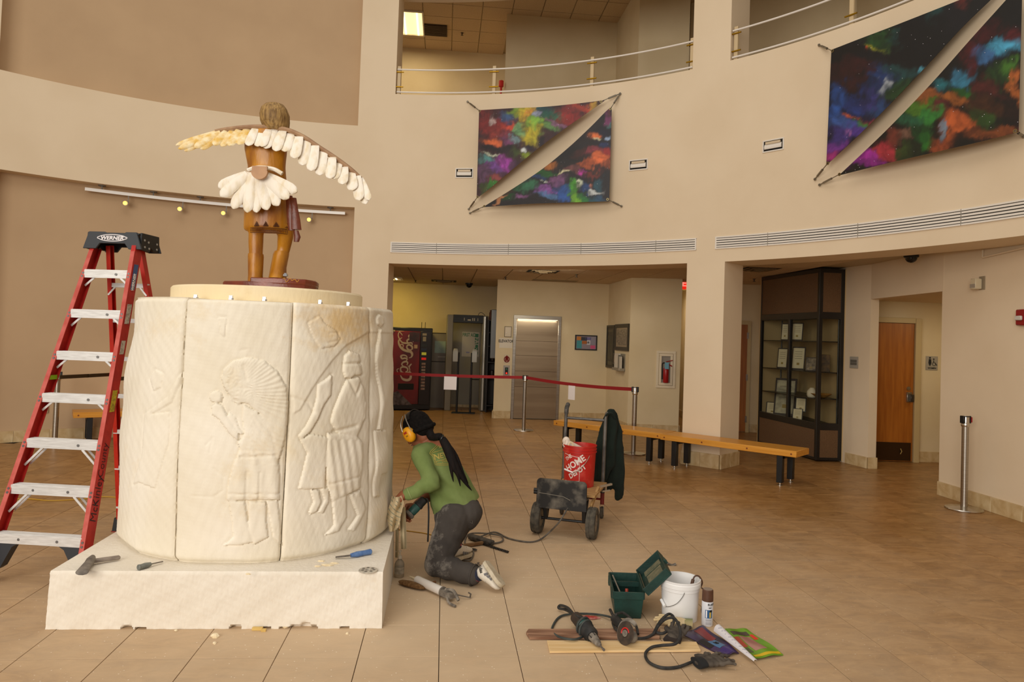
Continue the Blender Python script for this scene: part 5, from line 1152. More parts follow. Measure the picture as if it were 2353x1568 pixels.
def hand(mb, wr, palm, fdir, thumb, curl, L_=.075, sp=.019):
    """palm block and five bent fingers of unequal length"""
    fd = Vector(fdir).normalized(); n = Vector(curl).normalized(); n = (n-fd*n.dot(fd)).normalized(); s = fd.cross(n)
    mb.chain([wr, wr.lerp(palm, .5)], [.028, .030]); mb.ell(palm, (.043, .046, .020), Matrix((s, fd, n)).transposed(), 14, 8)
    if s.dot(Vector(thumb)) < 0: s = -s
    for k, ln in enumerate((.92, 1.06, 1.0, .80)):
        a = palm+fd*.034+s*(.030-sp*k*1.05); b = a+fd*(L_*.42*ln)+n*.010; c = b+fd*(L_*.22*ln)+n*(.030*ln); e = c-fd*(.012)+n*(.026*ln)
        mb.chain([palm+s*(.02-sp*k*.8), a, b, c, e], [.012, .0105, .0095, .009, .0075], 8)
    t0 = palm-fd*.022+s*.030; mb.chain([palm-fd*.02, t0, t0+s*.026+fd*.024+n*.012, t0+s*.020+fd*.052+n*.030], [.014, .013, .0115, .009], 8)
plL = J(920, 1143, 4.86); plR = J(947, 1172, 5.03)
mb = MB()
mb.ell(hp(0, 0, .01), (.074, .092, .105), HR, 18, 12); mb.ell(hp(0, .035, -.055), (.055, .060, .062), HR, 16, 10); mb.ell(hp(0, .062, -.085), (.028, .026, .024), HR, 12, 8)
mb.chain([hp(0, .088, -.0), hp(0, .112, -.035)], [.011, .016], 8); mb.ell(hp(0, .082, -.066), (.024, .016, .010), HR, 10, 6)
for sx in (-1, 1): mb.ell(hp(.076*sx, -.005, -.02), (.012, .022, .032), HR, 10, 6); mb.ell(hp(.032*sx, .082, .004), (.016, .012, .011), HR, 8, 6)
mb.chain([hp(0, -.02, -.06), J(988, 1016, 5.15)], [.052, .060]); 
mb.chain([J(990, 1030, 5.14), J(1028, 1100, 5.11), J(1048, 1165, 5.09)], [.11, .125, .125])
for a, b, c, w in ((shL, elL, wrL, plL), (shR, elR, wrR, plR)): mb.chain([J(992, 1036, 5.13), a, b, c], [.06, .052, .042, .030])
hand(mb, wrL, plL, Vector((-.55, .15, -.55)), Vector((0, .6, .8)), Vector((-.5, .3, -.8)))
hand(mb, wrR, plR, Vector((-.5, -.25, -.6)), Vector((-.4, .2, .9)), Vector((-.3, -.6, -.5)))
for h_, k_, a_ in ((hipL, knL, anL), (hipR, knR, anR)): mb.chain([J(1050, 1180, 5.09), h_, k_, a_], [.10, .085, .055, .038])
fuse('body', mb, .0065, M_SKIN, per, 2)
# face details (turned away, kept simple but real)
mb = MB()
for sx in (-1, 1): mb.ell(hp(.032*sx, .088, .004), (.012, .010, .008), HR, 8, 6)
new('eyes', mb, mat('eye_white', '#c9c2b8', rough=.3), per, kind='stuff')
mb = MB(); mb.tube(spline([hp(-.022, .094, -.063), hp(0, .100, -.061), hp(.022, .094, -.063)], 4), .005, 6); new('lips', mb, mat('lips', '#6a3026', rough=.5), per)
# shirt
mb = MB()
def wr_(x): return x
rings = [(986, 1004, 13, 1.0, .03), (986, 1009, 20, .95, .03), (987, 1016, 30, .95, .02), (989, 1028, 40, .95), (998, 1048, 51, .92), (1011, 1075, 54, .9), (1026, 1100, 55, .9), (1041, 1132, 57, .88), (1047, 1158, 57, .88), (1050, 1188, 55, .85), (1050, 1200, 54, .85)]
sil(mb, rings, 5.12, .9, 26)
mb.chain([J(990, 1034, 5.09), shL, shL.lerp(elL, .5), elL, elL.lerp(wrL, .5), wrL.lerp(elL, .06)], [.07, .066, .060, .058, .049, .041], 14)
mb.chain([J(998, 1030, 5.18), shR, elR, elR.lerp(wrR, .25)], [.07, .068, .056, .05], 14)
def folds(p):
    q = p-elL; f = .0045*math.sin(q.dot(Vector((60, 10, 45)))+1.5*math.sin(p.z*30))*math.exp(-(q.length/.14)**2)
    g = .0045*math.sin(p.x*26+p.z*46+2*math.sin(p.y*14+p.z*9))*max(0, min(1, (.85-p.z)/.3)); return f+g
sh = fuse('shirt', mb, .009, M_SHIRT, per, 3, folds)
def cutmesh(o, P, n):
    inv = MW[o.name].inverted(); bm = bmesh.new(); bm.from_mesh(o.data); bmesh.ops.bisect_plane(bm, geom=bm.verts[:]+bm.edges[:]+bm.faces[:], plane_co=inv @ P, plane_no=n, clear_outer=True)
    for f in bm.faces: f.smooth = True
    bm.to_mesh(o.data); bm.free()
h0, h1 = J(996, 1189, 5.0), J(1103, 1153, 5.0); hd_ = (h1-h0).normalized(); hn = Vector((hd_.z, .0, -hd_.x)); hn = (hn+Vector((0, .10, 0))).normalized()
if hn.z > 0: hn = -hn
cutmesh(sh, h0, hn)
# cuff band
d = (wrL-elL).normalized(); mb = MB(); R = frame(d); c = wrL-d*.02; mb.tube([c+R @ Vector((.043*math.cos(a), .043*math.sin(a), 0)) for a in np.linspace(0, 2*PI, 20, endpoint=False)], .003, 6, True); new('cuff_seam', mb, mat('shirt_seam', '#8f9a63', rough=.9), per)
# jeans
mb = MB()
sil(mb, [(1050, 1150, 50, .85), (1051, 1165, 53, .85), (1052, 1180, 53, .88), (1050, 1198, 52, .9), (1044, 1212, 44, .9), (1038, 1222, 34, .9)], 5.10, .85, 24)
mb.chain([hipL, hipL.lerp(knL, .5), knL, knL.lerp(anL, .35), anL.lerp(knL, .03)], [.118, .104, .082, .076, .068], 16)
mb.ell(J(1076, 1180, 5.06), (.10, .12, .11), None, 14, 10)
mb.chain([hipR, hipR.lerp(knR, .5), knR, knR.lerp(anR, .6), anR], [.115, .10, .082, .07, .062], 16)
def jf(p):
    q = p-(knL+Vector((.12, 0, .02))); w = math.exp(-(q.length/.22)**2); return .006*math.sin(q.x*62+q.z*26+2.2*math.sin(p.z*22))*w + .004*math.sin(p.z*44+p.x*30+2*math.sin(p.x*18))*math.exp(-((p.z-.38)/.12)**2)
jn = fuse('jeans', mb, .009, M_JEANS, per, 3, jf)
bm = bmesh.new(); bm.from_mesh(jn.data)
for v in bm.verts:
    if v.co.z < .003: v.co.z = .003
bm.to_mesh(jn.data); bm.free()
mb = MB(); P = J(1099, 1176, 4.97); mb.tube([J(1085, 1183, 4.955), J(1086, 1203, 4.96), J(1064, 1196, 4.945), J(1062, 1181, 4.945), J(1085, 1183, 4.955)], .0022, 4); new('pocket_seam', mb, mat('jeans_seam', '#6b645c', rough=.9), per)
d = (anL-knL).normalized(); R = frame(d); mb = MB(); mb.tube([anL+d*.0+R @ Vector((.066*math.cos(a), .066*math.sin(a), 0)) for a in np.linspace(0, 2*PI, 20, endpoint=False)], .008, 6, True); new('trouser_hem', mb, M_JEANS, per)
# beanie, earmuffs, hair
mb = MB(); mb.ell(hp(0, -.015, .042), (.092, .106, .098), HR, 24, 14)
mb.ell(hp(0, -.055, .0), (.080, .072, .07), HR, 20, 10)
bn = fuse('beanie', mb, .007, M_BEANIE, per, 2); 
mb = MB(); mb.tube([hp(.092*math.cos(a), -.022+.102*math.sin(a), .0+.022*math.sin(a)) for a in np.linspace(0, 2*PI, 28, endpoint=False)], .015, 8, True); new('beanie_cuff', mb, M_BEANIE, per)
for sx in (-1, 1):
    mb = MB(); C = hp(.100*sx, .010, -.002); Rm = Matrix((HU, FD, HS*sx)).transposed() if True else None
    rr = []
    for z, q in ((-.022, .80), (-.012, 1.0), (.010, 1.0), (.022, .90), (.030, .66), (.033, .3)):
        rr.append([C+HU*(.056*q*math.cos(a))+FD*(.042*q*math.sin(a))+HS*sx*z for a in np.linspace(0, 2*PI, 24, endpoint=False)])
    mb.loft(rr); cup = new('earmuff_cup', mb, mat('earmuff_yellow', '#e8a00c', rough=.4), per, smooth=50, label='yellow ear cup')
    mb = MB(); rr = []
    for z, q in ((-.030, .9), (-.012, 1.04), (-.008, .96)): rr.append([C+HU*(.056*q*math.cos(a))+FD*(.042*q*math.sin(a))+HS*sx*z for a in np.linspace(0, 2*PI, 20, endpoint=False)])
    mb.loft(rr); new('cushion', mb, M_BLACK, cup)
    for s2 in (-1, 1):
        mb = MB(); mb.tube(spline([C+FD*.038*s2+HS*sx*.012, hp(.108*sx, .03*s2+.0, .085), hp(.075*sx, .010*s2-.01, .135)], 6), .0032, 6); new('wire', mb, mat('wire_grey', '#a8a49c', rough=.35, metal=.8), cup)
    if sx < 0: text('3M', .022, mat('earmuff_red', '#b32414'), per, C+HS*sx*.0335+HU*.018, FD, HU, bold=.001, name='lettering'); text('cc', .02, M_INK, per, C+HS*sx*.034-HU*.004, FD, HU, name='lettering')
mb = MB(); mb.sheet(lambda u, v: hp(.098*math.sin((u-.5)*2.3), -.02-.03*v*0+.022*(v-.5)*2-.03*math.cos((u-.5)*2.3)*.2, .052+.10*math.cos((u-.5)*2.3)*.96), 16, 3, .006); new('headband', mb, M_BLACK, per)
mb = MB(); mb.tube(spline([hp(0, -.085, -.02), J(992, 1004, 5.04), J(1010, 1004, 4.99), J(1016, 1008, 4.985)], 6), [.030]*7+[.026]*7+[.018]*5, 10); new('hair', mb, M_HAIRB, per)
def strand(pts, r0, r1):
    S_ = spline(pts, 8); n = len(S_); mb = MB(); mb.tube(S_, [r0*(1-(i/(n-1))**1.4)*(.75+.5*math.sin(min(1, i/n*3)*PI/2))+r1 for i in range(n)], 10, flat=.6, up=(0, -1, 0)); return mb
for pts, r in (([(1016, 1008, 4.985), (1028, 1030, 4.955), (1040, 1058, 4.94), (1054, 1085, 4.935), (1070, 1110, 4.94), (1084, 1128, 4.95)], .030), ([(1018, 1012, 4.98), (1032, 1045, 4.945), (1042, 1072, 4.93), (1052, 1092, 4.93), (1058, 1118, 4.935)], .026), ([(1020, 1018, 4.975), (1034, 1048, 4.94), (1037, 1080, 4.93), (1042, 1108, 4.935)], .020), ([(1022, 1015, 4.985), (1046, 1050, 4.96), (1062, 1085, 4.95), (1076, 1112, 4.955)], .020)):
    new('ponytail_strand', strand([J(*p) for p in pts], r, .002), M_HAIRB, per, smooth=60)
mb = MB(); R = frame((1, 0, -.5)); c = J(1015, 1007, 4.985); mb.tube([c+R @ Vector((.020*math.cos(a), .020*math.sin(a), 0)) for a in np.linspace(0, 2*PI, 14, endpoint=False)], .007, 6, True); new('hair_tie', mb, M_BLACK, per)
# print on the back of the shirt
M_PRINT = mat('shirt_print', '#a8974c', rough=.9)
dg = bpy.context.evaluated_depsgraph_get(); bpy.context.view_layer.update()
from mathutils.bvhtree import BVHTree
_bm = bmesh.new(); _bm.from_mesh(sh.data); _bm.transform(MW[per.name]); _bv = BVHTree.FromBMesh(_bm)
def onshirt(u, v, off=.0025):
    d = ray(u, v).normalized(); h = _bv.ray_cast(CAM, d)
    return (h[0]+h[1]*off*(1 if h[1].dot(d) < 0 else -1)) if h[0] else at(u, v, 5.0)
def shirt_text(txt, u, v, size, rot, bold=0):
    ca, sa = math.cos(rot), math.sin(rot); text(txt, 1.0, M_PRINT, per, (0, 0, 0), (1, 0, 0), (0, 0, 1), wrap=lambda x, y: onshirt(u+size*(x*ca+y*sa), v+size*(x*sa-y*ca)), align='LEFT', bold=bold, sp=1.0)
shirt_text('NEW', 997, 1052, 17, -.20, .03); shirt_text('THE LAN', 1014, 1062, 8, -.20, .02); shirt_text('IN', 1008, 1028, 11, -.3, .03)
for P_ in ([(1008, 1018), (998, 1030), (990, 1037), (988, 1044), (995, 1050), (999, 1064), (1003, 1069), (1030, 1069), (1052, 1066)], [(1012, 1021), (1001, 1032), (993.5, 1038.5), (992, 1043), (998, 1049), (1002, 1062), (1005, 1065.5), (1030, 1065.5), (1050, 1062)], [(995, 1041), (1022, 1033)], [(1001, 1062), (1035, 1052)]):
    mb = MB(); mb.tube([onshirt(u, v, .002) for u, v in spline([(a, b, 0) for a, b in P_], 4) for u, v in [(u, v)]] if False else [onshirt(p.x, p.y, .002) for p in spline([(a, b, 0) for a, b in P_], 4)], .0024, 4); new('print_line', mb, M_PRINT, per)
# shoes and socks
M_SHOE = mat('shoe_white', '#ddd5c8', '#cfc6b6', scale=14, rough=.6); M_SOLE = mat('shoe_sole', '#c9bda6', '#b8ab92', scale=30, rough=.8, bump=.5, bscale=70); M_NAVY = mat('sock_navy', '#23283c', rough=.9); M_STRIPE = mat('shoe_stripe', '#6d6c70', rough=.6)
def shoe(heel, toe, sole_n, ank, main):
    f = toe-heel; L_ = f.length; f.normalize(); n = Vector(sole_n); n = (n-f*n.dot(f)).normalized(); s = f.cross(n)
    mb = MB(); rr = []
    for t, w, lo, hi in ((0, .022, -.004, .062), (.05, .032, 0, .080), (.2, .037, 0, .085), (.4, .038, 0, .072), (.62, .044, 0, .054), (.82, .044, 0, .043), (.94, .034, .002, .034), (1, .016, .006, .022)):
        c = heel+f*(L_*t); ring = []
        for k in range(16):
            a = 2*PI*k/16; x = math.cos(a); y = math.sin(a); h = (hi-lo)/2; ring.append(c+s*(w*(abs(x)**.8)*(1 if x > 0 else -1))-n*((lo+hi)/2+h*y))
        rr.append(ring)
    mb.loft(rr); u = new('shoe', mb, M_SHOE, per, smooth=60)
    mb = MB(); rr = []
    for t, w in ((-.02, .026), (.05, .036), (.2, .041), (.42, .041), (.62, .048), (.82, .048), (.94, .038), (1.02, .018)):
        c = heel+f*(L_*t); rr.append([c+s*w+n*.002, c+s*w+n*.028, c-s*w+n*.028, c-s*w+n*.002])
    mb.loft(rr); new('sole', mb, M_SOLE, u, smooth=30, bevel=.003)
    for k in range(3):
        for sg in (-1, 1):
            t = .40+.11*k; w = .0405; c = heel+f*(L_*t)+s*sg*w; mb = MB(); mb.bar(c-n*.006, c-n*.05-f*.022+s*sg*(-.010), .016, .003, up=s*sg); new('stripe', mb, M_STRIPE, u, smooth=0)
    mb = MB(); c0 = heel+f*.035-n*.062; mb.tube([c0, c0.lerp(ank, .55), ank], [.040, .043, .046], 16); new('sock', mb, M_NAVY, per)
    mb = MB(); d = (ank-c0).normalized(); mb.tube([c0+d*.018, c0+d*.026], [.0425, .0430], 16); new('sock_trim', mb, mat('trim_red', '#b8324a', rough=.8), per)
    return u, s, f, n, c0
hl, te = J(1112, 1300, 4.80), J(1146, 1346, 4.72); hl.z = max(hl.z, .155); te.z = .05
f0 = (te-hl).normalized(); te = hl+f0*.262*min(1, 1)
# foot stands on its toes: heel up, sole turned to the right and back
te = Vector((te.x, te.y, te.z))
k_ = (hl.z-.034)/max(hl.z-te.z, .01)
u, s_, f_, n_, c0_ = shoe(hl, hl+(te-hl)*min(1.0, k_), Vector((.86, -.30, .30)), anL+ (anL-knL).normalized()*.01, True)
text('adidas', .030, M_INK, per, J(1103, 1305, 4.75), Vector((.35, 0, -1)), Vector((1, 0, .35)), name='lettering', bold=.0006)
hr_, tr_ = J(1040, 1288, 5.24), J(1075, 1292, 5.45); hr_.z = .06; tr_.z = .04
shoe(hr_, hr_+(tr_-hr_).normalized()*.25, Vector((0, .1, -1)), Vector((hr_.x+.01, hr_.y+.02, .2)), False)
text('adidas', .032, M_INK, per, J(1043, 1287, 5.17), (1, 0, 0), (0, 0, 1), name='lettering', bold=.0006)
# ------------------------------------------------------------------ angle grinder in hand, rag, hanging cloth
M_TOOL = mat('tool_black', '#191a1b', '#3d3a36', scale=16, rough=.6, lo=.45, hi=.8)
M_TEAL = mat('tool_teal', '#16453f', '#2c5650', scale=18, rough=.5)
M_DUSTY = mat('tool_dusty', '#5a534b', '#8d8478', scale=24, rough=.85)
M_CORD = mat('cord_black', '#1c1b1b', '#34322f', scale=30, rough=.7)
def fingers():
    pass
g = thing('held_grinder', 'dusty black and teal grinder in the right hand of the kneeling person', 'power tool', J(958, 1170, 5.0))
a, b = J(976, 1147, 5.03), J(938, 1186, 4.97); d = b-a; R = frame(d); L_ = d.length
mb = MB(); mb.lathe([(.020, 0), (.030, .008), (.031, L_*.30), (.034, L_*.34), (.034, L_*.42), (.028, L_*.45)], 16, a, R); new('motor_body', mb, M_TOOL, g)
mb = MB(); mb.lathe([(.029, L_*.44), (.031, L_*.55), (.030, L_*.80), (.024, L_*.86)], 16, a, R); new('handle', mb, M_TEAL, g)
mb = MB(); mb.lathe([(.034, L_*.85), (.036, L_*.97), (.020, L_)], 14, a, R); new('gear_head', mb, M_DUSTY, g)
mb = MB(); mb.tube(spline([a, J(983, 1150, 5.03), J(985, 1180, 5.03), J(984, 1222, 5.04), J(983, 1245, 5.06)], 6), .006, 8); new('cord', mb, M_CORD, g)
M_RAG = mat('rag_cloth', '#c9b794', '#b7a480', scale=8, rough=.95, bump=.3, bscale=200)
t = thing('striped_rag', 'cream rag with grey green stripes hanging between the hand and the drum', 'cloth', J(908, 1216, 4.83))
def ragp(u, v):
    w = [(901, 922), (894, 926), (891, 926), (891, 919), (894, 912)]; k = v*4; i = min(int(k), 3); f = k-i; x0 = w[i][0]*(1-f)+w[i+1][0]*f; x1 = w[i][1]*(1-f)+w[i+1][1]*f
    y = 4.84+.022*math.sin(u*9+v*3)+.01*math.sin(v*14+u*5)-.02*u; return J(x0+(x1-x0)*u+2*math.sin(v*9), 1139+v*80+4*u*(1-u)*4-6*(u-.3)*v, y)
mb = MB(); mb.sheet(ragp, 16, 22, .004); rg_ = new('cloth', mb, M_RAG, t)
for k in range(7):
    mb = MB(); mb.tube([ragp(u, min(1, max(0, -.02+.125*k+.30*u)))+Vector((0, -.006, 0)) for u in np.linspace(.02, .98, 12)], .0019, 4); new('stripe', mb, mat('rag_stripe', '#6f7f72', rough=.95), rg_)
t = thing('hanging_strip', 'pale cloth strip hanging beside the striped rag over the block edge', 'cloth', J(926, 1262, 4.93))
mb = MB(); mb.sheet(lambda u, v: J(918+u*13+3*v, 1166+v*96, 4.90+.012*math.sin(u*8)+.02*v), 8, 14, .005); new('cloth', mb, mat('strip_cloth', '#c6b795', '#aa9b78', scale=7, rough=.95), t)
mb = MB(); mb.sheet(lambda u, v: J(909+u*6-1*v, 1212+v*70, 4.95+.01*math.sin(u*6)), 5, 12, .004); new('fold', mb, mat('strip_cloth', '#c6b795'), t)

# ------------------------------------------------------------------ caulk gun, brush, bottle beside the block
a, b = fl(958, 1333, .035), fl(1017, 1360, .035); d = b-a; R = frame(d); L_ = d.length
t = thing('caulk_gun', 'caulking gun with a white sealant cartridge lying by the knee', 'tool', fl(1000, 1355))
mb = MB(); mb.lathe([(.0255, 0), (.027, .004), (.027, L_-.004), (.0255, L_)], 24, a, R); ct = new('cartridge', mb, mat('cartridge_white', '#dcd6cf', rough=.45), t)
mb = MB(); mb.lathe([(.012, 0), (.010, -.02), (.004, -.085)], 12, a, R); new('nozzle', mb, mat('nozzle_cream', '#d8c7a4', rough=.5), t)
yv = frame(d)
def cwrap(s, ph, r=.0275): return a + d.normalized()*s + (Vector((0, -.80, .60))*math.cos(ph) + d.normalized().cross(Vector((0, -.80, .60)))*math.sin(ph)).normalized()*r
for s0, s1, p0, p1, m in ((.38, .50, -.8, .5, mat('label_orange', '#d06a3c', rough=.5)), (.80, .92, -.7, .4, M_INK), (.06, .14, -.7, .5, mat('label_purple', '#4d3a6a', rough=.5))):
    mb = MB(); mb.sheet(lambda u, v: cwrap(L_*(s0+(s1-s0)*u), p0+(p1-p0)*v, .0283), 3, 6, .0014); new('label', mb, m, ct)
for s in (.45, .52, .60, .67):
    for p in (-.5, -.1, .3): mb = MB(); mb.sheet(lambda u, v: cwrap(L_*(s+.024*u), p+.28*v, .0283), 2, 4, .0014); new('print', mb, mat('label_grey', '#8a868a', rough=.6), ct)
mb = MB(); mb.lathe([(.031, -.002), (.031, .008)], 20, b, R); mb.box(b+d.normalized()*.05, (.035, .05, .10), R); new('frame', mb, M_DUSTY, t)
mb = MB(); mb.tube(spline([b+d.normalized()*.03+Vector((0, 0, .02)), b+d.normalized()*.09+Vector((.01, .0, .03)), b+d.normalized()*.16+Vector((0, 0, -.01))], 5), .010, 8); mb.tube(spline([b+d.normalized()*.05, b+d.normalized()*.10+Vector((-.02, -.05, -.02)), b+d.normalized()*.17+Vector((-.02, -.05, -.025))], 5), .008, 8); new('trigger', mb, M_DUSTY, t)
mb = MB(); mb.tube([b, fl(1080, 1374, .012)], .004, 6); mb.tube([fl(1080, 1374, .012), fl(1082, 1366, .02), fl(1076, 1362, .03)], .005, 6); new('rod', mb, mat('rod_steel', '#6d655c', rough=.45, metal=.7), t)
t = thing('hand_brush', 'flat brown bristle brush lying in front of the caulking gun', 'brush', fl(945, 1340))
a, b = fl(918, 1336, .018), fl(978, 1352, .018); mb = MB(); S_ = [(0, .012), (.08, .026), (.3, .036), (.7, .036), (.92, .028), (1, .014)]
mb.tube([a.lerp(b, s) for s, r in S_], [r for s, r in S_], 14, flat=.42); new('bristles', mb, mat('bristle_brown', '#6d4a26', '#8f6a3e', scale=60, rough=1, bump=1.0, bscale=220), t)
mb = MB(); mb.tube([b+Vector((-.02, .015, .008)), fl(1000, 1338, .015)], .009, 8); new('handle', mb, mat('brush_wood', '#7a5230', rough=.6), t)
P = fl(917, 1326); t = thing('spray_bottle', 'small clear pump bottle standing in the corner by the block', 'bottle', (P.x, P.y, 0))
M_CLEAR = bpy.data.materials.new('clear_plastic'); M_CLEAR.use_nodes = True; _b = M_CLEAR.node_tree.nodes['Principled BSDF']; _b.inputs['Base Color'].default_value = lin('#c9bda8'); _b.inputs['Transmission Weight'].default_value = .55; _b.inputs['Roughness'].default_value = .25; _b.inputs['IOR'].default_value = 1.3
mb = MB(); mb.lathe([(.030, 0), (.033, .005), (.033, .085), (.026, .105), (.013, .118), (.013, .125)], 20, P); new('body', mb, M_CLEAR, t)
mb = MB(); mb.lathe([(.015, .124), (.015, .142), (.005, .144), (.005, .17), (.011, .172), (.011, .178)], 14, P); mb.tube([P+Vector((0, 0, .172)), P+Vector((-.028, -.005, .170))], .005, 6); new('pump', mb, mat('pump_white', '#d9cdb8', rough=.5), t)
mb = MB(); mb.lathe([(.0336, .025), (.0336, .07)], 20, P, caps=False); new('label', mb, mat('bottle_label', '#b9ad98', '#8f8574', scale=40, rough=.6), t)

# ------------------------------------------------------------------ things lying on the block
def onb(u, v, h=0.0): return fl(u, v, ZB+h)
t = thing('masons_hammer', 'worn grey iron hammer lying on the left front corner of the block', 'hammer', onb(210, 1300)); M_IRON = mat('worn_iron', '#5f5852', '#857c72', scale=20, rough=.65, metal=.4, bump=.3)
mb = MB(); a, b = onb(204, 1291, .022), onb(276, 1281, .018); mb.bar(a, b, .028, .020); new('handle', mb, mat('grey_haft', '#7d7168', '#968a7e', scale=18, rough=.8, bump=.3), t, bevel=.005)
mb = MB(); a, b = onb(212, 1284, .026), onb(188, 1316, .018); e = a.lerp(b, .45); mb.loft([[p+Vector((w*math.cos(q), .0, 0))+Vector((0, w*.35*math.sin(q), h*math.sin(q))) for q in np.linspace(0, 2*PI, 10, endpoint=False)] for p, w, h in ((a, .020, .020), (a.lerp(b, .2), .028, .024), (e, .026, .020), (b, .036, .012))]); new('head', mb, M_IRON, t, bevel=.002, smooth=40)
t = thing('grey_chisel', 'small grey handled chisel lying near the left foot of the drum', 'chisel', onb(340, 1298)); a, b = onb(317, 1305, .016), onb(346, 1297, .016); d = b-a
mb = MB(); mb.lathe([(.012, 0), (.016, .004), (.014, .02), (.016, d.length*.6), (.011, d.length)], 14, a, frame(d)); new('handle', mb, mat('chisel_handle', '#565a56', '#7a7d76', scale=20, rough=.6), t)
mb = MB(); c = onb(374, 1291, .012); mb.bar(b, c, .009, .005, up=(0, 0, 1)); new('blade', mb, M_IRON, t)
t = thing('blue_scraper', 'blue handled scraper lying against the right foot of the drum', 'scraper', onb(820, 1272)); a, b = onb(853, 1268, .018), onb(806, 1277, .018); d = b-a
mb = MB(); mb.lathe([(.013, 0), (.017, .005), (.015, d.length*.35), (.017, d.length*.7), (.011, d.length)], 14, a, frame(d)); new('handle', mb, mat('blue_handle', '#25508f', '#5f7fae', scale=26, rough=.45), t)
mb = MB(); c = onb(771, 1281, .01); mb.bar(b, c, .018, .005); new('blade', mb, M_IRON, t)
P = onb(846, 1311, .004); t = thing('wire_disc', 'flat round grey wire disc lying on the right front corner of the block', 'disc', P-Vector((0, 0, .004)))
mb = MB(); mb.lathe([(.052, -.003), (.054, 0), (.052, .003), (.014, .004), (.012, -.003)], 30, P); new('disc', mb, mat('disc_grey', '#a39c90', '#c9c0b0', scale=30, rough=.6), t)
for k in range(7):
    a = k*.9; q = P+Vector((.032*math.cos(a), .032*math.sin(a), .004)); mb = MB(); mb.lathe([(.008, 0), (.008, .001)], 10, q); new('hole', mb, mat('disc_dark', '#6d665c', rough=.8), t)
M_CHIP = mat('stone_chip', '#e9dcc0', '#d9c49a', scale=10, rough=.95)
def chip(P, sx, sy, sz, label, seed, group='limestone chips'):
    r = random.Random(seed); mb = MB(); n = 7; c = [r.uniform(.75, 1.15) for _ in range(n*3)]
    mb.loft([[P+Vector((sx*s*c[k+o]*math.cos(2*PI*k/n), sy*s*c[k+o]*math.sin(2*PI*k/n), z)) for k in range(n)] for s, z, o in ((.9, 0, 0), (1, sz*.4, n), (.55, sz, 2*n))]); return single('stone_chip', mb, M_CHIP, label, 'stone', group, smooth=0)
for i, (u, v, s, l) in enumerate(((738, 1291, .016, 'pale limestone chip on the block behind the other chips at the drum foot'), (752, 1300, .028, 'largest of the limestone chips lying on the block near the blue scraper'), (768, 1296, .020, 'limestone chip on the block nearest the blue scraper'), (730, 1303, .014, 'small limestone chip on the block left of the largest chip'), (570, 1321, .012, 'limestone chip at the front edge of the block below the middle seam'))): chip(onb(u, v), s*1.4, s*.6, .008, l, i)
for i, (u, v, s, l) in enumerate(((494, 1465, .022, 'white limestone lump on the tiles in front of the block'), (493, 1480, .011, 'small crumb of stone below the white lump on the tiles'), (404, 1451, .010, 'small stone crumb on the tiles close to the block, left of the white lump'), (798, 1458, .010, 'stone crumb on the tiles before the right end of the block'), (656, 1443, .016, 'broken limestone flake at the chipped foot of the block'))): chip(fl(u, v), s, s*.8, s*.9, l, 20+i)
mb = MB(); P = fl(600, 1449); mb.box(P+Vector((-.02, 0, .008)), (.055, .022, .014), rotz(.05)); mb.box(P+Vector((.018, -.012, .006)), (.025, .018, .012), rotz(.1)); single('wooden_shim', mb, mat('shim_wood', '#d9b96f', '#c9a558', scale=12, rough=.8), 'short yellow wooden shim under the chipped front edge of the block', 'wood')
t_m = mat('yellow_cord', '#b58a1c', rough=.6); mb = MB(); mb.tube(spline([fl(u, v, .006) for u, v in ((20, 1148), (66, 1147), (120, 1151), (190, 1147), (240, 1142), (290, 1146), (330, 1150))], 8), .005, 8); single('yellow_cord', mb, t_m, 'thin yellow cord on the floor behind the ladder', 'cord')
mb = MB(); mb.tube(spline([fl(u, v, .005) for u, v in ((905, 1216), (940, 1221), (975, 1226), (1000, 1232))], 8), .004, 6); single('yellow_cord', mb, t_m, 'thin yellow cord on the floor between the drum and the kneeling person', 'cord')

# ------------------------------------------------------------------ cable heap, long drill bit
t = thing('extension_cable', 'grey extension cable snaking from the hand truck into a heap behind the person', 'cable', fl(1150, 1240))
mb = MB(); r_ = .0068
pth = [at(1306, 1166, 6.05), at(1300, 1176, 6.0), fl(1285, 1200, .17), fl(1262, 1224, .05), fl(1240, 1241, .01), fl(1213, 1246, .008), fl(1170, 1238, .008), fl(1140, 1224, .01), fl(1118, 1228, .02), fl(1100, 1240, .02), fl(1130, 1249, .01), fl(1154, 1244, .01), fl(1150, 1232, .015), fl(1110, 1226, .02), fl(1078, 1228, .01), fl(1068, 1245, .01), fl(1076, 1262, .012), fl(1088, 1270, .01), fl(1080, 1288, .01), fl(1058, 1286, .01)]
mb.tube(spline(pth, 8), r_, 8); new('cable', mb, mat('cable_grey', '#4a453f', '#6b645a', scale=20, rough=.7), t)
mb = MB(); a, b = fl(1080, 1233, .025), fl(1132, 1249, .025); mb.bar(a, b, .06, .035); new('plug_box', mb, mat('plug_dark', '#2d2a27', '#5c554c', scale=22, rough=.8), t, bevel=.008)
mb = MB(); mb.tube([fl(1086, 1264, .01)+Vector((.03*math.cos(q), .022*math.sin(q), 0)) for q in np.linspace(0, 2*PI, 16, endpoint=False)], .006, 6, True); new('cable_tie', mb, mat('plug_dark', '#2d2a27'), t)
mb = MB(); a, b = fl(1058, 1256, .016), fl(1110, 1248, .016); mb.bar(a, b, .028, .024); single('wooden_stick', mb, mat('stick_wood', '#6b4a2a', '#8d6b44', scale=14, rough=.8), 'short brown stick lying across the cable heap', 'wood', bevel=.004)
a, b = fl(1109, 1250, .011), fl(1168, 1269, .011); d = b-a; L_ = d.length; R = frame(d); mb = MB()
rr = []
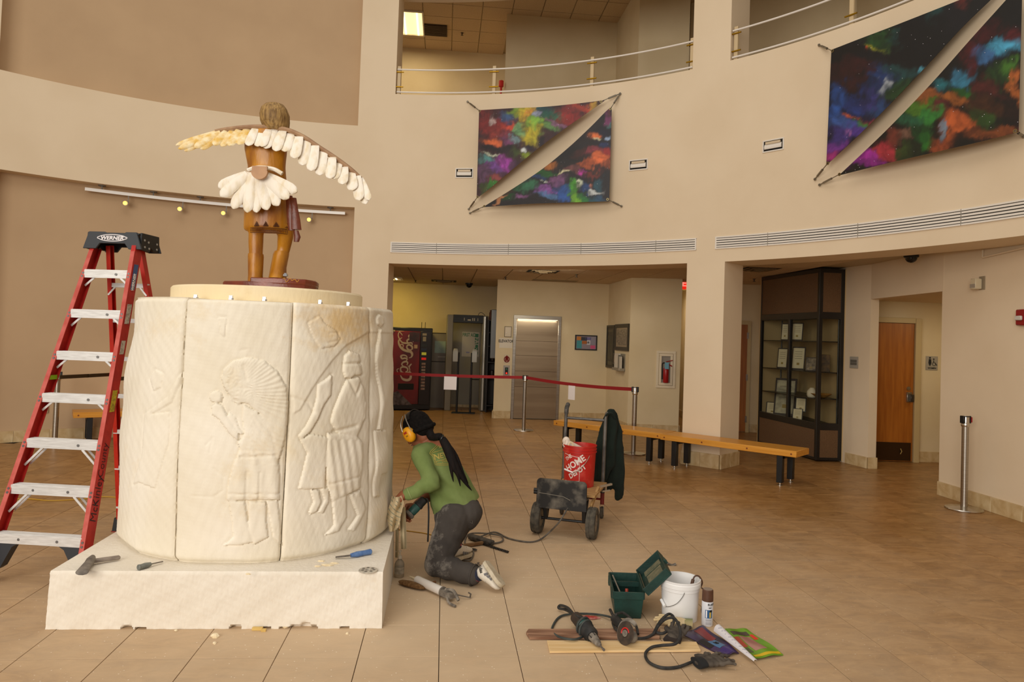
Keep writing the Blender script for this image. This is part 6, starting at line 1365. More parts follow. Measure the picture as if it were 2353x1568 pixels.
for k in range(60):
    tt = k/59; tw = max(0, tt-.3)*52; rr.append([a+d*tt+R @ Vector(((.010 if tt > .3 and j % 4 < 2 else .0065)*math.cos(tw+2*PI*j/8), (.010 if tt > .3 and j % 4 < 2 else .0065)*math.sin(tw+2*PI*j/8), 0)) for j in range(8)])
mb.loft(rr); single('drill_bit', mb, mat('drill_steel', '#2b2826', rough=.4, metal=.6), 'long dark spiral drill bit on the floor beside the cable heap', 'drill bit')

# ------------------------------------------------------------------ hand truck, bucket, jacket
ca, cb = Vector((.956, -.292, 0)), Vector((.292, .956, 0)); CO = Vector((.503, 6.12, 0)); CM = Matrix((ca, cb, Vector((0, 0, 1)))).transposed()
def cp(x, y, z): return CO+ca*x+cb*y+Vector((0, 0, z))
M_FRAME = mat('truck_grey', '#4d4a48', '#6b665f', scale=18, rough=.5, metal=.4); M_TRED = mat('truck_red', '#7d1512', '#5a120f', scale=14, rough=.5)
M_PLATE = mat('truck_plate', '#1a1715', '#7d7568', scale=7, rough=.75, detail=12, lo=.48, hi=.74)
M_TYRE = mat('tyre', '#3a362f', '#5a5347', scale=24, rough=.9, bump=.4, bscale=90)
tr = thing('hand_truck', 'grey hand truck used as a flat cart with a dusty black plate and big tyres', 'hand truck', (CO.x, CO.y, 0))
for sx in (-1, 1):
    c = cp(.235*sx, 0, .132); R = Matrix((Vector((0, 0, 1)), cb, ca*1)).transposed(); R = frame(ca)
    mb = MB(); prof = [(.075, -.034), (.100, -.042), (.124, -.036), (.131, -.020), (.132, -.008), (.127, -.006), (.127, .006), (.132, .008), (.131, .020), (.124, .036), (.100, .042), (.075, .034)]
    mb.lathe(prof, 32, c, R, caps=False); mb.lathe([(.075, -.034), (.075, .034)], 32, c, R, caps=False); ty = new('tyre', mb, M_TYRE, tr, smooth=30)
    mb = MB(); mb.lathe([(.075, -.03), (.060, -.016), (.030, -.014), (.026, -.032), (.020, -.034), (.020, .034), (.026, .032), (.030, .014), (.060, .016), (.075, .03)], 24, c, R); new('hub', mb, mat('hub_grey', '#8d867b', rough=.4, metal=.6), ty)
    mb = MB(); mb.bar(cp(.165*sx, .0, .132), cp(.165*sx, .10, .30), .03, .03); mb.bar(cp(.165*sx, .0, .132), cp(.165*sx, -.04, .30), .03, .03); new('axle_bracket', mb, M_BLACK, tr, smooth=0)
mb = MB(); mb.tube([cp(-.23, 0, .132), cp(.23, 0, .132)], .011, 10); new('axle', mb, M_BLACK, tr)
W_ = .215; hgt = .245; pl_ = [(-W_, 0), (W_, 0)]+[(W_-.035+.035*math.cos(q), hgt-.035+.035*math.sin(q)) for q in np.linspace(0, PI/2, 6)]+[(-W_+.035+.035*math.cos(q), hgt-.035+.035*math.sin(q)) for q in np.linspace(PI/2, PI, 6)]
mb = MB(); mb.prism(pl_, -.006, .006, cp(-.018, -.075, .232), Matrix((ca, Vector((0, .10, .995)).normalized(), -cb)).transposed()); new('nose_plate', mb, M_PLATE, tr, smooth=0, bevel=.003)
for k, (x0, z0, x1, z1) in enumerate(((-.21, .36, .0, .345), (.0, .345, .06, .32))): mb = MB(); mb.tube([cp(x0, -.088, z0), cp(x1, -.088, z1)], .0025, 5); new('wire', mb, mat('wire_dust', '#7d766c', rough=.7), tr)
for dz in (.355, .375): mb = MB(); mb.lathe([(.016, -.02), (.016, .012)], 10, cp(-.24, -.06, dz), frame(ca)); new('knob', mb, M_BLACK, tr)
for sx in (-1, 1):
    mb = MB(); mb.tube([cp(.165*sx, -.06, .31), cp(.165*sx, .78, .31)], .016, 10); new('side_tube', mb, M_FRAME, tr)
    top = [cp(.19*sx, .74, .26), cp(.19*sx, .745, .40), cp(.19*sx, .78, .90), cp(.19*sx, .79, .985 if sx < 0 else .93), cp(.19*sx, .86, 1.03 if sx < 0 else .965)]
    mb = MB(); mb.tube(spline(top, 6), .0165, 12); up_ = new('upright', mb, M_FRAME, tr)
    if sx < 0: mb = MB(); mb.tube([cp(-.19, .785, .945), cp(-.19, .795, 1.0), cp(-.19, .85, 1.03)], .021, 10); new('grip', mb, mat('grip_dark', '#3a3836', '#56524d', scale=30, rough=.9), up_)
    mb = MB(); mb.tube([cp(.19*sx, .73, .235), cp(.19*sx, .74, .33)], .021, 12); new('caster_leg_sleeve', mb, M_BLACK, tr); mb = MB(); mb.tube([cp(.19*sx, .73, .13), cp(.19*sx, .735, .24)], .019, 12); new('caster_leg', mb, M_TRED, tr)
    mb = MB(); c = cp(.19*sx, .73, .055); mb.lathe([(.045, -.014), (.052, -.012), (.055, -.006), (.055, .006), (.052, .012), (.045, .014)], 20, c, frame(ca)); cw = new('caster_wheel', mb, M_TYRE, tr)
    for s2 in (-1, 1): mb = MB(); mb.box(c+ca*.019*s2+Vector((0, 0, .03)), (.004, .04, .09), CM); new('fork', mb, M_CHROME, cw, smooth=0)
mb = MB(); mb.tube([cp(-.19, .782, .905), cp(.19, .782, .905)], .013, 10); new('cross_bar', mb, M_FRAME, tr)
mb = MB(); mb.tube([cp(-.19, .735, .175), cp(.19, .735, .175)], .010, 8); new('red_bar', mb, M_TRED, tr)
for y in (.12, .5): mb = MB(); mb.bar(cp(-.165, y, .31), cp(.165, y, .31), .05, .012); new('cross_strap', mb, M_FRAME, tr, smooth=0)
M_LUM = mat('dusty_board', '#9a7444', '#b8935f', scale=10, rough=.85, stretch=(1, 5, 5))
mb = MB(); mb.box(cp(.03, .36, .338), (.42, .62, .02), CM); single('cart_board', mb, M_LUM, 'dusty wooden board laid on the hand truck under the red bucket', 'wood', bevel=.002)
mb = MB(); mb.bar(cp(.215, .02, .26), cp(.225, .30, .365), .02, .03); single('wooden_batten', mb, M_LUM, 'short wooden batten sticking out right of the black plate of the hand truck', 'wood')
t = thing('clamp', 'pale metal clamp on the right side of the hand truck frame', 'clamp', cp(.28, .40, .29)); mb = MB(); mb.bar(cp(.225, .42, .355), cp(.30, .55, .36), .02, .016); mb.bar(cp(.235, .44, .31), cp(.29, .52, .31), .018, .012); new('jaws', mb, mat('clamp_metal', '#b5aa98', rough=.45, metal=.5), t, smooth=0); mb = MB(); mb.tube([cp(.262, .48, .305), cp(.262, .48, .365)], .008, 8); new('screw', mb, M_CHROME, t)
# red bucket
BP = at(1331, 1080, 6.52); BP.z = .349; t = thing('red_bucket', 'scuffed red bucket with white lettering standing on the hand truck', 'bucket', BP)
M_BRED = mat('bucket_red', '#b81a10', '#cf5040', scale=12, rough=.5, detail=9, lo=.52, hi=.85)
mb = MB(); prof = [(.128, .002), (.132, 0), (.144, .30), (.152, .303), (.152, .312), (.145, .315), (.145, .325), (.152, .328), (.152, .336), (.146, .339), (.146, .352), (.152, .354), (.152, .365), (.143, .365), (.140, .33), (.126, .02)]
mb.lathe(prof, 40, BP); new('body', mb, M_BRED, t, smooth=30)
def bw(ph, z, off=.0014):
    r = .132+(.012*z/.30)+off; base_ = math.atan2(CAM.y-BP.y, CAM.x-BP.x); a = base_+ph; return BP+Vector((r*math.cos(a), r*math.sin(a), z))
M_BW = mat('bucket_print', '#e3d6cc', rough=.6)
for P_ in ([(-1.1, .29), (.0, .268), (.02, .06), (-1.1, .05)],):
    mb = MB(); S_ = []
    for (a0, z0), (a1, z1) in zip(P_, P_[1:]): S_ += [bw(a0+(a1-a0)*k/10, z0+(z1-z0)*k/10) for k in range(11)]
    mb.tube(S_, .0022, 4); new('print_frame', mb, M_BW, t)
for txt, ph, z, s in (('THE', -.98, .235, .045), ('HOME', -.90, .150, .078), ('DEPOT', -.66, .088, .060)):
    ca_, sa_ = math.cos(.62), math.sin(.62)
    text(txt, s, M_BW, t, (0, 0, 0), (1, 0, 0), (0, 0, 1), wrap=lambda x, y: bw(ph+(x*ca_-y*sa_)/.14, z+x*sa_+y*ca_), align='LEFT', bold=s*.03, sx=.95)
mb = MB(); mb.tube(spline([bw(.62, .285, .006), bw(.40, .235, .012), bw(.05, .17, .016), bw(-.35, .135, .018), bw(-1.0, .155, .018)], 8), .0028, 6); hd = new('bail', mb, mat('bail_wire', '#a49a8c', rough=.4, metal=.7), t)
mb = MB(); mb.tube([bw(-.35, .135, .018), bw(-.98, .152, .018)], .008, 8); new('bail_grip', mb, M_PAPER, hd)
t = thing('paper_roll', 'crumpled white roll sticking out of the red bucket', 'paper', at(1318, 1030, 6.52))
mb = MB(); a, b = at(1297, 1018, 6.50), at(1345, 1040, 6.56); d = b-a; mb.lathe([(.030, 0), (.038, .01), (.036, d.length*.5), (.030, d.length)], 14, a, frame(d)); new('roll', mb, mat('roll_white', '#dccbbb', '#e8ded0', scale=9, rough=.8), t)
mb = MB(); P = at(1312, 1024, 6.44); R = frame(Vector((.2, -1, .3))); mb.tube([P+R @ Vector((.026*math.cos(q), .020*math.sin(q), 0)) for q in np.linspace(0, 2*PI, 16, endpoint=False)], .006, 6, True); new('ring', mb, mat('ring_cream', '#d9c59a', rough=.6), t)
mb = MB(); mb.ell(at(1301, 1014, 6.54), (.035, .03, .04), None, 10, 8); new('crumple', mb, mat('roll_white', '#dccbbb'), t)
# jacket
t = thing('dark_jacket', 'dark green jacket draped over the right handle of the hand truck', 'jacket', at(1405, 1120, 6.9))
mb = MB(); Yj = 6.86
sil(mb, [(1404, 939, 4), (1404, 942, 8), (1403, 955, 13), (1398, 985, 21), (1392, 1025, 25), (1388, 1070, 23), (1380, 1100, 17), (1374, 1114, 10)], Yj+.05, .42, 18)
sil(mb, [(1406, 940, 5), (1408, 950, 11), (1411, 985, 17), (1415, 1030, 20), (1419, 1080, 18), (1423, 1125, 13), (1422, 1146, 10), (1421, 1150, 6)], Yj+.10, .45, 18)
sil(mb, [(1402, 985, 15), (1402, 1040, 17), (1402, 1090, 13), (1400, 1122, 10), (1399, 1127, 7)], Yj+.12, .5, 16)
fuse('cloth', mb, .010, mat('jacket_green', '#07130c', '#0e1d14', scale=9, rough=.97, bump=.5, bscale=30), t, 3, lambda p: .007*math.sin(p.x*70+1.5*math.sin(p.z*12)+p.y*20)*min(1, max(0, (1.0-p.z)*4)))
mb = MB(); mb.tube(spline([at(1388, 963, Yj-.04), at(1396, 952, Yj-.05), at(1406, 952, Yj-.04), at(1412, 962, Yj-.02)], 5), .018, 10, flat=.6); new('collar', mb, mat('jacket_green', '#0b1a12'), t)
# ------------------------------------------------------------------ planks and tools on the floor at the front
M_PL1 = mat('old_plank', '#75503a', '#ab8468', scale=6, rough=.8, stretch=(.5, 5, 5), dist=.6, detail=8); M_PL2 = mat('pine_plank', '#d8b47c', '#e6c898', scale=4, rough=.7, stretch=(.6, 8, 8), dist=.5, detail=7)
def plank(name, pts, h, m, label):
    mb = MB(); P = [fl(u, v) for u, v in pts]; mb.loft([[Vector((p.x, p.y, .002)) for p in P], [Vector((p.x, p.y, h)) for p in P]]); return single(name, mb, m, label, 'plank', smooth=0, bevel=.0015)
plank('brown_plank', [(1217, 1472), (1516, 1471), (1517, 1452), (1214, 1453), (1209, 1460)], .018, M_PL1, 'old reddish brown plank lying behind the pale plank under the power tools')
plank('pale_plank', [(1263, 1503), (1400, 1502), (1610, 1500), (1600, 1481), (1257, 1478)], .014, M_PL2, 'pale pine plank lying nearest the viewer under the power tools')
# straight die grinder
a, b = fl(1322, 1418, .055), fl(1384, 1490, .03); d = b-a; R = frame(d); L_ = d.length
t = thing('die_grinder', 'long dark die grinder with teal collar lying across the planks', 'power tool', fl(1352, 1460))
mb = MB(); mb.lathe([(.024, 0), (.033, .008), (.035, L_*.22), (.033, L_*.28)], 18, a, R); new('motor_body', mb, mat('motor_brown', '#2a211c', '#3d3029', scale=16, rough=.55), t)
mb = MB(); mb.lathe([(.034, L_*.26), (.041, L_*.30), (.041, L_*.36), (.034, L_*.38)], 18, a, R); new('teal_collar', mb, M_TEAL, t)
mb = MB(); mb.lathe([(.032, L_*.36), (.046, L_*.40), (.046, L_*.44), (.041, L_*.46), (.042, L_*.60), (.031, L_*.66)], 18, a, R); new('front_housing', mb, M_TOOL, t)
mb = MB(); mb.lathe([(.026, L_*.64), (.022, L_*.76), (.017, L_*.86), (.012, L_*.87)], 16, a, R); nk = new('neck', mb, M_DUSTY, t)
for k in range(6):
    for q in range(3): mb = MB(); c = a+d*(.67+.03*q)+R @ Vector((.0225*math.cos(k*1.047), .0225*math.sin(k*1.047), 0)); mb.box(c, (.006, .006, .006), R); new('vent_slot', mb, M_INK, nk, smooth=0)
mb = MB(); mb.lathe([(.012, L_*.86), (.012, L_*.91), (.005, L_*.92), (.005, L_*1.02), (.007, L_*1.03), (.007, L_*1.06)], 12, a, R); new('collet', mb, M_IRON, t)
for s in (.305, .40): mb = MB(); mb.tube([a+d*s+R @ Vector((.045*math.cos(q), .045*math.sin(q), .02*math.sin(q))) for q in np.linspace(0, 2*PI, 20, endpoint=False)], .007, 6, True); new('cord_wrap', mb, mat('cord_grey', '#2f3432', '#454a46', scale=20, rough=.8), t)
mb = MB(); mb.tube(spline([a, fl(1305, 1398, .06), fl(1288, 1392, .035), fl(1284, 1398, .02), fl(1300, 1402, .03), fl(1322, 1414, .075), a+d*.32+Vector((0, 0, .04))], 8), .0085, 8); new('cord', mb, M_CORD, t)
mb = MB(); mb.tube(spline([a+d*.42-Vector((0, 0, .03)), fl(1322, 1470, .025), fl(1290, 1466, .025), fl(1271, 1455, .01), fl(1270, 1440, .008), fl(1285, 1419, .008), fl(1310, 1412, .01), fl(1350, 1411, .01), fl(1382, 1414, .012), fl(1408, 1420, .03)], 8), .0065, 8); new('cord', mb, mat('cord_grey', '#2f3432'), t)
# angle grinder with cutting disc
a, b = fl(1410, 1420, .055), fl(1458, 1470, .040); d = b-a; R = frame(d); L_ = d.length
t = thing('angle_grinder', 'dark angle grinder with a brown cutting disc and red centre on the planks', 'power tool', fl(1435, 1460))
mb = MB(); mb.lathe([(.012, 0), (.024, .010), (.026, L_*.2), (.029, L_*.5), (.027, L_*.78)], 18, a, R); new('motor_body', mb, M_TOOL, t)
mb = MB(); mb.lathe([(.0295, L_*.45), (.0302, L_*.50), (.0295, L_*.62)], 18, a, R, caps=False); new('teal_band', mb, M_TEAL, t)
hd_ = a+d*.88; mb = MB(); mb.ell(hd_, (.032, .032, .036), R, 14, 10); new('gear_head', mb, M_DUSTY, t)
DCc = fl(1437, 1456, .072); dn = (Vector((-.80, -.55, .30))).normalized(); Rd = frame(dn)
mb = MB(); mb.tube([hd_, DCc], .013, 10); new('spindle', mb, M_IRON, t)
mb = MB(); mb.lathe([(.060, -.0015), (.061, 0), (.060, .0015), (.022, .0015), (.02, -.003)], 36, DCc, Rd); dk = new('cutting_disc', mb, mat('disc_brown', '#2c231c', '#4a3b2e', scale=22, rough=.7), t)
mb = MB(); mb.tube([DCc+Rd @ Vector((.027*math.cos(q), .027*math.sin(q), .002)) for q in np.linspace(-1.2, 1.9, 16)], .004, 6); new('red_mark', mb, mat('disc_red', '#c01f1a', rough=.5), dk)
mb = MB(); mb.lathe([(.018, .001), (.018, .006), (.010, .007), (.010, .010)], 16, DCc, Rd); new('flange', mb, M_DUSTY, dk)
mb = MB(); rr = [DCc-dn*.012+Rd @ Vector((.068*math.cos(q), .068*math.sin(q), 0)) for q in np.linspace(-.6, 2.5, 18)]; mb.tube([p-dn*.008 for p in rr], .013, 8, flat=.5, up=dn); new('guard', mb, M_DUSTY, t)
mb = MB(); mb.tube([a+d*.05, fl(1402, 1402, .05)], .009, 8); new('strain_relief', mb, M_CORD, t)
mb = MB(); mb.tube(spline([a+d*.1+Vector((0, 0, .03)), fl(1432, 1409, .07), fl(1452, 1425, .07), fl(1462, 1440, .05), fl(1466, 1458, .03)], 6), .0075, 8); mb.tube(spline([a+d*.05, fl(1408, 1432, .03), fl(1414, 1446, .03), fl(1424, 1452, .035)], 6), .0075, 8); new('cord_wrap', mb, M_CORD, t)
t = thing('power_cord', 'black power cord looping from the angle grinder over the gloves', 'cord', fl(1530, 1500))
mb = MB(); mb.tube(spline([fl(1464, 1468, .02), fl(1485, 1466, .02), fl(1503, 1456, .03), fl(1512, 1440, .05), fl(1528, 1424, .10), fl(1548, 1421, .12), fl(1561, 1440, .10), fl(1563, 1462, .07), fl(1552, 1480, .05), fl(1520, 1484, .03), fl(1496, 1489, .025), fl(1483, 1504, .01), fl(1492, 1523, .009), fl(1520, 1535, .009), fl(1556, 1534, .009), fl(1590, 1522, .014), fl(1606, 1516, .02)], 10), .008, 8); new('cord', mb, M_CORD, t)
mb = MB(); mb.tube(spline([fl(1502, 1456, .03), fl(1516, 1430, .06), fl(1536, 1412, .09), fl(1548, 1420, .09), fl(1544, 1440, .05), fl(1524, 1456, .03), fl(1505, 1453, .03)], 8), .008, 8); new('cord', mb, M_CORD, t)
# gloves
def glove(name, label, m, C, fdir, L_, w, spread, bend, cuffm, h=.02, up=(0, 0, 1)):
    fd = Vector(fdir).normalized(); n = Vector(up); s = fd.cross(n).normalized(); t = thing(name, label, 'glove', (C.x, C.y, 0)); C = Vector((C.x, C.y, h))
    mb = MB(); mb.chain([C-fd*L_*.40, C-fd*L_*.1, C+fd*L_*.12], [w*.40, w*.46, w*.44]); mb.v = [Vector((p.x, p.y, h+(p.z-h)*.45)) for p in mb.v]
    for k in range(4):
        o = s*(w*(-.40+.27*k)); ln = L_*(.46, .56, .53, .42)[k]; a = C+fd*L_*.10+o; q = (fd+s*(-.24+.16*k)*spread).normalized(); b = a+q*ln*.55+n*bend*(.6+.3*(k % 2)); c = b+q*ln*.42-n*bend*.6
        mb.chain([C+o*.5, a, b, c], [.013, .0115, .0105, .0085], 10)
    a = C-fd*L_*.12-s*w*.36; mb.chain([C-fd*.02, a, a-s*w*.28+fd*L_*.10+n*.006, a-s*w*.34+fd*L_*.26], [.016, .015, .013, .010], 10)
    fuse('hand', mb, .0042, m, t, 2, lambda p: .0014*math.sin(p.x*190+p.y*120))
    mb = MB(); c0 = C-fd*L_*.36; mb.loft([[c0-fd*z+s*(w*r*math.cos(q))+n*(w*r*.42*math.sin(q)) for q in np.linspace(0, 2*PI, 20, endpoint=False)] for z, r in ((0, .44), (.02, .47), (.045, .50))]); new('cuff', mb, cuffm, t, smooth=50)
    return t
M_GLB = mat('glove_grey', '#3a332c', '#5b5248', scale=14, rough=.9, bump=.4, bscale=60); M_GLT = mat('glove_tan', '#c9b083', '#ddc9a0', scale=14, rough=.95, bump=.3, bscale=80)
glove('tan_glove', 'beige work glove with green cuff edge in front of the white bucket', M_GLT, fl(1548, 1440), (-1, .25, 0), .17, .10, 1, .006, mat('cuff_green', '#3f6b3a', '#c9b083', scale=3, rough=.9), .03)
glove('dark_glove', 'dark grey work glove lying palm down in front of the purple bag', M_GLB, fl(1640, 1531), (.93, .30, 0), .165, .105, 1.6, .012, mat('glove_cuff', '#16181b', rough=.8), .026)
glove('dark_glove', 'crumpled dark glove on the brown plank under the cord loop', M_GLB, fl(1556, 1470), (.5, .75, .25), .12, .10, 1, .02, mat('glove_cuff_brown', '#2b2320', rough=.9), .04)
mb = MB(); mb.ell(fl(1616, 1512, .02), (.05, .022, .016), rotz(-.6), 12, 8); single('glove_strap', mb, M_GLB, 'rolled dark glove finger piece beside the cord end and the dark glove', 'glove')
P = fl(1357, 1420, .004); mb = MB(); mb.loft([[P+Vector((x*1.0, y, z)) for x, y in ((-.058, -.012), (-.03, -.03), (.02, -.022), (.06, -.004), (.03, .016), (-.02, .024), (-.05, .012))] for z in (-.002, .004)]); single('red_scrap', mb, mat('red_scrap', '#b0332c', '#d9a59c', scale=26, rough=.7, lo=.5, hi=.75), 'red chipped disc scrap on the tiles behind the die grinder', 'scrap', smooth=0)
# toolbox
t = thing('toolbox', 'dark green plastic toolbox standing open beside the white bucket', 'toolbox', fl(1443, 1402))
M_BOXG = mat('toolbox_green', '#0d2c26', '#17423a', scale=9, rough=.5, bump=.1, lo=.3, hi=.8)
f0, f1 = fl(1414, 1419), fl(1473, 1422); ux = f1-f0; ux.z = 0; wB = ux.length; ux.normalize(); vy = Vector((-ux.y, ux.x, 0)); 
zT = .160; g0 = fl(1409.5, 1360, zT); g1 = fl(1481, 1362.5, zT); g2 = fl(1398.5, 1312, zT); dB = min((g2-g0).length, .36); vy = (g2-g0); vy.z = 0; vy.normalize()
ux = (g1-g0); ux.z = 0; wT = ux.length; ux.normalize(); oT = Vector((g0.x, g0.y, 0)); wl = .006
def bx_(x, y, z): k = 1-z/zT; return oT+ux*(wT*.5+(x-.5)*wT*(1-.17*k))+vy*(dB*.5+(y-.5)*dB*(1-.06*k))+Vector((0, 0, z))
mb = MB(); out = [[bx_(x, y, z) for x, y in ((0, 0), (1, 0), (1, 1), (0, 1))] for z in (.002, zT)]
e = wl/wT; e2 = wl/dB; inn = [[bx_(x, y, z) for x, y in ((e, e2), (1-e, e2), (1-e, 1-e2), (e, 1-e2))] for z in (zT, .012)]
mb.loft(out+inn); new('box', mb, M_BOXG, t, smooth=0, bevel=.002)
mb = MB()
for (x0, y0, x1, y1) in ((0, 0, 1, 0), (1, 0, 1, 1), (1, 1, 0, 1), (0, 1, 0, 0)):
    mb2 = MB(); p, q = bx_(x0, y0, zT-.022), bx_(x1, y1, zT-.022); mid = (p+q)/2; o = mid-bx_(.5, .5, zT-.022); o.normalize(); mb2.bar(p+o*.002, q+o*.002, .008, .044); new('rim', mb2, M_BOXG, t, smooth=0, bevel=.002)
mb = MB(); mb.bar(bx_(.03, .62, .135), bx_(.97, .62, .135), .008, .03); new('tray_divider', mb, M_BOXG, t, smooth=0)
for y in (.2, .8): mb = MB(); mb.bar(bx_(-.03, y-.07, .13), bx_(-.03, y+.07, .13), .012, .05); new('latch', mb, M_BOXG, t, smooth=0, bevel=.002)
hx = bx_(1.03, 0, zT+.004); hy = bx_(1.03, 1, zT+.004); ld = (fl(1542, 1314, .16)-hx); farP = at(1517, 1266, hy.y+.02); ld = (farP-hy); ld = ld-vy*ld.dot(vy); ldn = ld.normalized(); LW = .185; ln_ = vy.cross(ldn).normalized()
if ln_.dot(Vector((0, 0, 1))) < 0: ln_ = -ln_
CL = Matrix((vy, ldn, vy.cross(ldn))).transposed(); sg = 1 if vy.cross(ldn).dot(ln_) > 0 else -1
mb = MB(); mb.box(hx+vy*dB/2+ldn*LW/2-ln_*.024, (dB+.012, LW, .007), CL); lid = new('lid', mb, M_BOXG, t, smooth=0, bevel=.002)
for o, s in ((vy*.0, (.007, LW, .05)), (vy*dB, (.007, LW, .05))): mb = MB(); mb.box(hx+o+ldn*LW/2-ln_*.002, s, CL); new('lid_side', mb, M_BOXG, lid, smooth=0, bevel=.002)
for o in (0, LW): mb = MB(); mb.box(hx+vy*dB/2+ldn*o-ln_*.002, (dB+.012, .007, .05), CL); new('lid_side', mb, M_BOXG, lid, smooth=0, bevel=.002)
mb = MB(); mb.box(hx+vy*dB*.42+ldn*LW*.5-ln_*.019, (dB*.50, LW*.62, .006), CL); new('lid_liner', mb, mat('liner_dusty', '#4d5340', '#7a7358', scale=16, rough=.85), lid, smooth=0)
for k in range(6): mb = MB(); mb.box(hx+vy*dB*(.74+.035*k)+ldn*LW*.5-ln_*.017, (.004, LW*.7, .006), CL); new('lid_rib', mb, mat('liner_dusty', '#4d5340'), lid, smooth=0)
mb = MB(); mb.tube([hx+vy*.03, hy-vy*.03], .006, 6); new('hinge', mb, mat('hinge_dusty', '#6b5f48', rough=.7), t)
mb = MB(); mb.box(hx+vy*dB*.5+ldn*(LW+.010), (.05, .016, .03), CL); new('lid_clasp', mb, M_BOXG, lid, smooth=0, bevel=.002)
mb = MB(); mb.tube([bx_(.10, .78, .165), bx_(.33, .10, .10)], .005, 8); single('steel_rod', mb, mat('rod_pale', '#8d877c', rough=.4, metal=.6), 'thin grey steel rod leaning inside the open green toolbox', 'rod')
mb = MB(); P = bx_(.52, .35, .06); mb.tube([P, P+Vector((.0, .02, .07))], .010, 8); mb.tube([P+Vector((.02, 0, 0)), P+Vector((.05, .01, .05))], .006, 8); single('pliers', mb, mat('pliers_red', '#a8402a', rough=.5), 'red handled pliers standing inside the open green toolbox', 'pliers')
mb = MB(); P = fl(1541, 1297, .006); mb.sheet(lambda u, v: P+Vector((-.04+.08*u, -.02+.04*v, .006*math.sin(u*7)+.004*math.sin(v*9))), 8, 5, .002); single('tape_scrap', mb, mat('tape_grey', '#57504a', '#7a7268', scale=30, rough=.8), 'crumpled grey tape scrap on the tiles behind the open toolbox lid', 'scrap')
# white bucket
P = fl(1566, 1435); P = Vector((P.x+.012, P.y+.105, 0)); t = thing('white_bucket', 'white plastic bucket with wire handle between the toolbox and the spray can', 'bucket', P)
M_WB = mat('bucket_white', '#efefef', '#e6e4e2', scale=4, rough=.4)
mb = MB(); mb.lathe([(.098, .002), (.104, 0), (.112, .175), (.116, .178), (.116, .196), (.121, .199), (.121, .222), (.118, .226), (.1205, .232), (.120, .238), (.113, .238), (.110, .20), (.100, .008)], 48, P); new('body', mb, M_WB, t, smooth=28)
def wb(u, v, off=.004):
    d = ray(u, v); o = Vector((CAM.x-P.x, CAM.y-P.y)); r = .1145+off; a = d.x*d.x+d.y*d.y; b = 2*(o.x*d.x+o.y*d.y); c = o.dot(o)-r*r; D = max(b*b-4*a*c, 0); return CAM+d*((-b-math.sqrt(D))/(2*a))
mb = MB(); mb.tube(spline([wb(1573, 1363), wb(1568, 1373, .008), wb(1556, 1387, .012), wb(1541, 1394, .014), wb(1530, 1395, .012)], 6), .0018, 6); hd = new('bail', mb, mat('wire_steel', '#7f7d7a', rough=.35, metal=.8), t)
mb = MB(); q = wb(1527, 1394, .012); R = frame(Vector((-.25, .9, .5))); mb.lathe([(.009, 0), (.009, .05)], 14, q, R); mb.lathe([(.004, -.001), (.004, .003)], 10, q, R); new('bail_grip', mb, M_WB, hd)
mb = MB(); q = P+Vector((.095, -.01, .235)); mb.tube(spline([q+Vector((-.035, -.01, -.045)), q+Vector((-.015, 0, .012)), q+Vector((.012, .0, .018)), q+Vector((.034, .0, -.015)), q+Vector((.028, .01, -.05)), q+Vector((.014, .02, -.055))], 6), [.010, .010, .009, .009, .008, .008, .007]+[.004]*40, 8) if False else mb.tube(spline([q+Vector((-.035, -.01, -.045)), q+Vector((-.015, 0, .012)), q+Vector((.012, .0, .018)), q+Vector((.034, .0, -.015)), q+Vector((.028, .01, -.05))], 6), .005, 8)
mb.tube(spline([q+Vector((.03, .0, -.05)), q+Vector((.055, -.01, -.075)), q+Vector((.05, .0, -.13)), q+Vector((.035, .0, -.18)), q+Vector((.045, -.01, -.215)), q+Vector((.07, .0, -.229))], 6), .0045, 8); mb.tube([q+Vector((-.036, -.012, -.05)), q+Vector((-.022, -.004, .0))], .010, 8)
single('wire_clamp', mb, mat('clamp_brown', '#3d2618', '#5a3a24', scale=20, rough=.6), 'brown wire and clamp hooked over the right rim of the white bucket', 'wire')
P = fl(1628, 1442); P = Vector((P.x, P.y+.033, 0)); t = thing('spray_can', 'white spray paint can with brown cap right of the white bucket', 'spray can', P)
mb = MB(); mb.lathe([(.030, 0), (.033, .004), (.033, .138), (.030, .146)], 28, P); new('can', mb, mat('can_white', '#d5d6dc', rough=.35), t)
mb = MB(); mb.lathe([(.0325, .143), (.0325, .165), (.0315, .205), (.027, .210)], 28, P); new('cap', mb, mat('cap_brown', '#4d2f1e', '#5c3b28', scale=20, rough=.55), t); mb = MB(); mb.lathe([(.027, .2095), (.027, .2115)], 24, P); new('cap_top', mb, mat('cap_dust', '#8d7d6e', rough=.9), t)
cb0 = math.atan2(CAM.y-P.y, CAM.x-P.x); cw_ = lambda x, z, o=.0338: P+Vector((o*math.cos(cb0+x/.033), o*math.sin(cb0+x/.033), z))
text('RUST-O', .017, M_INK, t, (0, 0, 0), (1, 0, 0), (0, 0, 1), wrap=lambda x, y: cw_(.002+x, .128+y), align='LEFT', bold=.0006); text('MET', .010, M_INK, t, (0, 0, 0), (1, 0, 0), (0, 0, 1), wrap=lambda x, y: cw_(.008+x, .110+y), align='LEFT', bold=.0003)
for x0, x1, z0, z1, m in ((-.012, .03, .05, .098, mat('label_blue', '#2f5a85', rough=.4)), (-.008, -.001, .053, .095, M_PAPER), (.012, .022, .054, .085, mat('label_yellow', '#c9a640', rough=.5)), (.014, .03, .085, .097, M_INK)):
    mb = MB(); mb.sheet(lambda u, v: cw_(x0+(x1-x0)*u, z0+(z1-z0)*v, .0336+(.0003 if m is not MATS['label_blue'] else 0)), 8, 2, .0004); new('label', mb, m, t)
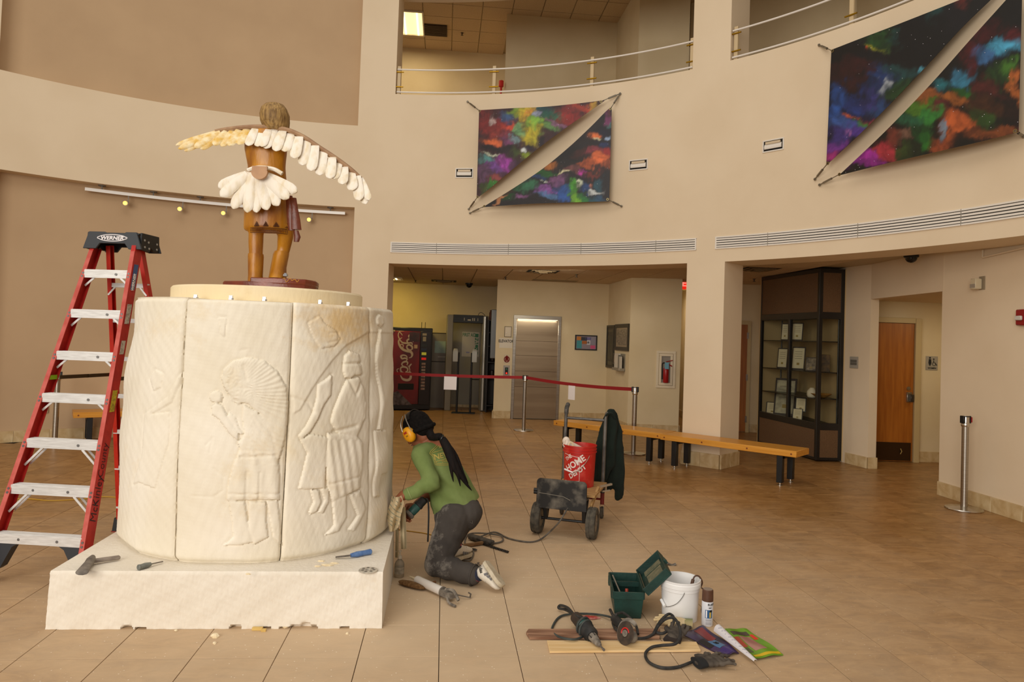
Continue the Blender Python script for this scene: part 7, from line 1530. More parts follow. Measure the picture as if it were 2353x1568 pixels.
for z in (.012, .018, .024, .034, .040): mb = MB(); mb.sheet(lambda u, v: cw_(-.008+.034*u, z+.0028*v, .0336), 6, 1, .0004); new('print', mb, mat('label_grey', '#8a868a'), t)
# packages
def pouch(name, label, pts, h, m, parts, wav=.004, lift=None):
    P = [fl(u, v) for u, v in pts]; c = sum(P, Vector())/4; t = thing(name, label, 'packaging', (c.x, c.y, 0))
    f = lambda u, v, o=0: (P[0]*(1-u)*(1-v)+P[1]*u*(1-v)+P[2]*u*v+P[3]*(1-u)*v)+Vector((0, 0, h+o+wav*math.sin(u*7+v*3)+wav*.6*math.sin(v*9-u*4)+(lift(u, v) if lift else 0)))
    mb = MB(); mb.sheet(lambda u, v: f(u, v), 22, 22, .004); new('bag', mb, m, t)
    for nm, u0, u1, v0, v1, mm in parts: mb = MB(); mb.sheet(lambda u, v: f(u0+(u1-u0)*u, v0+(v1-v0)*v, .0012), 8, 8, .0008); new(nm, mb, mm, t)
    return t, f
q_ = lambda n, h, **k: mat(n, h, rough=.4, **k)
t, f = pouch('purple_package', 'crumpled dark purple plastic package under the green one', [(1568, 1464), (1668, 1513), (1698, 1504), (1616, 1443)], .012, mat('bag_purple', '#2a2230', '#3f2c55', scale=5, rough=.35, lo=.4, hi=.6), [('print', .05, .45, .45, .85, q_('pack_red', '#7d2a2a')), ('print', .45, .75, .35, .75, q_('pack_blue', '#46719b')), ('window', .35, .62, .05, .35, q_('pack_dark', '#15121a')), ('print', .78, .98, .1, .9, q_('pack_violet', '#38236b'))], .006)
text('20', .03, M_INK, t, f(.58, .55, .003), f(.7, .55)-f(.5, .55), f(.58, .8)-f(.58, .4), bold=.0006)
t, f = pouch('green_package', 'bright green plastic package with a pink window lying right of the purple one', [(1660, 1452), (1735, 1520), (1800, 1508), (1716, 1451)], .012, mat('bag_green', '#5c8f1c', '#6f9f26', scale=5, rough=.35), [('window', .28, .78, .30, .72, mat('pack_pink', '#a57068', '#b5857a', scale=4, rough=.3)), ('edge_strip', .90, .97, .05, .97, q_('pack_yellow', '#d9b51c')), ('band', .12, .24, .15, .8, q_('pack_dark2', '#4a3f38')), ('band', .22, .40, .78, .92, q_('pack_red2', '#d0301f')), ('print', .30, .6, .08, .26, q_('pack_red3', '#a8402f')), ('print', .62, .8, .06, .22, q_('pack_olive', '#4d5a34'))], .005)
a, b = fl(1650, 1450, .03), fl(1736, 1520, .02); dd = (b-a).normalized(); sd_ = Vector((-dd.y, dd.x, 0))
mb = MB(); mb.sheet(lambda u, v: a.lerp(b, u)+sd_*(-.028*math.cos(v*2.6)*(1-.6*u))+Vector((0, 0, (.036*math.sin(v*2.6))*(1-.75*u))), 20, 8, .002); fw = new('curled_flap', mb, mat('flap_white', '#d5d0d3', rough=.5), t)
for k in range(9): mb = MB(); p = lambda u, v: a.lerp(b, u)+sd_*(-.0285*math.cos(v*2.6)*(1-.6*u))+Vector((0, 0, (.0368*math.sin(v*2.6))*(1-.75*u))); u0 = .08+.09*k; mb.tube([p(u0, .35), p(u0+.035, .55+.2*((k*7) % 3)/3)], .0012, 4); new('print', mb, mat('flap_ink', '#55507a', rough=.6), fw)

# ------------------------------------------------------------------ corridor left: drink machine, kiosk, detector
V0 = Vector((-2.60, 15.545, 0)); VX = Vector((.955, .297, 0)).normalized(); PV = Plane(V0, VX); V0n = -PV.n
t = thing('vending_machine', 'red drink vending machine with large white script lettering in the corridor', 'vending machine', V0+VX*.46)
Wv = .92; Hv = 1.80; vb = lambda x, z, o=0: V0+VX*x+PV.n*o+Vector((0, 0, z))
mb = MB(); mb.box(vb(Wv/2, Hv/2+.01, -.41), (Wv, .78, Hv-.02), PV.R); new('cabinet', mb, mat('machine_black', '#0d0a0a', rough=.4), t, bevel=.012)
mb = MB(); mb.box(vb(Wv*.36, Hv/2+.03, -.008), (Wv*.68, .03, Hv-.22), PV.R); dr = new('door_panel', mb, mat('machine_red', '#5c0a0b', '#8e0f0e', scale=2.2, rough=.25, stretch=(1, 1, .5)), t, bevel=.006)
mb = MB(); mb.box(vb(Wv*.835, Hv/2+.03, -.006), (Wv*.26, .03, Hv-.2), PV.R); cp_ = new('control_column', mb, mat('machine_col', '#190d0d', rough=.3), t, bevel=.004)
mb = MB(); mb.box(vb(Wv*.40, .52, .008), (.34, .02, .13), PV.R); new('delivery_slot', mb, M_INK, t, bevel=.004)
mb = MB(); mb.add([vb(.03, .12, .009), vb(.52, .12, .009), vb(.20, .42, .009), vb(.08, .38, .009), vb(.03, .12, -.005), vb(.52, .12, -.005), vb(.20, .42, -.005), vb(.08, .38, -.005)], [(0, 1, 2, 3), (7, 6, 5, 4), (0, 4, 5, 1), (1, 5, 6, 2), (2, 6, 7, 3), (3, 7, 4, 0)]); new('splash_print', mb, mat('splash_grey', '#2c1a1a', '#6a5f5f', scale=14, rough=.3), t, smooth=0)
for k in range(9): mb = MB(); mb.box(vb(Wv*.80, 1.02-k*.068, .012), (.085, .012, .045), PV.R); new('selection_button', mb, mat('button_pale', '#a29384', '#8d5a50', scale=14, rough=.4), cp_, smooth=0)
for x, z, w, h, m, nm in ((.80, 1.66, .09, .05, mat('sticker_pale', '#a89c8b'), 'sticker'), (.80, 1.56, .07, .10, mat('sticker_pale', '#a89c8b'), 'sticker'), (.80, 1.42, .11, .05, mat('coin_slot', '#20241f', rough=.3), 'coin_unit'), (.80, 1.33, .11, .05, mat('bill_slot', '#1a2740', rough=.3), 'bill_slot'), (.80, 1.24, .10, .06, mat('display_amber', '#8f8a2c', emit='#a8a030', estr=.5), 'display'), (.80, 1.13, .10, .05, mat('display_red', '#b0201a', emit='#d02018', estr=.5), 'display'), (.60, 1.39, .07, .08, mat('sticker_cream', '#c9a98a'), 'sticker'), (.56, 1.60, .22, .20, mat('poster_dark', '#2c1410', '#4d2018', scale=9, rough=.3), 'poster'), (.07, 1.72, .05, .035, mat('sticker_pale', '#a89c8b'), 'sticker')):
    mb = MB(); mb.box(vb(Wv*x, z, .013), (w, .012, h), PV.R); new(nm, mb, m, t, smooth=0)
for x in (.70, .78): mb = MB(); mb.tube([vb(x, Hv, -.2), vb(x+.0, Hv+.13, -.2)], .006, 6); new('antenna', mb, M_BLACK, t)
# script lettering: strokes of varying width, running up the panel
M_SCR = mat('script_white', '#c9b3a0', rough=.4)
def K6(x, y): return (880+x/5.807, 690+y/5.807)
def stroke(pts, ws, nm='lettering'):
    P = [PV.hit(*K6(*p), .0095) for p in pts]; S_ = spline(P, 6); n = len(S_); W_ = [ws[0]]*n
    for i in range(n): q = i/(n-1)*(len(ws)-1); j = min(int(q), len(ws)-2); W_[i] = (ws[j]*(1-(q-j))+ws[j+1]*(q-j))
    mb = MB(); rr = []
    for i, p in enumerate(S_):
        tg = (S_[min(i+1, n-1)]-S_[max(i-1, 0)]).normalized(); s = tg.cross(PV.n).normalized()*W_[i]*.5; rr.append([p-s, p+s, p+s+PV.n*.002, p-s+PV.n*.002])
    mb.loft(rr); new(nm, mb, M_SCR, t, smooth=0)
stroke([(232, 1000), (262, 1050), (320, 1068), (362, 1050), (372, 1000), (360, 960), (300, 975)], [.01, .05, .055, .05, .03, .012])
stroke([(230, 1000), (195, 960), (188, 925), (215, 915)], [.02, .018, .012])
stroke([(330, 960), (280, 975), (240, 950), (238, 905), (275, 890), (320, 905), (330, 940), (300, 958)], [.016, .04, .03, .04, .03, .016])
stroke([(318, 868), (330, 838), (310, 820), (270, 830), (250, 858), (270, 880)], [.02, .035, .04, .03, .02])
stroke([(310, 812), (322, 785), (290, 775), (255, 780), (240, 750), (270, 735), (310, 745), (325, 770)], [.02, .035, .035, .04, .03, .02])
stroke([(350, 985), (358, 930), (350, 890), (380, 850), (352, 880), (330, 880)], [.012, .02, .03, .008, .02])
stroke([(345, 772), (378, 760), (390, 725), (370, 690), (320, 680), (270, 660), (230, 620), (210, 570), (215, 530), (255, 500)], [.012, .03, .05, .055, .05, .05, .04, .03, .014])
stroke([(265, 640), (270, 600), (245, 590), (225, 610)], [.02, .022, .016])
stroke([(388, 660), (390, 625), (360, 600), (325, 605), (320, 640), (350, 665), (385, 662)], [.03, .04, .035, .03, .04, .02])
stroke([(392, 600), (380, 570), (320, 575), (250, 560), (205, 480), (220, 425), (260, 470)], [.018, .035, .035, .025, .02, .014])
stroke([(402, 560), (400, 530), (350, 520), (320, 545), (340, 575)], [.02, .035, .04, .035, .02])
stroke([(398, 512), (402, 480), (375, 465), (345, 475), (345, 500)], [.02, .03, .035, .02])
mb = MB(); mb.box(vb(.10, 1.0, .0098), (.0001, .0001, .0001)); 
# grey information kiosk behind
c0 = at(1011, 850, 16.45); t = thing('information_kiosk', 'grey cabinet with a pale screen between the vending machine and the metal detector', 'kiosk', (c0.x, c0.y, 0)); K0 = Plane((c0.x, c0.y, 0), PB.x); base0 = Vector((c0.x-.0, c0.y+.02, 0))
mb = MB(); slab(mb, K0, base0, -.25, .22, .0, 1.70, -.12, .0); new('cabinet', mb, mat('kiosk_grey', '#8b8276', rough=.5), t, bevel=.004)
mb = MB(); slab(mb, K0, base0, -.252, .222, 1.045, 1.06, -.05, .004); new('seam', mb, M_DARK, t); mb = MB(); slab(mb, K0, base0, -.252, .222, 1.695, 1.71, -.12, .006); new('top_trim', mb, M_DARK, t)
mb = MB(); slab(mb, K0, base0, -.14, .20, 1.25, 1.52, 0, .006); new('screen', mb, mat('kiosk_screen', '#8fa898', '#9fb5a5', scale=6, rough=.25), t); mb = MB(); slab(mb, K0, base0, -.06, .14, 1.15, 1.18, 0, .004); new('nameplate', mb, mat('plate_pale', '#b5ada0'), t)
# walk-through metal detector
D0 = at(1029, 900, 15.95); D1 = at(1110, 900, 16.05); t = thing('metal_detector', 'grey walk through metal detector with a black header before the yellow wall', 'metal detector', ((D0.x+D1.x)/2, 16, 0)); dx = Vector((D1.x-D0.x, D1.y-D0.y, 0)).normalized(); PD = Plane((D0.x, D0.y, 0), dx); wD = math.hypot(D1.x-D0.x, D1.y-D0.y)
for x, m in ((0, mat('detector_grey', '#7d7568', rough=.45)), (wD, mat('detector_grey', '#7d7568'))):
    mb = MB(); slab(mb, PD, Vector((D0.x, D0.y, 0)), x-.07, x+.07, 0.0, 2.12, -.34, .0); new('side_panel', mb, m, t, bevel=.012)
mb = MB(); mb.tube([PD.P(Vector((D0.x, D0.y, 0)), wD-.01, .03, .03), PD.P(Vector((D0.x, D0.y, 0)), wD-.01, 2.1, .03)], .05, 16); new('bright_post', mb, mat('post_alu', '#b0aca2', rough=.3, metal=.8), t)
mb = MB(); slab(mb, PD, Vector((D0.x, D0.y, 0)), .06, wD-.05, 1.95, 2.125, -.30, .01); hdm = new('header', mb, mat('header_black', '#0b0806', rough=.5), t, bevel=.006)
for x, w in ((.38, .07), (.48, .02), (.52, .02), (.60, .012), (.30, .012)): mb = MB(); slab(mb, PD, Vector((D0.x, D0.y, 0)), x, x+w, 2.0, 2.03 if w > .05 else 2.06, .01, .016); new('indicator', mb, mat('indicator_pale', '#b5a88a', rough=.5), hdm)
mb = MB(); q = PD.P(Vector((D0.x, D0.y, 0)), .62, 2.125, -.1); mb.tube(spline([q, q+Vector((.02, 0, .05)), q+Vector((.07, 0, .07)), q+Vector((.13, 0, .03)), q+Vector((.15, 0, 0))], 5), .006, 6); new('cable', mb, M_BLACK, hdm)
# first aid board on the back wall, seen through the detector
c, w, h = PB.rect(1061.5, 763.5, 1101, 820); t = thing('first_aid_board', 'white FIRST AID board with a green band on the back wall, seen through the detector', 'board', PB.P(c, 0, -h/2)); M_GRN = mat('sign_green', '#1d6b40', rough=.5)
mb = MB(); slab(mb, PB, c, -w/2, w/2, -h/2, h/2, .0, .02); new('board', mb, mat('board_white', '#bcb2a2', rough=.5), t); mb = MB(); slab(mb, PB, c, w*.24, w*.44, -h*.40, h*.44, .02, .023); new('band', mb, M_GRN, t)
text('FIRST AID', .115, M_GRN, t, PB.P(c, -w*.10, h*.38, .022), PB.x, PB.z, sx=.62, bold=.002); text('FAC·4', .15, mat('board_white', '#bcb2a2'), t, PB.P(c, w*.34, 0, .025), -PB.z, PB.x, sx=.9, bold=.004)
mb = MB(); slab(mb, PB, c, -w*.25, -w*.05, -h*.36, -h*.30, .02, .023); new('print', mb, mat('print_violet', '#8d88a8', rough=.5), t)
mb = MB(); c, w, h = PB.rect(1038, 742, 1103, 930); slab(mb, PB, c, -w/2, w/2, -h/2, h/2, .0, .012); struct('trim_grey_panel', mb, mat('panel_grey', '#8f8879', rough=.6))
# sanitiser stands
def sani(u0, label, mir):
    B = at(u0, 944, 15.55); B.z = 0; t = thing('sanitizer_stand', label, 'stand', B); s = -1 if mir else 1
    mb = MB(); mb.box(B+Vector((.02*s, 0, .008)), (.25, .28, .014)); new('base_plate', mb, M_BLACK, t, bevel=.003); mb = MB(); mb.tube([B+Vector((0, 0, .01)), B+Vector((0, 0, 1.30))], .022, 10); new('pole', mb, M_BLACK, t)
    mb = MB(); q = B+Vector((-.06*s, -.04, 1.02)); mb.loft([[q+Vector((x, y, z)) for x, y in ((-.055, -.06), (.055, -.06), (.055, .05), (-.055, .05))] for z in (.08, .30)]+[[q+Vector((x*.7, y*.7, .36)) for x, y in ((-.055, -.06), (.055, -.06), (.055, .05), (-.055, .05))]]); new('dispenser', mb, mat('dispenser_grey', '#a7a49c', rough=.4), t, bevel=.006)
    mb = MB(); mb.lathe([(.02, .72), (.085, .725), (.09, .74), (.05, .742)], 16, B+Vector((-.09*s, -.03, 0))); new('drip_tray', mb, M_BLACK, t)
sani(1049, 'black hand sanitizer stand at the left inside the metal detector', False); sani(1080, 'black hand sanitizer stand at the right inside the metal detector', True)
# dark rack and steel cabinet by the side wall
B = at(1123, 930, 16.0); B.z = 0; B.x += .05; t = thing('dark_rack', 'tall dark rack standing between the metal detector and the elevator wall corner', 'rack', B)
for x in (-.11, .11):
    mb = MB(); mb.box(B+Vector((x, 0, 1.02)), (.03, .3, 2.03)); new('side_panel', mb, mat('rack_dark', '#17100a', rough=.6), t)
for z in (.15, .75, 1.1, 1.45, 1.75, 2.02): mb = MB(); mb.box(B+Vector((0, 0, z)), (.19, .3, .02)); new('shelf', mb, mat('rack_dark', '#17100a'), t)
mb = MB(); mb.box(B+Vector((0, .14, 1.02)), (.19, .015, 2.0)); new('back', mb, mat('rack_dark', '#17100a'), t)
for k, z in enumerate((.77, 1.12, 1.47)): mb = MB(); mb.lathe([(.05, 0), (.06, .02), (.055, .14), (.03, .16)], 12, B+Vector((.0, -.05, z))); single('dark_canister', mb, mat('canister_dark', '#231a12', rough=.4), ('dark canister on the lower shelf of the dark rack', 'dark canister on the middle shelf of the dark rack', 'dark canister on the upper shelf of the dark rack')[k], 'canister')
mb = MB(); mb.lathe([(.075, 0), (.08, .01), (.08, .16), (.065, .18), (.065, .22)], 14, B+Vector((-.03, 0, 2.032))); single('red_canister', mb, mat('canister_red', '#4a120e', rough=.5), 'dark red canister on top of the dark rack', 'canister')
mb = MB(); q = at(1139, 760, 15.4); mb.box((-.375, 15.4, 1.72), (.12, .75, 1.02)); single('steel_cabinet', mb, mat('cabinet_bluegrey', '#5a5a58', rough=.4, metal=.4), 'blue grey steel cabinet on the side wall left of the elevator', 'cabinet', bevel=.01)

# ------------------------------------------------------------------ display case
A0, A1, A2 = Vector((4.22, 12.28, 0)), Vector((4.50, 10.57, 0)), Vector((4.885, 10.6, 0)); A3 = Vector((4.93, 12.35, 0))
t = thing('display_case', 'tall dark framed glass display case with fabric panels beside the restroom alcove', 'display case', (A0+A2)/2)
M_CF = mat('case_frame', '#17130f', rough=.4); M_FAB = mat('case_fabric', '#5c4227', '#6a4d30', scale=90, rough=.95, bump=.3, bscale=300)
def glass_mat():
    m = bpy.data.materials.new('glass'); m.use_nodes = True; nt = m.node_tree; nt.nodes.remove(nt.nodes['Principled BSDF']); o = nt.nodes['Material Output']
    tr_ = nt.nodes.new('ShaderNodeBsdfTransparent'); tr_.inputs[0].default_value = (.93, .94, .92, 1); g = nt.nodes.new('ShaderNodeBsdfGlossy'); g.inputs['Roughness'].default_value = .02; lw_ = nt.nodes.new('ShaderNodeLayerWeight'); lw = nt.nodes.new('ShaderNodeMath'); lw.operation = 'POWER'; nt.links.new(lw_.outputs['Facing'], lw.inputs[0]); lw.inputs[1].default_value = 7; mx = nt.nodes.new('ShaderNodeMixShader')
    nt.links.new(lw.outputs[0], mx.inputs[0]); nt.links.new(tr_.outputs[0], mx.inputs[1]); nt.links.new(g.outputs[0], mx.inputs[2]); nt.links.new(mx.outputs[0], o.inputs[0]); return m
M_GLASS = glass_mat()
def face(a, b, nm, mull=()):
    d = (b-a); L_ = d.length; pl = Plane(a, d); z = lambda x: x
    for x0, x1 in [(0, .055), (L_-.055, L_)]+[(L_*m-.028, L_*m+.028) for m in mull]: mb = MB(); slab(mb, pl, a, x0, x1, .02 if x0 in (0, L_-.055) else .52, 2.83 if x0 in (0, L_-.055) else 2.16, -.05, .0); new('frame_post', mb, M_CF, t, smooth=0, bevel=.003)
    for z0, z1 in ((.02, .06), (.46, .56), (2.09, 2.19), (2.77, 2.83)): mb = MB(); slab(mb, pl, a, .05, L_-.05, z0, z1, -.05, -.001); new('frame_rail', mb, M_CF, t, smooth=0, bevel=.003)
    for z0, z1 in ((.06, .46), (2.19, 2.77)): mb = MB(); slab(mb, pl, a, .05, L_-.05, z0, z1, -.03, -.008); new('fabric_panel', mb, M_FAB, t, smooth=0)
    xs = [.055]+[L_*m for m in mull]+[L_-.055]
    for x0, x1 in zip(xs[:-1], xs[1:]): mb = MB(); slab(mb, pl, a, x0, x1, .56, 2.09, -.026, -.020); new('glass_pane', mb, M_GLASS, t, smooth=0)
    return pl, L_
plA, LA = face(A0, A1, 'long', (.53,)); plB, LB = face(A1, A2, 'short')
mb = MB(); wallseg(mb, [A3, A0], .02, .02, 2.83); new('back_panel', mb, mat('case_back', '#b79d70', rough=.9), t, smooth=0)
mb = MB(); wallseg(mb, [A2, A3], -.02, .02, 2.83); new('back_panel', mb, mat('case_back', '#b79d70'), t, smooth=0)
ctr_ = (A0+A1+A2+A3)/4; ins = lambda p, k=.93: ctr_+(p-ctr_)*k
for z in (.50, 2.12): mb = MB(); mb.prism([tuple(ins(p).xy) for p in (A0, A1, A2, A3)], z, z+.02); new('deck', mb, M_CF, t, smooth=0)
SHZ = (.90, 1.29, 1.75)
for z in SHZ: mb = MB(); mb.prism([tuple(ins(p, .90).xy) for p in (A0, A1, A2, A3)], z, z+.012); new('shelf', mb, mat('case_shelf', '#241d16', rough=.3), t, smooth=0)
for p in (A0.lerp(A3, .5), A1.lerp(A2, .95)): mb = MB(); q = ins(p, .9); mb.tube([(q.x, q.y, .52), (q.x, q.y, 2.1)], .012, 8); new('standard', mb, M_CF, t)
def inplane(u, v, back): return plA.hit(u, v, -back)
def cert(u0, v0, u1, v1, back, zs, label, mf, mp, nm='framed_certificate', lean=.25):
    a, b = plA.hit((u0+u1)/2, v0, -back), plA.hit((u0+u1)/2, v1, -back); w = abs((plA.hit(u1, (v0+v1)/2, -back)-plA.hit(u0, (v0+v1)/2, -back)).dot(plA.x)); h = a.z-zs; c = Vector((b.x, b.y, zs+.001))
    if nm == 'x': return
    pd = Vector((-.55, -.83, 0)).normalized(); sdv = Vector((-pd.y, pd.x, 0)); w = min(max(w*.62, .10), .34); n = (pd+Vector((0, 0, lean))).normalized(); upv = (Vector((0, 0, 1))-n*n.z).normalized(); R = Matrix((sdv, -n, upv)).transposed()
    o = thing(nm, label, 'certificate', c, 0, 'certificates in the display case'); mb = MB(); mb.box(c+upv*h/2, (w, .018, h), R); new('frame', mb, mf, o, smooth=0, bevel=.002)
    mb = MB(); mb.box(c+upv*h/2+n*.010, (w*.84, .004, h*.88), R); new('sheet', mb, mp, o, smooth=0); mb = MB(); mb.box(c+upv*h*.25+n*.0125, (w*.2, .002, h*.10), R); new('seal', mb, mat('seal_gold', '#8d7430', rough=.5), o, smooth=0)
    for k in range(4): mb = MB(); mb.box(c+upv*h*(.48+.1*k)+n*.0125, (w*.55, .002, h*.018), R); new('print', mb, mat('cert_ink', '#7a6f58', rough=.7), o, smooth=0)
M_CW = mat('cert_wood', '#2e1d10', rough=.5); M_CP = mat('cert_paper', '#c9bb98', rough=.7)
cert(1796, 742, 1810, 777, .18, SHZ[2]+.012, 'pale certificate on the top shelf of the display case, left', M_CW, M_CP); cert(1820, 741, 1842, 776, .18, SHZ[2]+.012, 'pale certificate on the top shelf of the display case, right', M_CW, M_CP)
cert(1787, 799, 1806, 843, .18, SHZ[1]+.012, 'tall pale certificate on the middle shelf of the display case, left', M_CW, M_CP); cert(1820, 796, 1846, 844, .18, SHZ[1]+.012, 'tall pale certificate on the middle shelf of the display case, right', M_CW, M_CP)
cert(1780, 868, 1822, 945, .25, .522, 'large framed pale drawing leaning at the bottom of the display case', M_CW, mat('cert_art', '#b5ab8c', '#8d866e', scale=12, rough=.6)); cert(1762, 924, 1786, 946, .12, .522, 'small framed sheet at the bottom left corner of the display case', M_CF, M_CP)
cert(1829, 914, 1850, 935, .16, .522+.13, 'small framed sheet at the bottom of the display case, below the shelf end', M_CF, M_CP, lean=.2); cert(1822, 939, 1842, 957, .10, .522, 'smallest framed sheet at the bottom right of the display case', M_CF, M_CP)
cert(1852, 821, 1874, 849, .12, SHZ[1]+.012, 'framed group photograph on the middle shelf near the case corner', M_CW, mat('photo_case', '#8d7a5e', '#3d3226', scale=26, rough=.5), 'framed_photograph')
q = ins(A1.lerp(A2, .6), .72); mb = MB(); mb.box((q.x, q.y, SHZ[1]+.012+.13), (.16, .02, .26), rotz(-.2)); o = single('framed_photograph', mb, mat('photo_brown', '#6a4a20', '#3a2a14', scale=18, rough=.5), 'brown framed picture on the middle shelf behind the narrow glass', 'picture', bevel=.003)
q = ins(A1.lerp(A2, .5), .70); mb = MB(); mb.lathe([(.05, 0), (.09, .02), (.15, .06), (.145, .065), (.085, .03)], 28, (q.x, q.y, SHZ[0]+.013)); single('woven_basket', mb, mat('basket_straw', '#9a6a2a', '#b5853e', scale=40, rough=.8), 'shallow woven basket on the lower shelf behind the narrow glass', 'basket')
q = plA.hit(1866, 893, -.14); mb = MB(); mb.lathe([(.06, 0), (.075, .03), (.07, .09), (.035, .13), (.03, .14)], 20, (q.x, q.y, SHZ[0]+.013)); single('white_pot', mb, mat('pot_white', '#c9bda5', rough=.5), 'small white pot on the lower shelf near the case corner', 'pot')

# ------------------------------------------------------------------ doors, signs and devices on the right
M_DOOR = mat('oak_door', '#8f4f12', '#a5621c', scale=3, rough=.42, stretch=(7, 7, .5), dist=.5, detail=7); M_DF = mat('door_frame_cream', '#b9a274', rough=.5)
dr = bpy.data.objects.new('door_2', None); COL.objects.link(dr); dr.location = (5.65, 10.86, 0); reg(dr, Matrix.Translation(dr.location)); dr['kind'] = 'structure'
yD = 10.84; mb = MB(); mb.box((5.605, yD, 1.04), (.87, .05, 2.06)); new('door_leaf', mb, M_DOOR, dr, smooth=0, bevel=.002)
for x in (5.13, 6.085): mb = MB(); mb.box((x, yD, 1.075), (.085, .12, 2.15)); new('door_frame', mb, M_DF, dr, smooth=0, bevel=.004)
mb = MB(); mb.box((5.605, yD, 2.115), (.87, .12, .08)); new('door_frame', mb, M_DF, dr, smooth=0, bevel=.004)
mb = MB(); mb.box((5.60, yD-.028, .155), (.83, .006, .27)); new('kick_plate', mb, mat('kick_plate', '#4a3520', rough=.35, metal=.7), dr, smooth=0)
mb = MB(); mb.lathe([(.028, 0), (.028, .012), (.012, .014)], 16, (5.965, yD-.026, 1.10), frame((0, -1, 0))); new('deadbolt', mb, M_STEEL, dr)
mb = MB(); mb.box((5.97, yD-.04, .97), (.075, .03, .15)); hh = new('lock_case', mb, M_STEEL, dr, bevel=.004); mb = MB(); mb.box((5.985, yD-.08, .96), (.05, .05, .11)); new('paddle_handle', mb, mat('handle_dark', '#4d463c', rough=.4, metal=.7), hh, bevel=.008)
mb = MB(); mb.tube([(5.86, yD-.035, .20), (5.87, yD-.05, .16), (5.85, yD-.05, .12)], .009, 8); new('door_stop', mb, mat('door_stop_brass', '#8d7440', rough=.35, metal=.7), dr)
c, w, h = PVB.rect(2127, 819, 2154, 851); t = thing('restroom_sign', 'square silver WOMEN restroom sign with black figures right of the oak door', 'sign', PVB.P(c, 0, -h/2))
mb = MB(); slab(mb, PVB, c, -w/2, w/2, -h/2, h/2, 0, .012); new('plate', mb, mat('sign_silver', '#a8a296', rough=.4, metal=.3), t, bevel=.002); sg_ = lambda x, z: PVB.P(c, x*w, z*h, .0125)
mb = MB(); mb.lathe([(.014, 0), (.014, .002)], 14, sg_(-.18, .38), frame((0, -1, 0))); new('woman_head', mb, M_INK, t)
mb = MB(); q = [sg_(*p) for p in ((-.27, .29), (-.09, .29), (-.05, -.02), (-.10, -.02), (-.06, -.10), (-.13, -.10), (-.13, -.20), (-.17, -.20), (-.18, -.10), (-.19, -.20), (-.23, -.20), (-.23, -.10), (-.30, -.10), (-.26, -.02), (-.31, -.02))]; mb.loft([q, [p+Vector((0, -.002, 0)) for p in q]]); new('woman_figure', mb, M_INK, t, smooth=0)
mb = MB(); mb.tube([sg_(.17+.13*math.cos(a), -.05+.13*math.sin(a)) for a in np.linspace(2.2, 6.0, 16)], .004, 6); new('wheelchair_wheel', mb, M_INK, t); mb = MB(); mb.tube([sg_(.14, .20), sg_(.16, .03), sg_(.30, .02), sg_(.36, -.14), sg_(.42, -.12)], .006, 6); new('wheelchair_figure', mb, M_INK, t); mb = MB(); mb.lathe([(.011, 0), (.011, .002)], 12, sg_(.14, .29), frame((0, -1, 0))); new('wheelchair_head', mb, M_INK, t)
text('WOMEN', .032, M_INK, t, PVB.P(c, 0, -.36*h, .0135), (1, 0, 0), (0, 0, 1), bold=.001)
PJ = Plane((4.90, 10.56, 0), (.13, -.44, 0)); c, w, h = PJ.rect(1954, 820, 1972, 846.5); t = thing('door_plaque', 'small grey plaque with dark lines on the narrow wall right of the display case', 'sign', PJ.P(c, 0, -h/2)); w = min(w, .22)
mb = MB(); slab(mb, PJ, c, -w/2, w/2, -h/2, h/2, 0, .012); new('plate', mb, mat('sign_silver', '#a8a296'), t)
for k, z in enumerate((.12, -.12)): mb = MB(); slab(mb, PJ, c, -w*.4, w*.4, z*h-.018, z*h+.018, .012, .0145); new('text_band', mb, mat('plaque_dark', '#5a564e', rough=.5), t)
def onr(u, v): return PR.hit(u, v)
P = onr(2250, 652); t = thing('motion_sensor', 'small white motion sensor on the right wall above the stanchion', 'sensor', P-Vector((0, 0, .07))); nr = PR.n
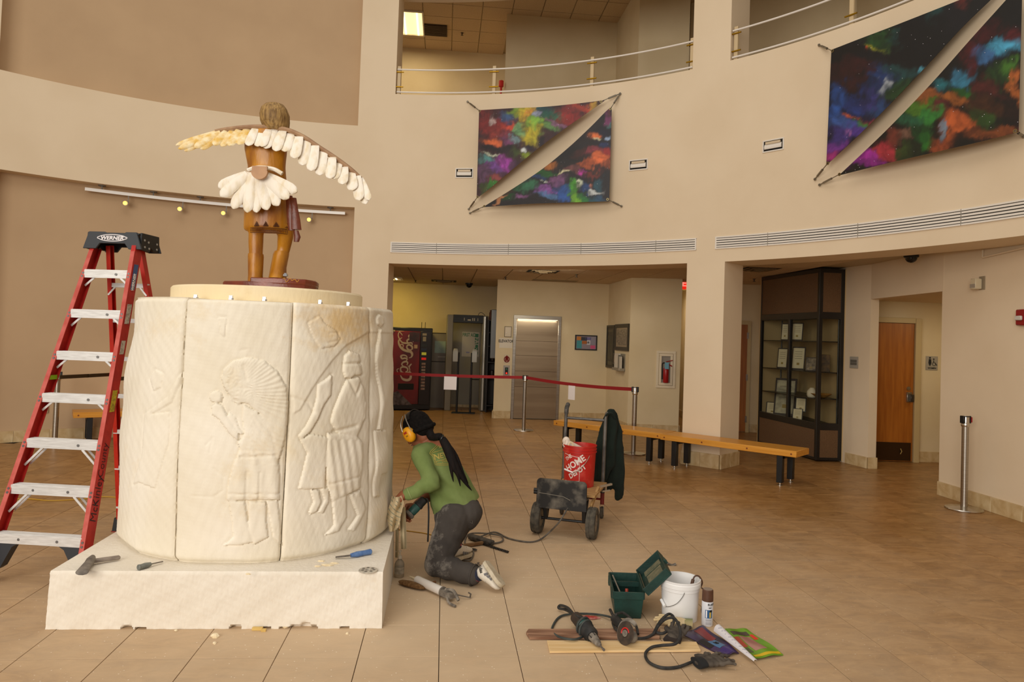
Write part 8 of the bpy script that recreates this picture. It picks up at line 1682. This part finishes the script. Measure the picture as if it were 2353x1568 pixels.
mb = MB(); slab(mb, PR, P, .01, .09, -.07, .075, 0, .01); new('plate', mb, mat('sensor_plate', '#8d7f68', rough=.5), t); mb = MB(); slab(mb, PR, P, -.02, .06, -.065, .05, .012, .09); new('housing', mb, mat('sensor_white', '#c9bb9c', rough=.5), t, bevel=.006); mb = MB(); slab(mb, PR, P, -.021, .055, -.05, -.01, .0905, .093); new('lens', mb, mat('sensor_lens', '#9a9082', rough=.3), t)
P = onr(2352, 730); t = thing('fire_alarm', 'red fire alarm strobe on the right wall at the picture edge', 'alarm', P-Vector((0, 0, .08))); mb = MB(); slab(mb, PR, P, -.05, .08, -.08, .08, 0, .05); new('housing', mb, mat('alarm_red', '#8d1214', rough=.4), t, bevel=.01); mb = MB(); slab(mb, PR, P, -.03, .05, -.03, .015, .05, .075); new('strobe', mb, mat('strobe_clear', '#c9c2b8', rough=.2), t, bevel=.006)
mb = MB(); a_, b_, c_ = onr(2262, 575), onr(2262, 592), onr(2400, 560); nn = PR.n*.02; mb.tube([a_+nn, b_+nn, onr(2353, 571)+nn, c_+nn], .010, 8); single('wall_conduit', mb, M_WALL, 'thin painted conduit high on the right wall under the soffit', 'conduit')
# narrow door behind the pillar
dr = bpy.data.objects.new('door_3', None); COL.objects.link(dr); P = fl(1706, 1000); dr.location = (4.40, 13.92, 0); reg(dr, Matrix.Translation(dr.location)); dr['kind'] = 'structure'
pe = Plane((3.85, 14.0, 0), (1.45, -.2, 0)); x1 = (pe.hit(1714, 870)-pe.p).dot(pe.x)
mb = MB(); slab(mb, pe, pe.p, x1-.8, x1, .01, 2.06, .0, .04); new('door_leaf', mb, M_DOOR, dr, smooth=0); mb = MB(); slab(mb, pe, pe.p, x1, x1+.06, 0, 2.14, .0, .07); new('door_frame', mb, M_DF, dr, smooth=0); mb = MB(); slab(mb, pe, pe.p, x1-.8, x1, 2.06, 2.14, .0, .07); new('door_frame', mb, M_DF, dr, smooth=0)
for z in (.25, 1.05, 1.85): mb = MB(); slab(mb, pe, pe.p, x1-.012, x1+.02, z-.06, z+.06, .04, .075); new('hinge', mb, M_STEEL, dr, smooth=0)
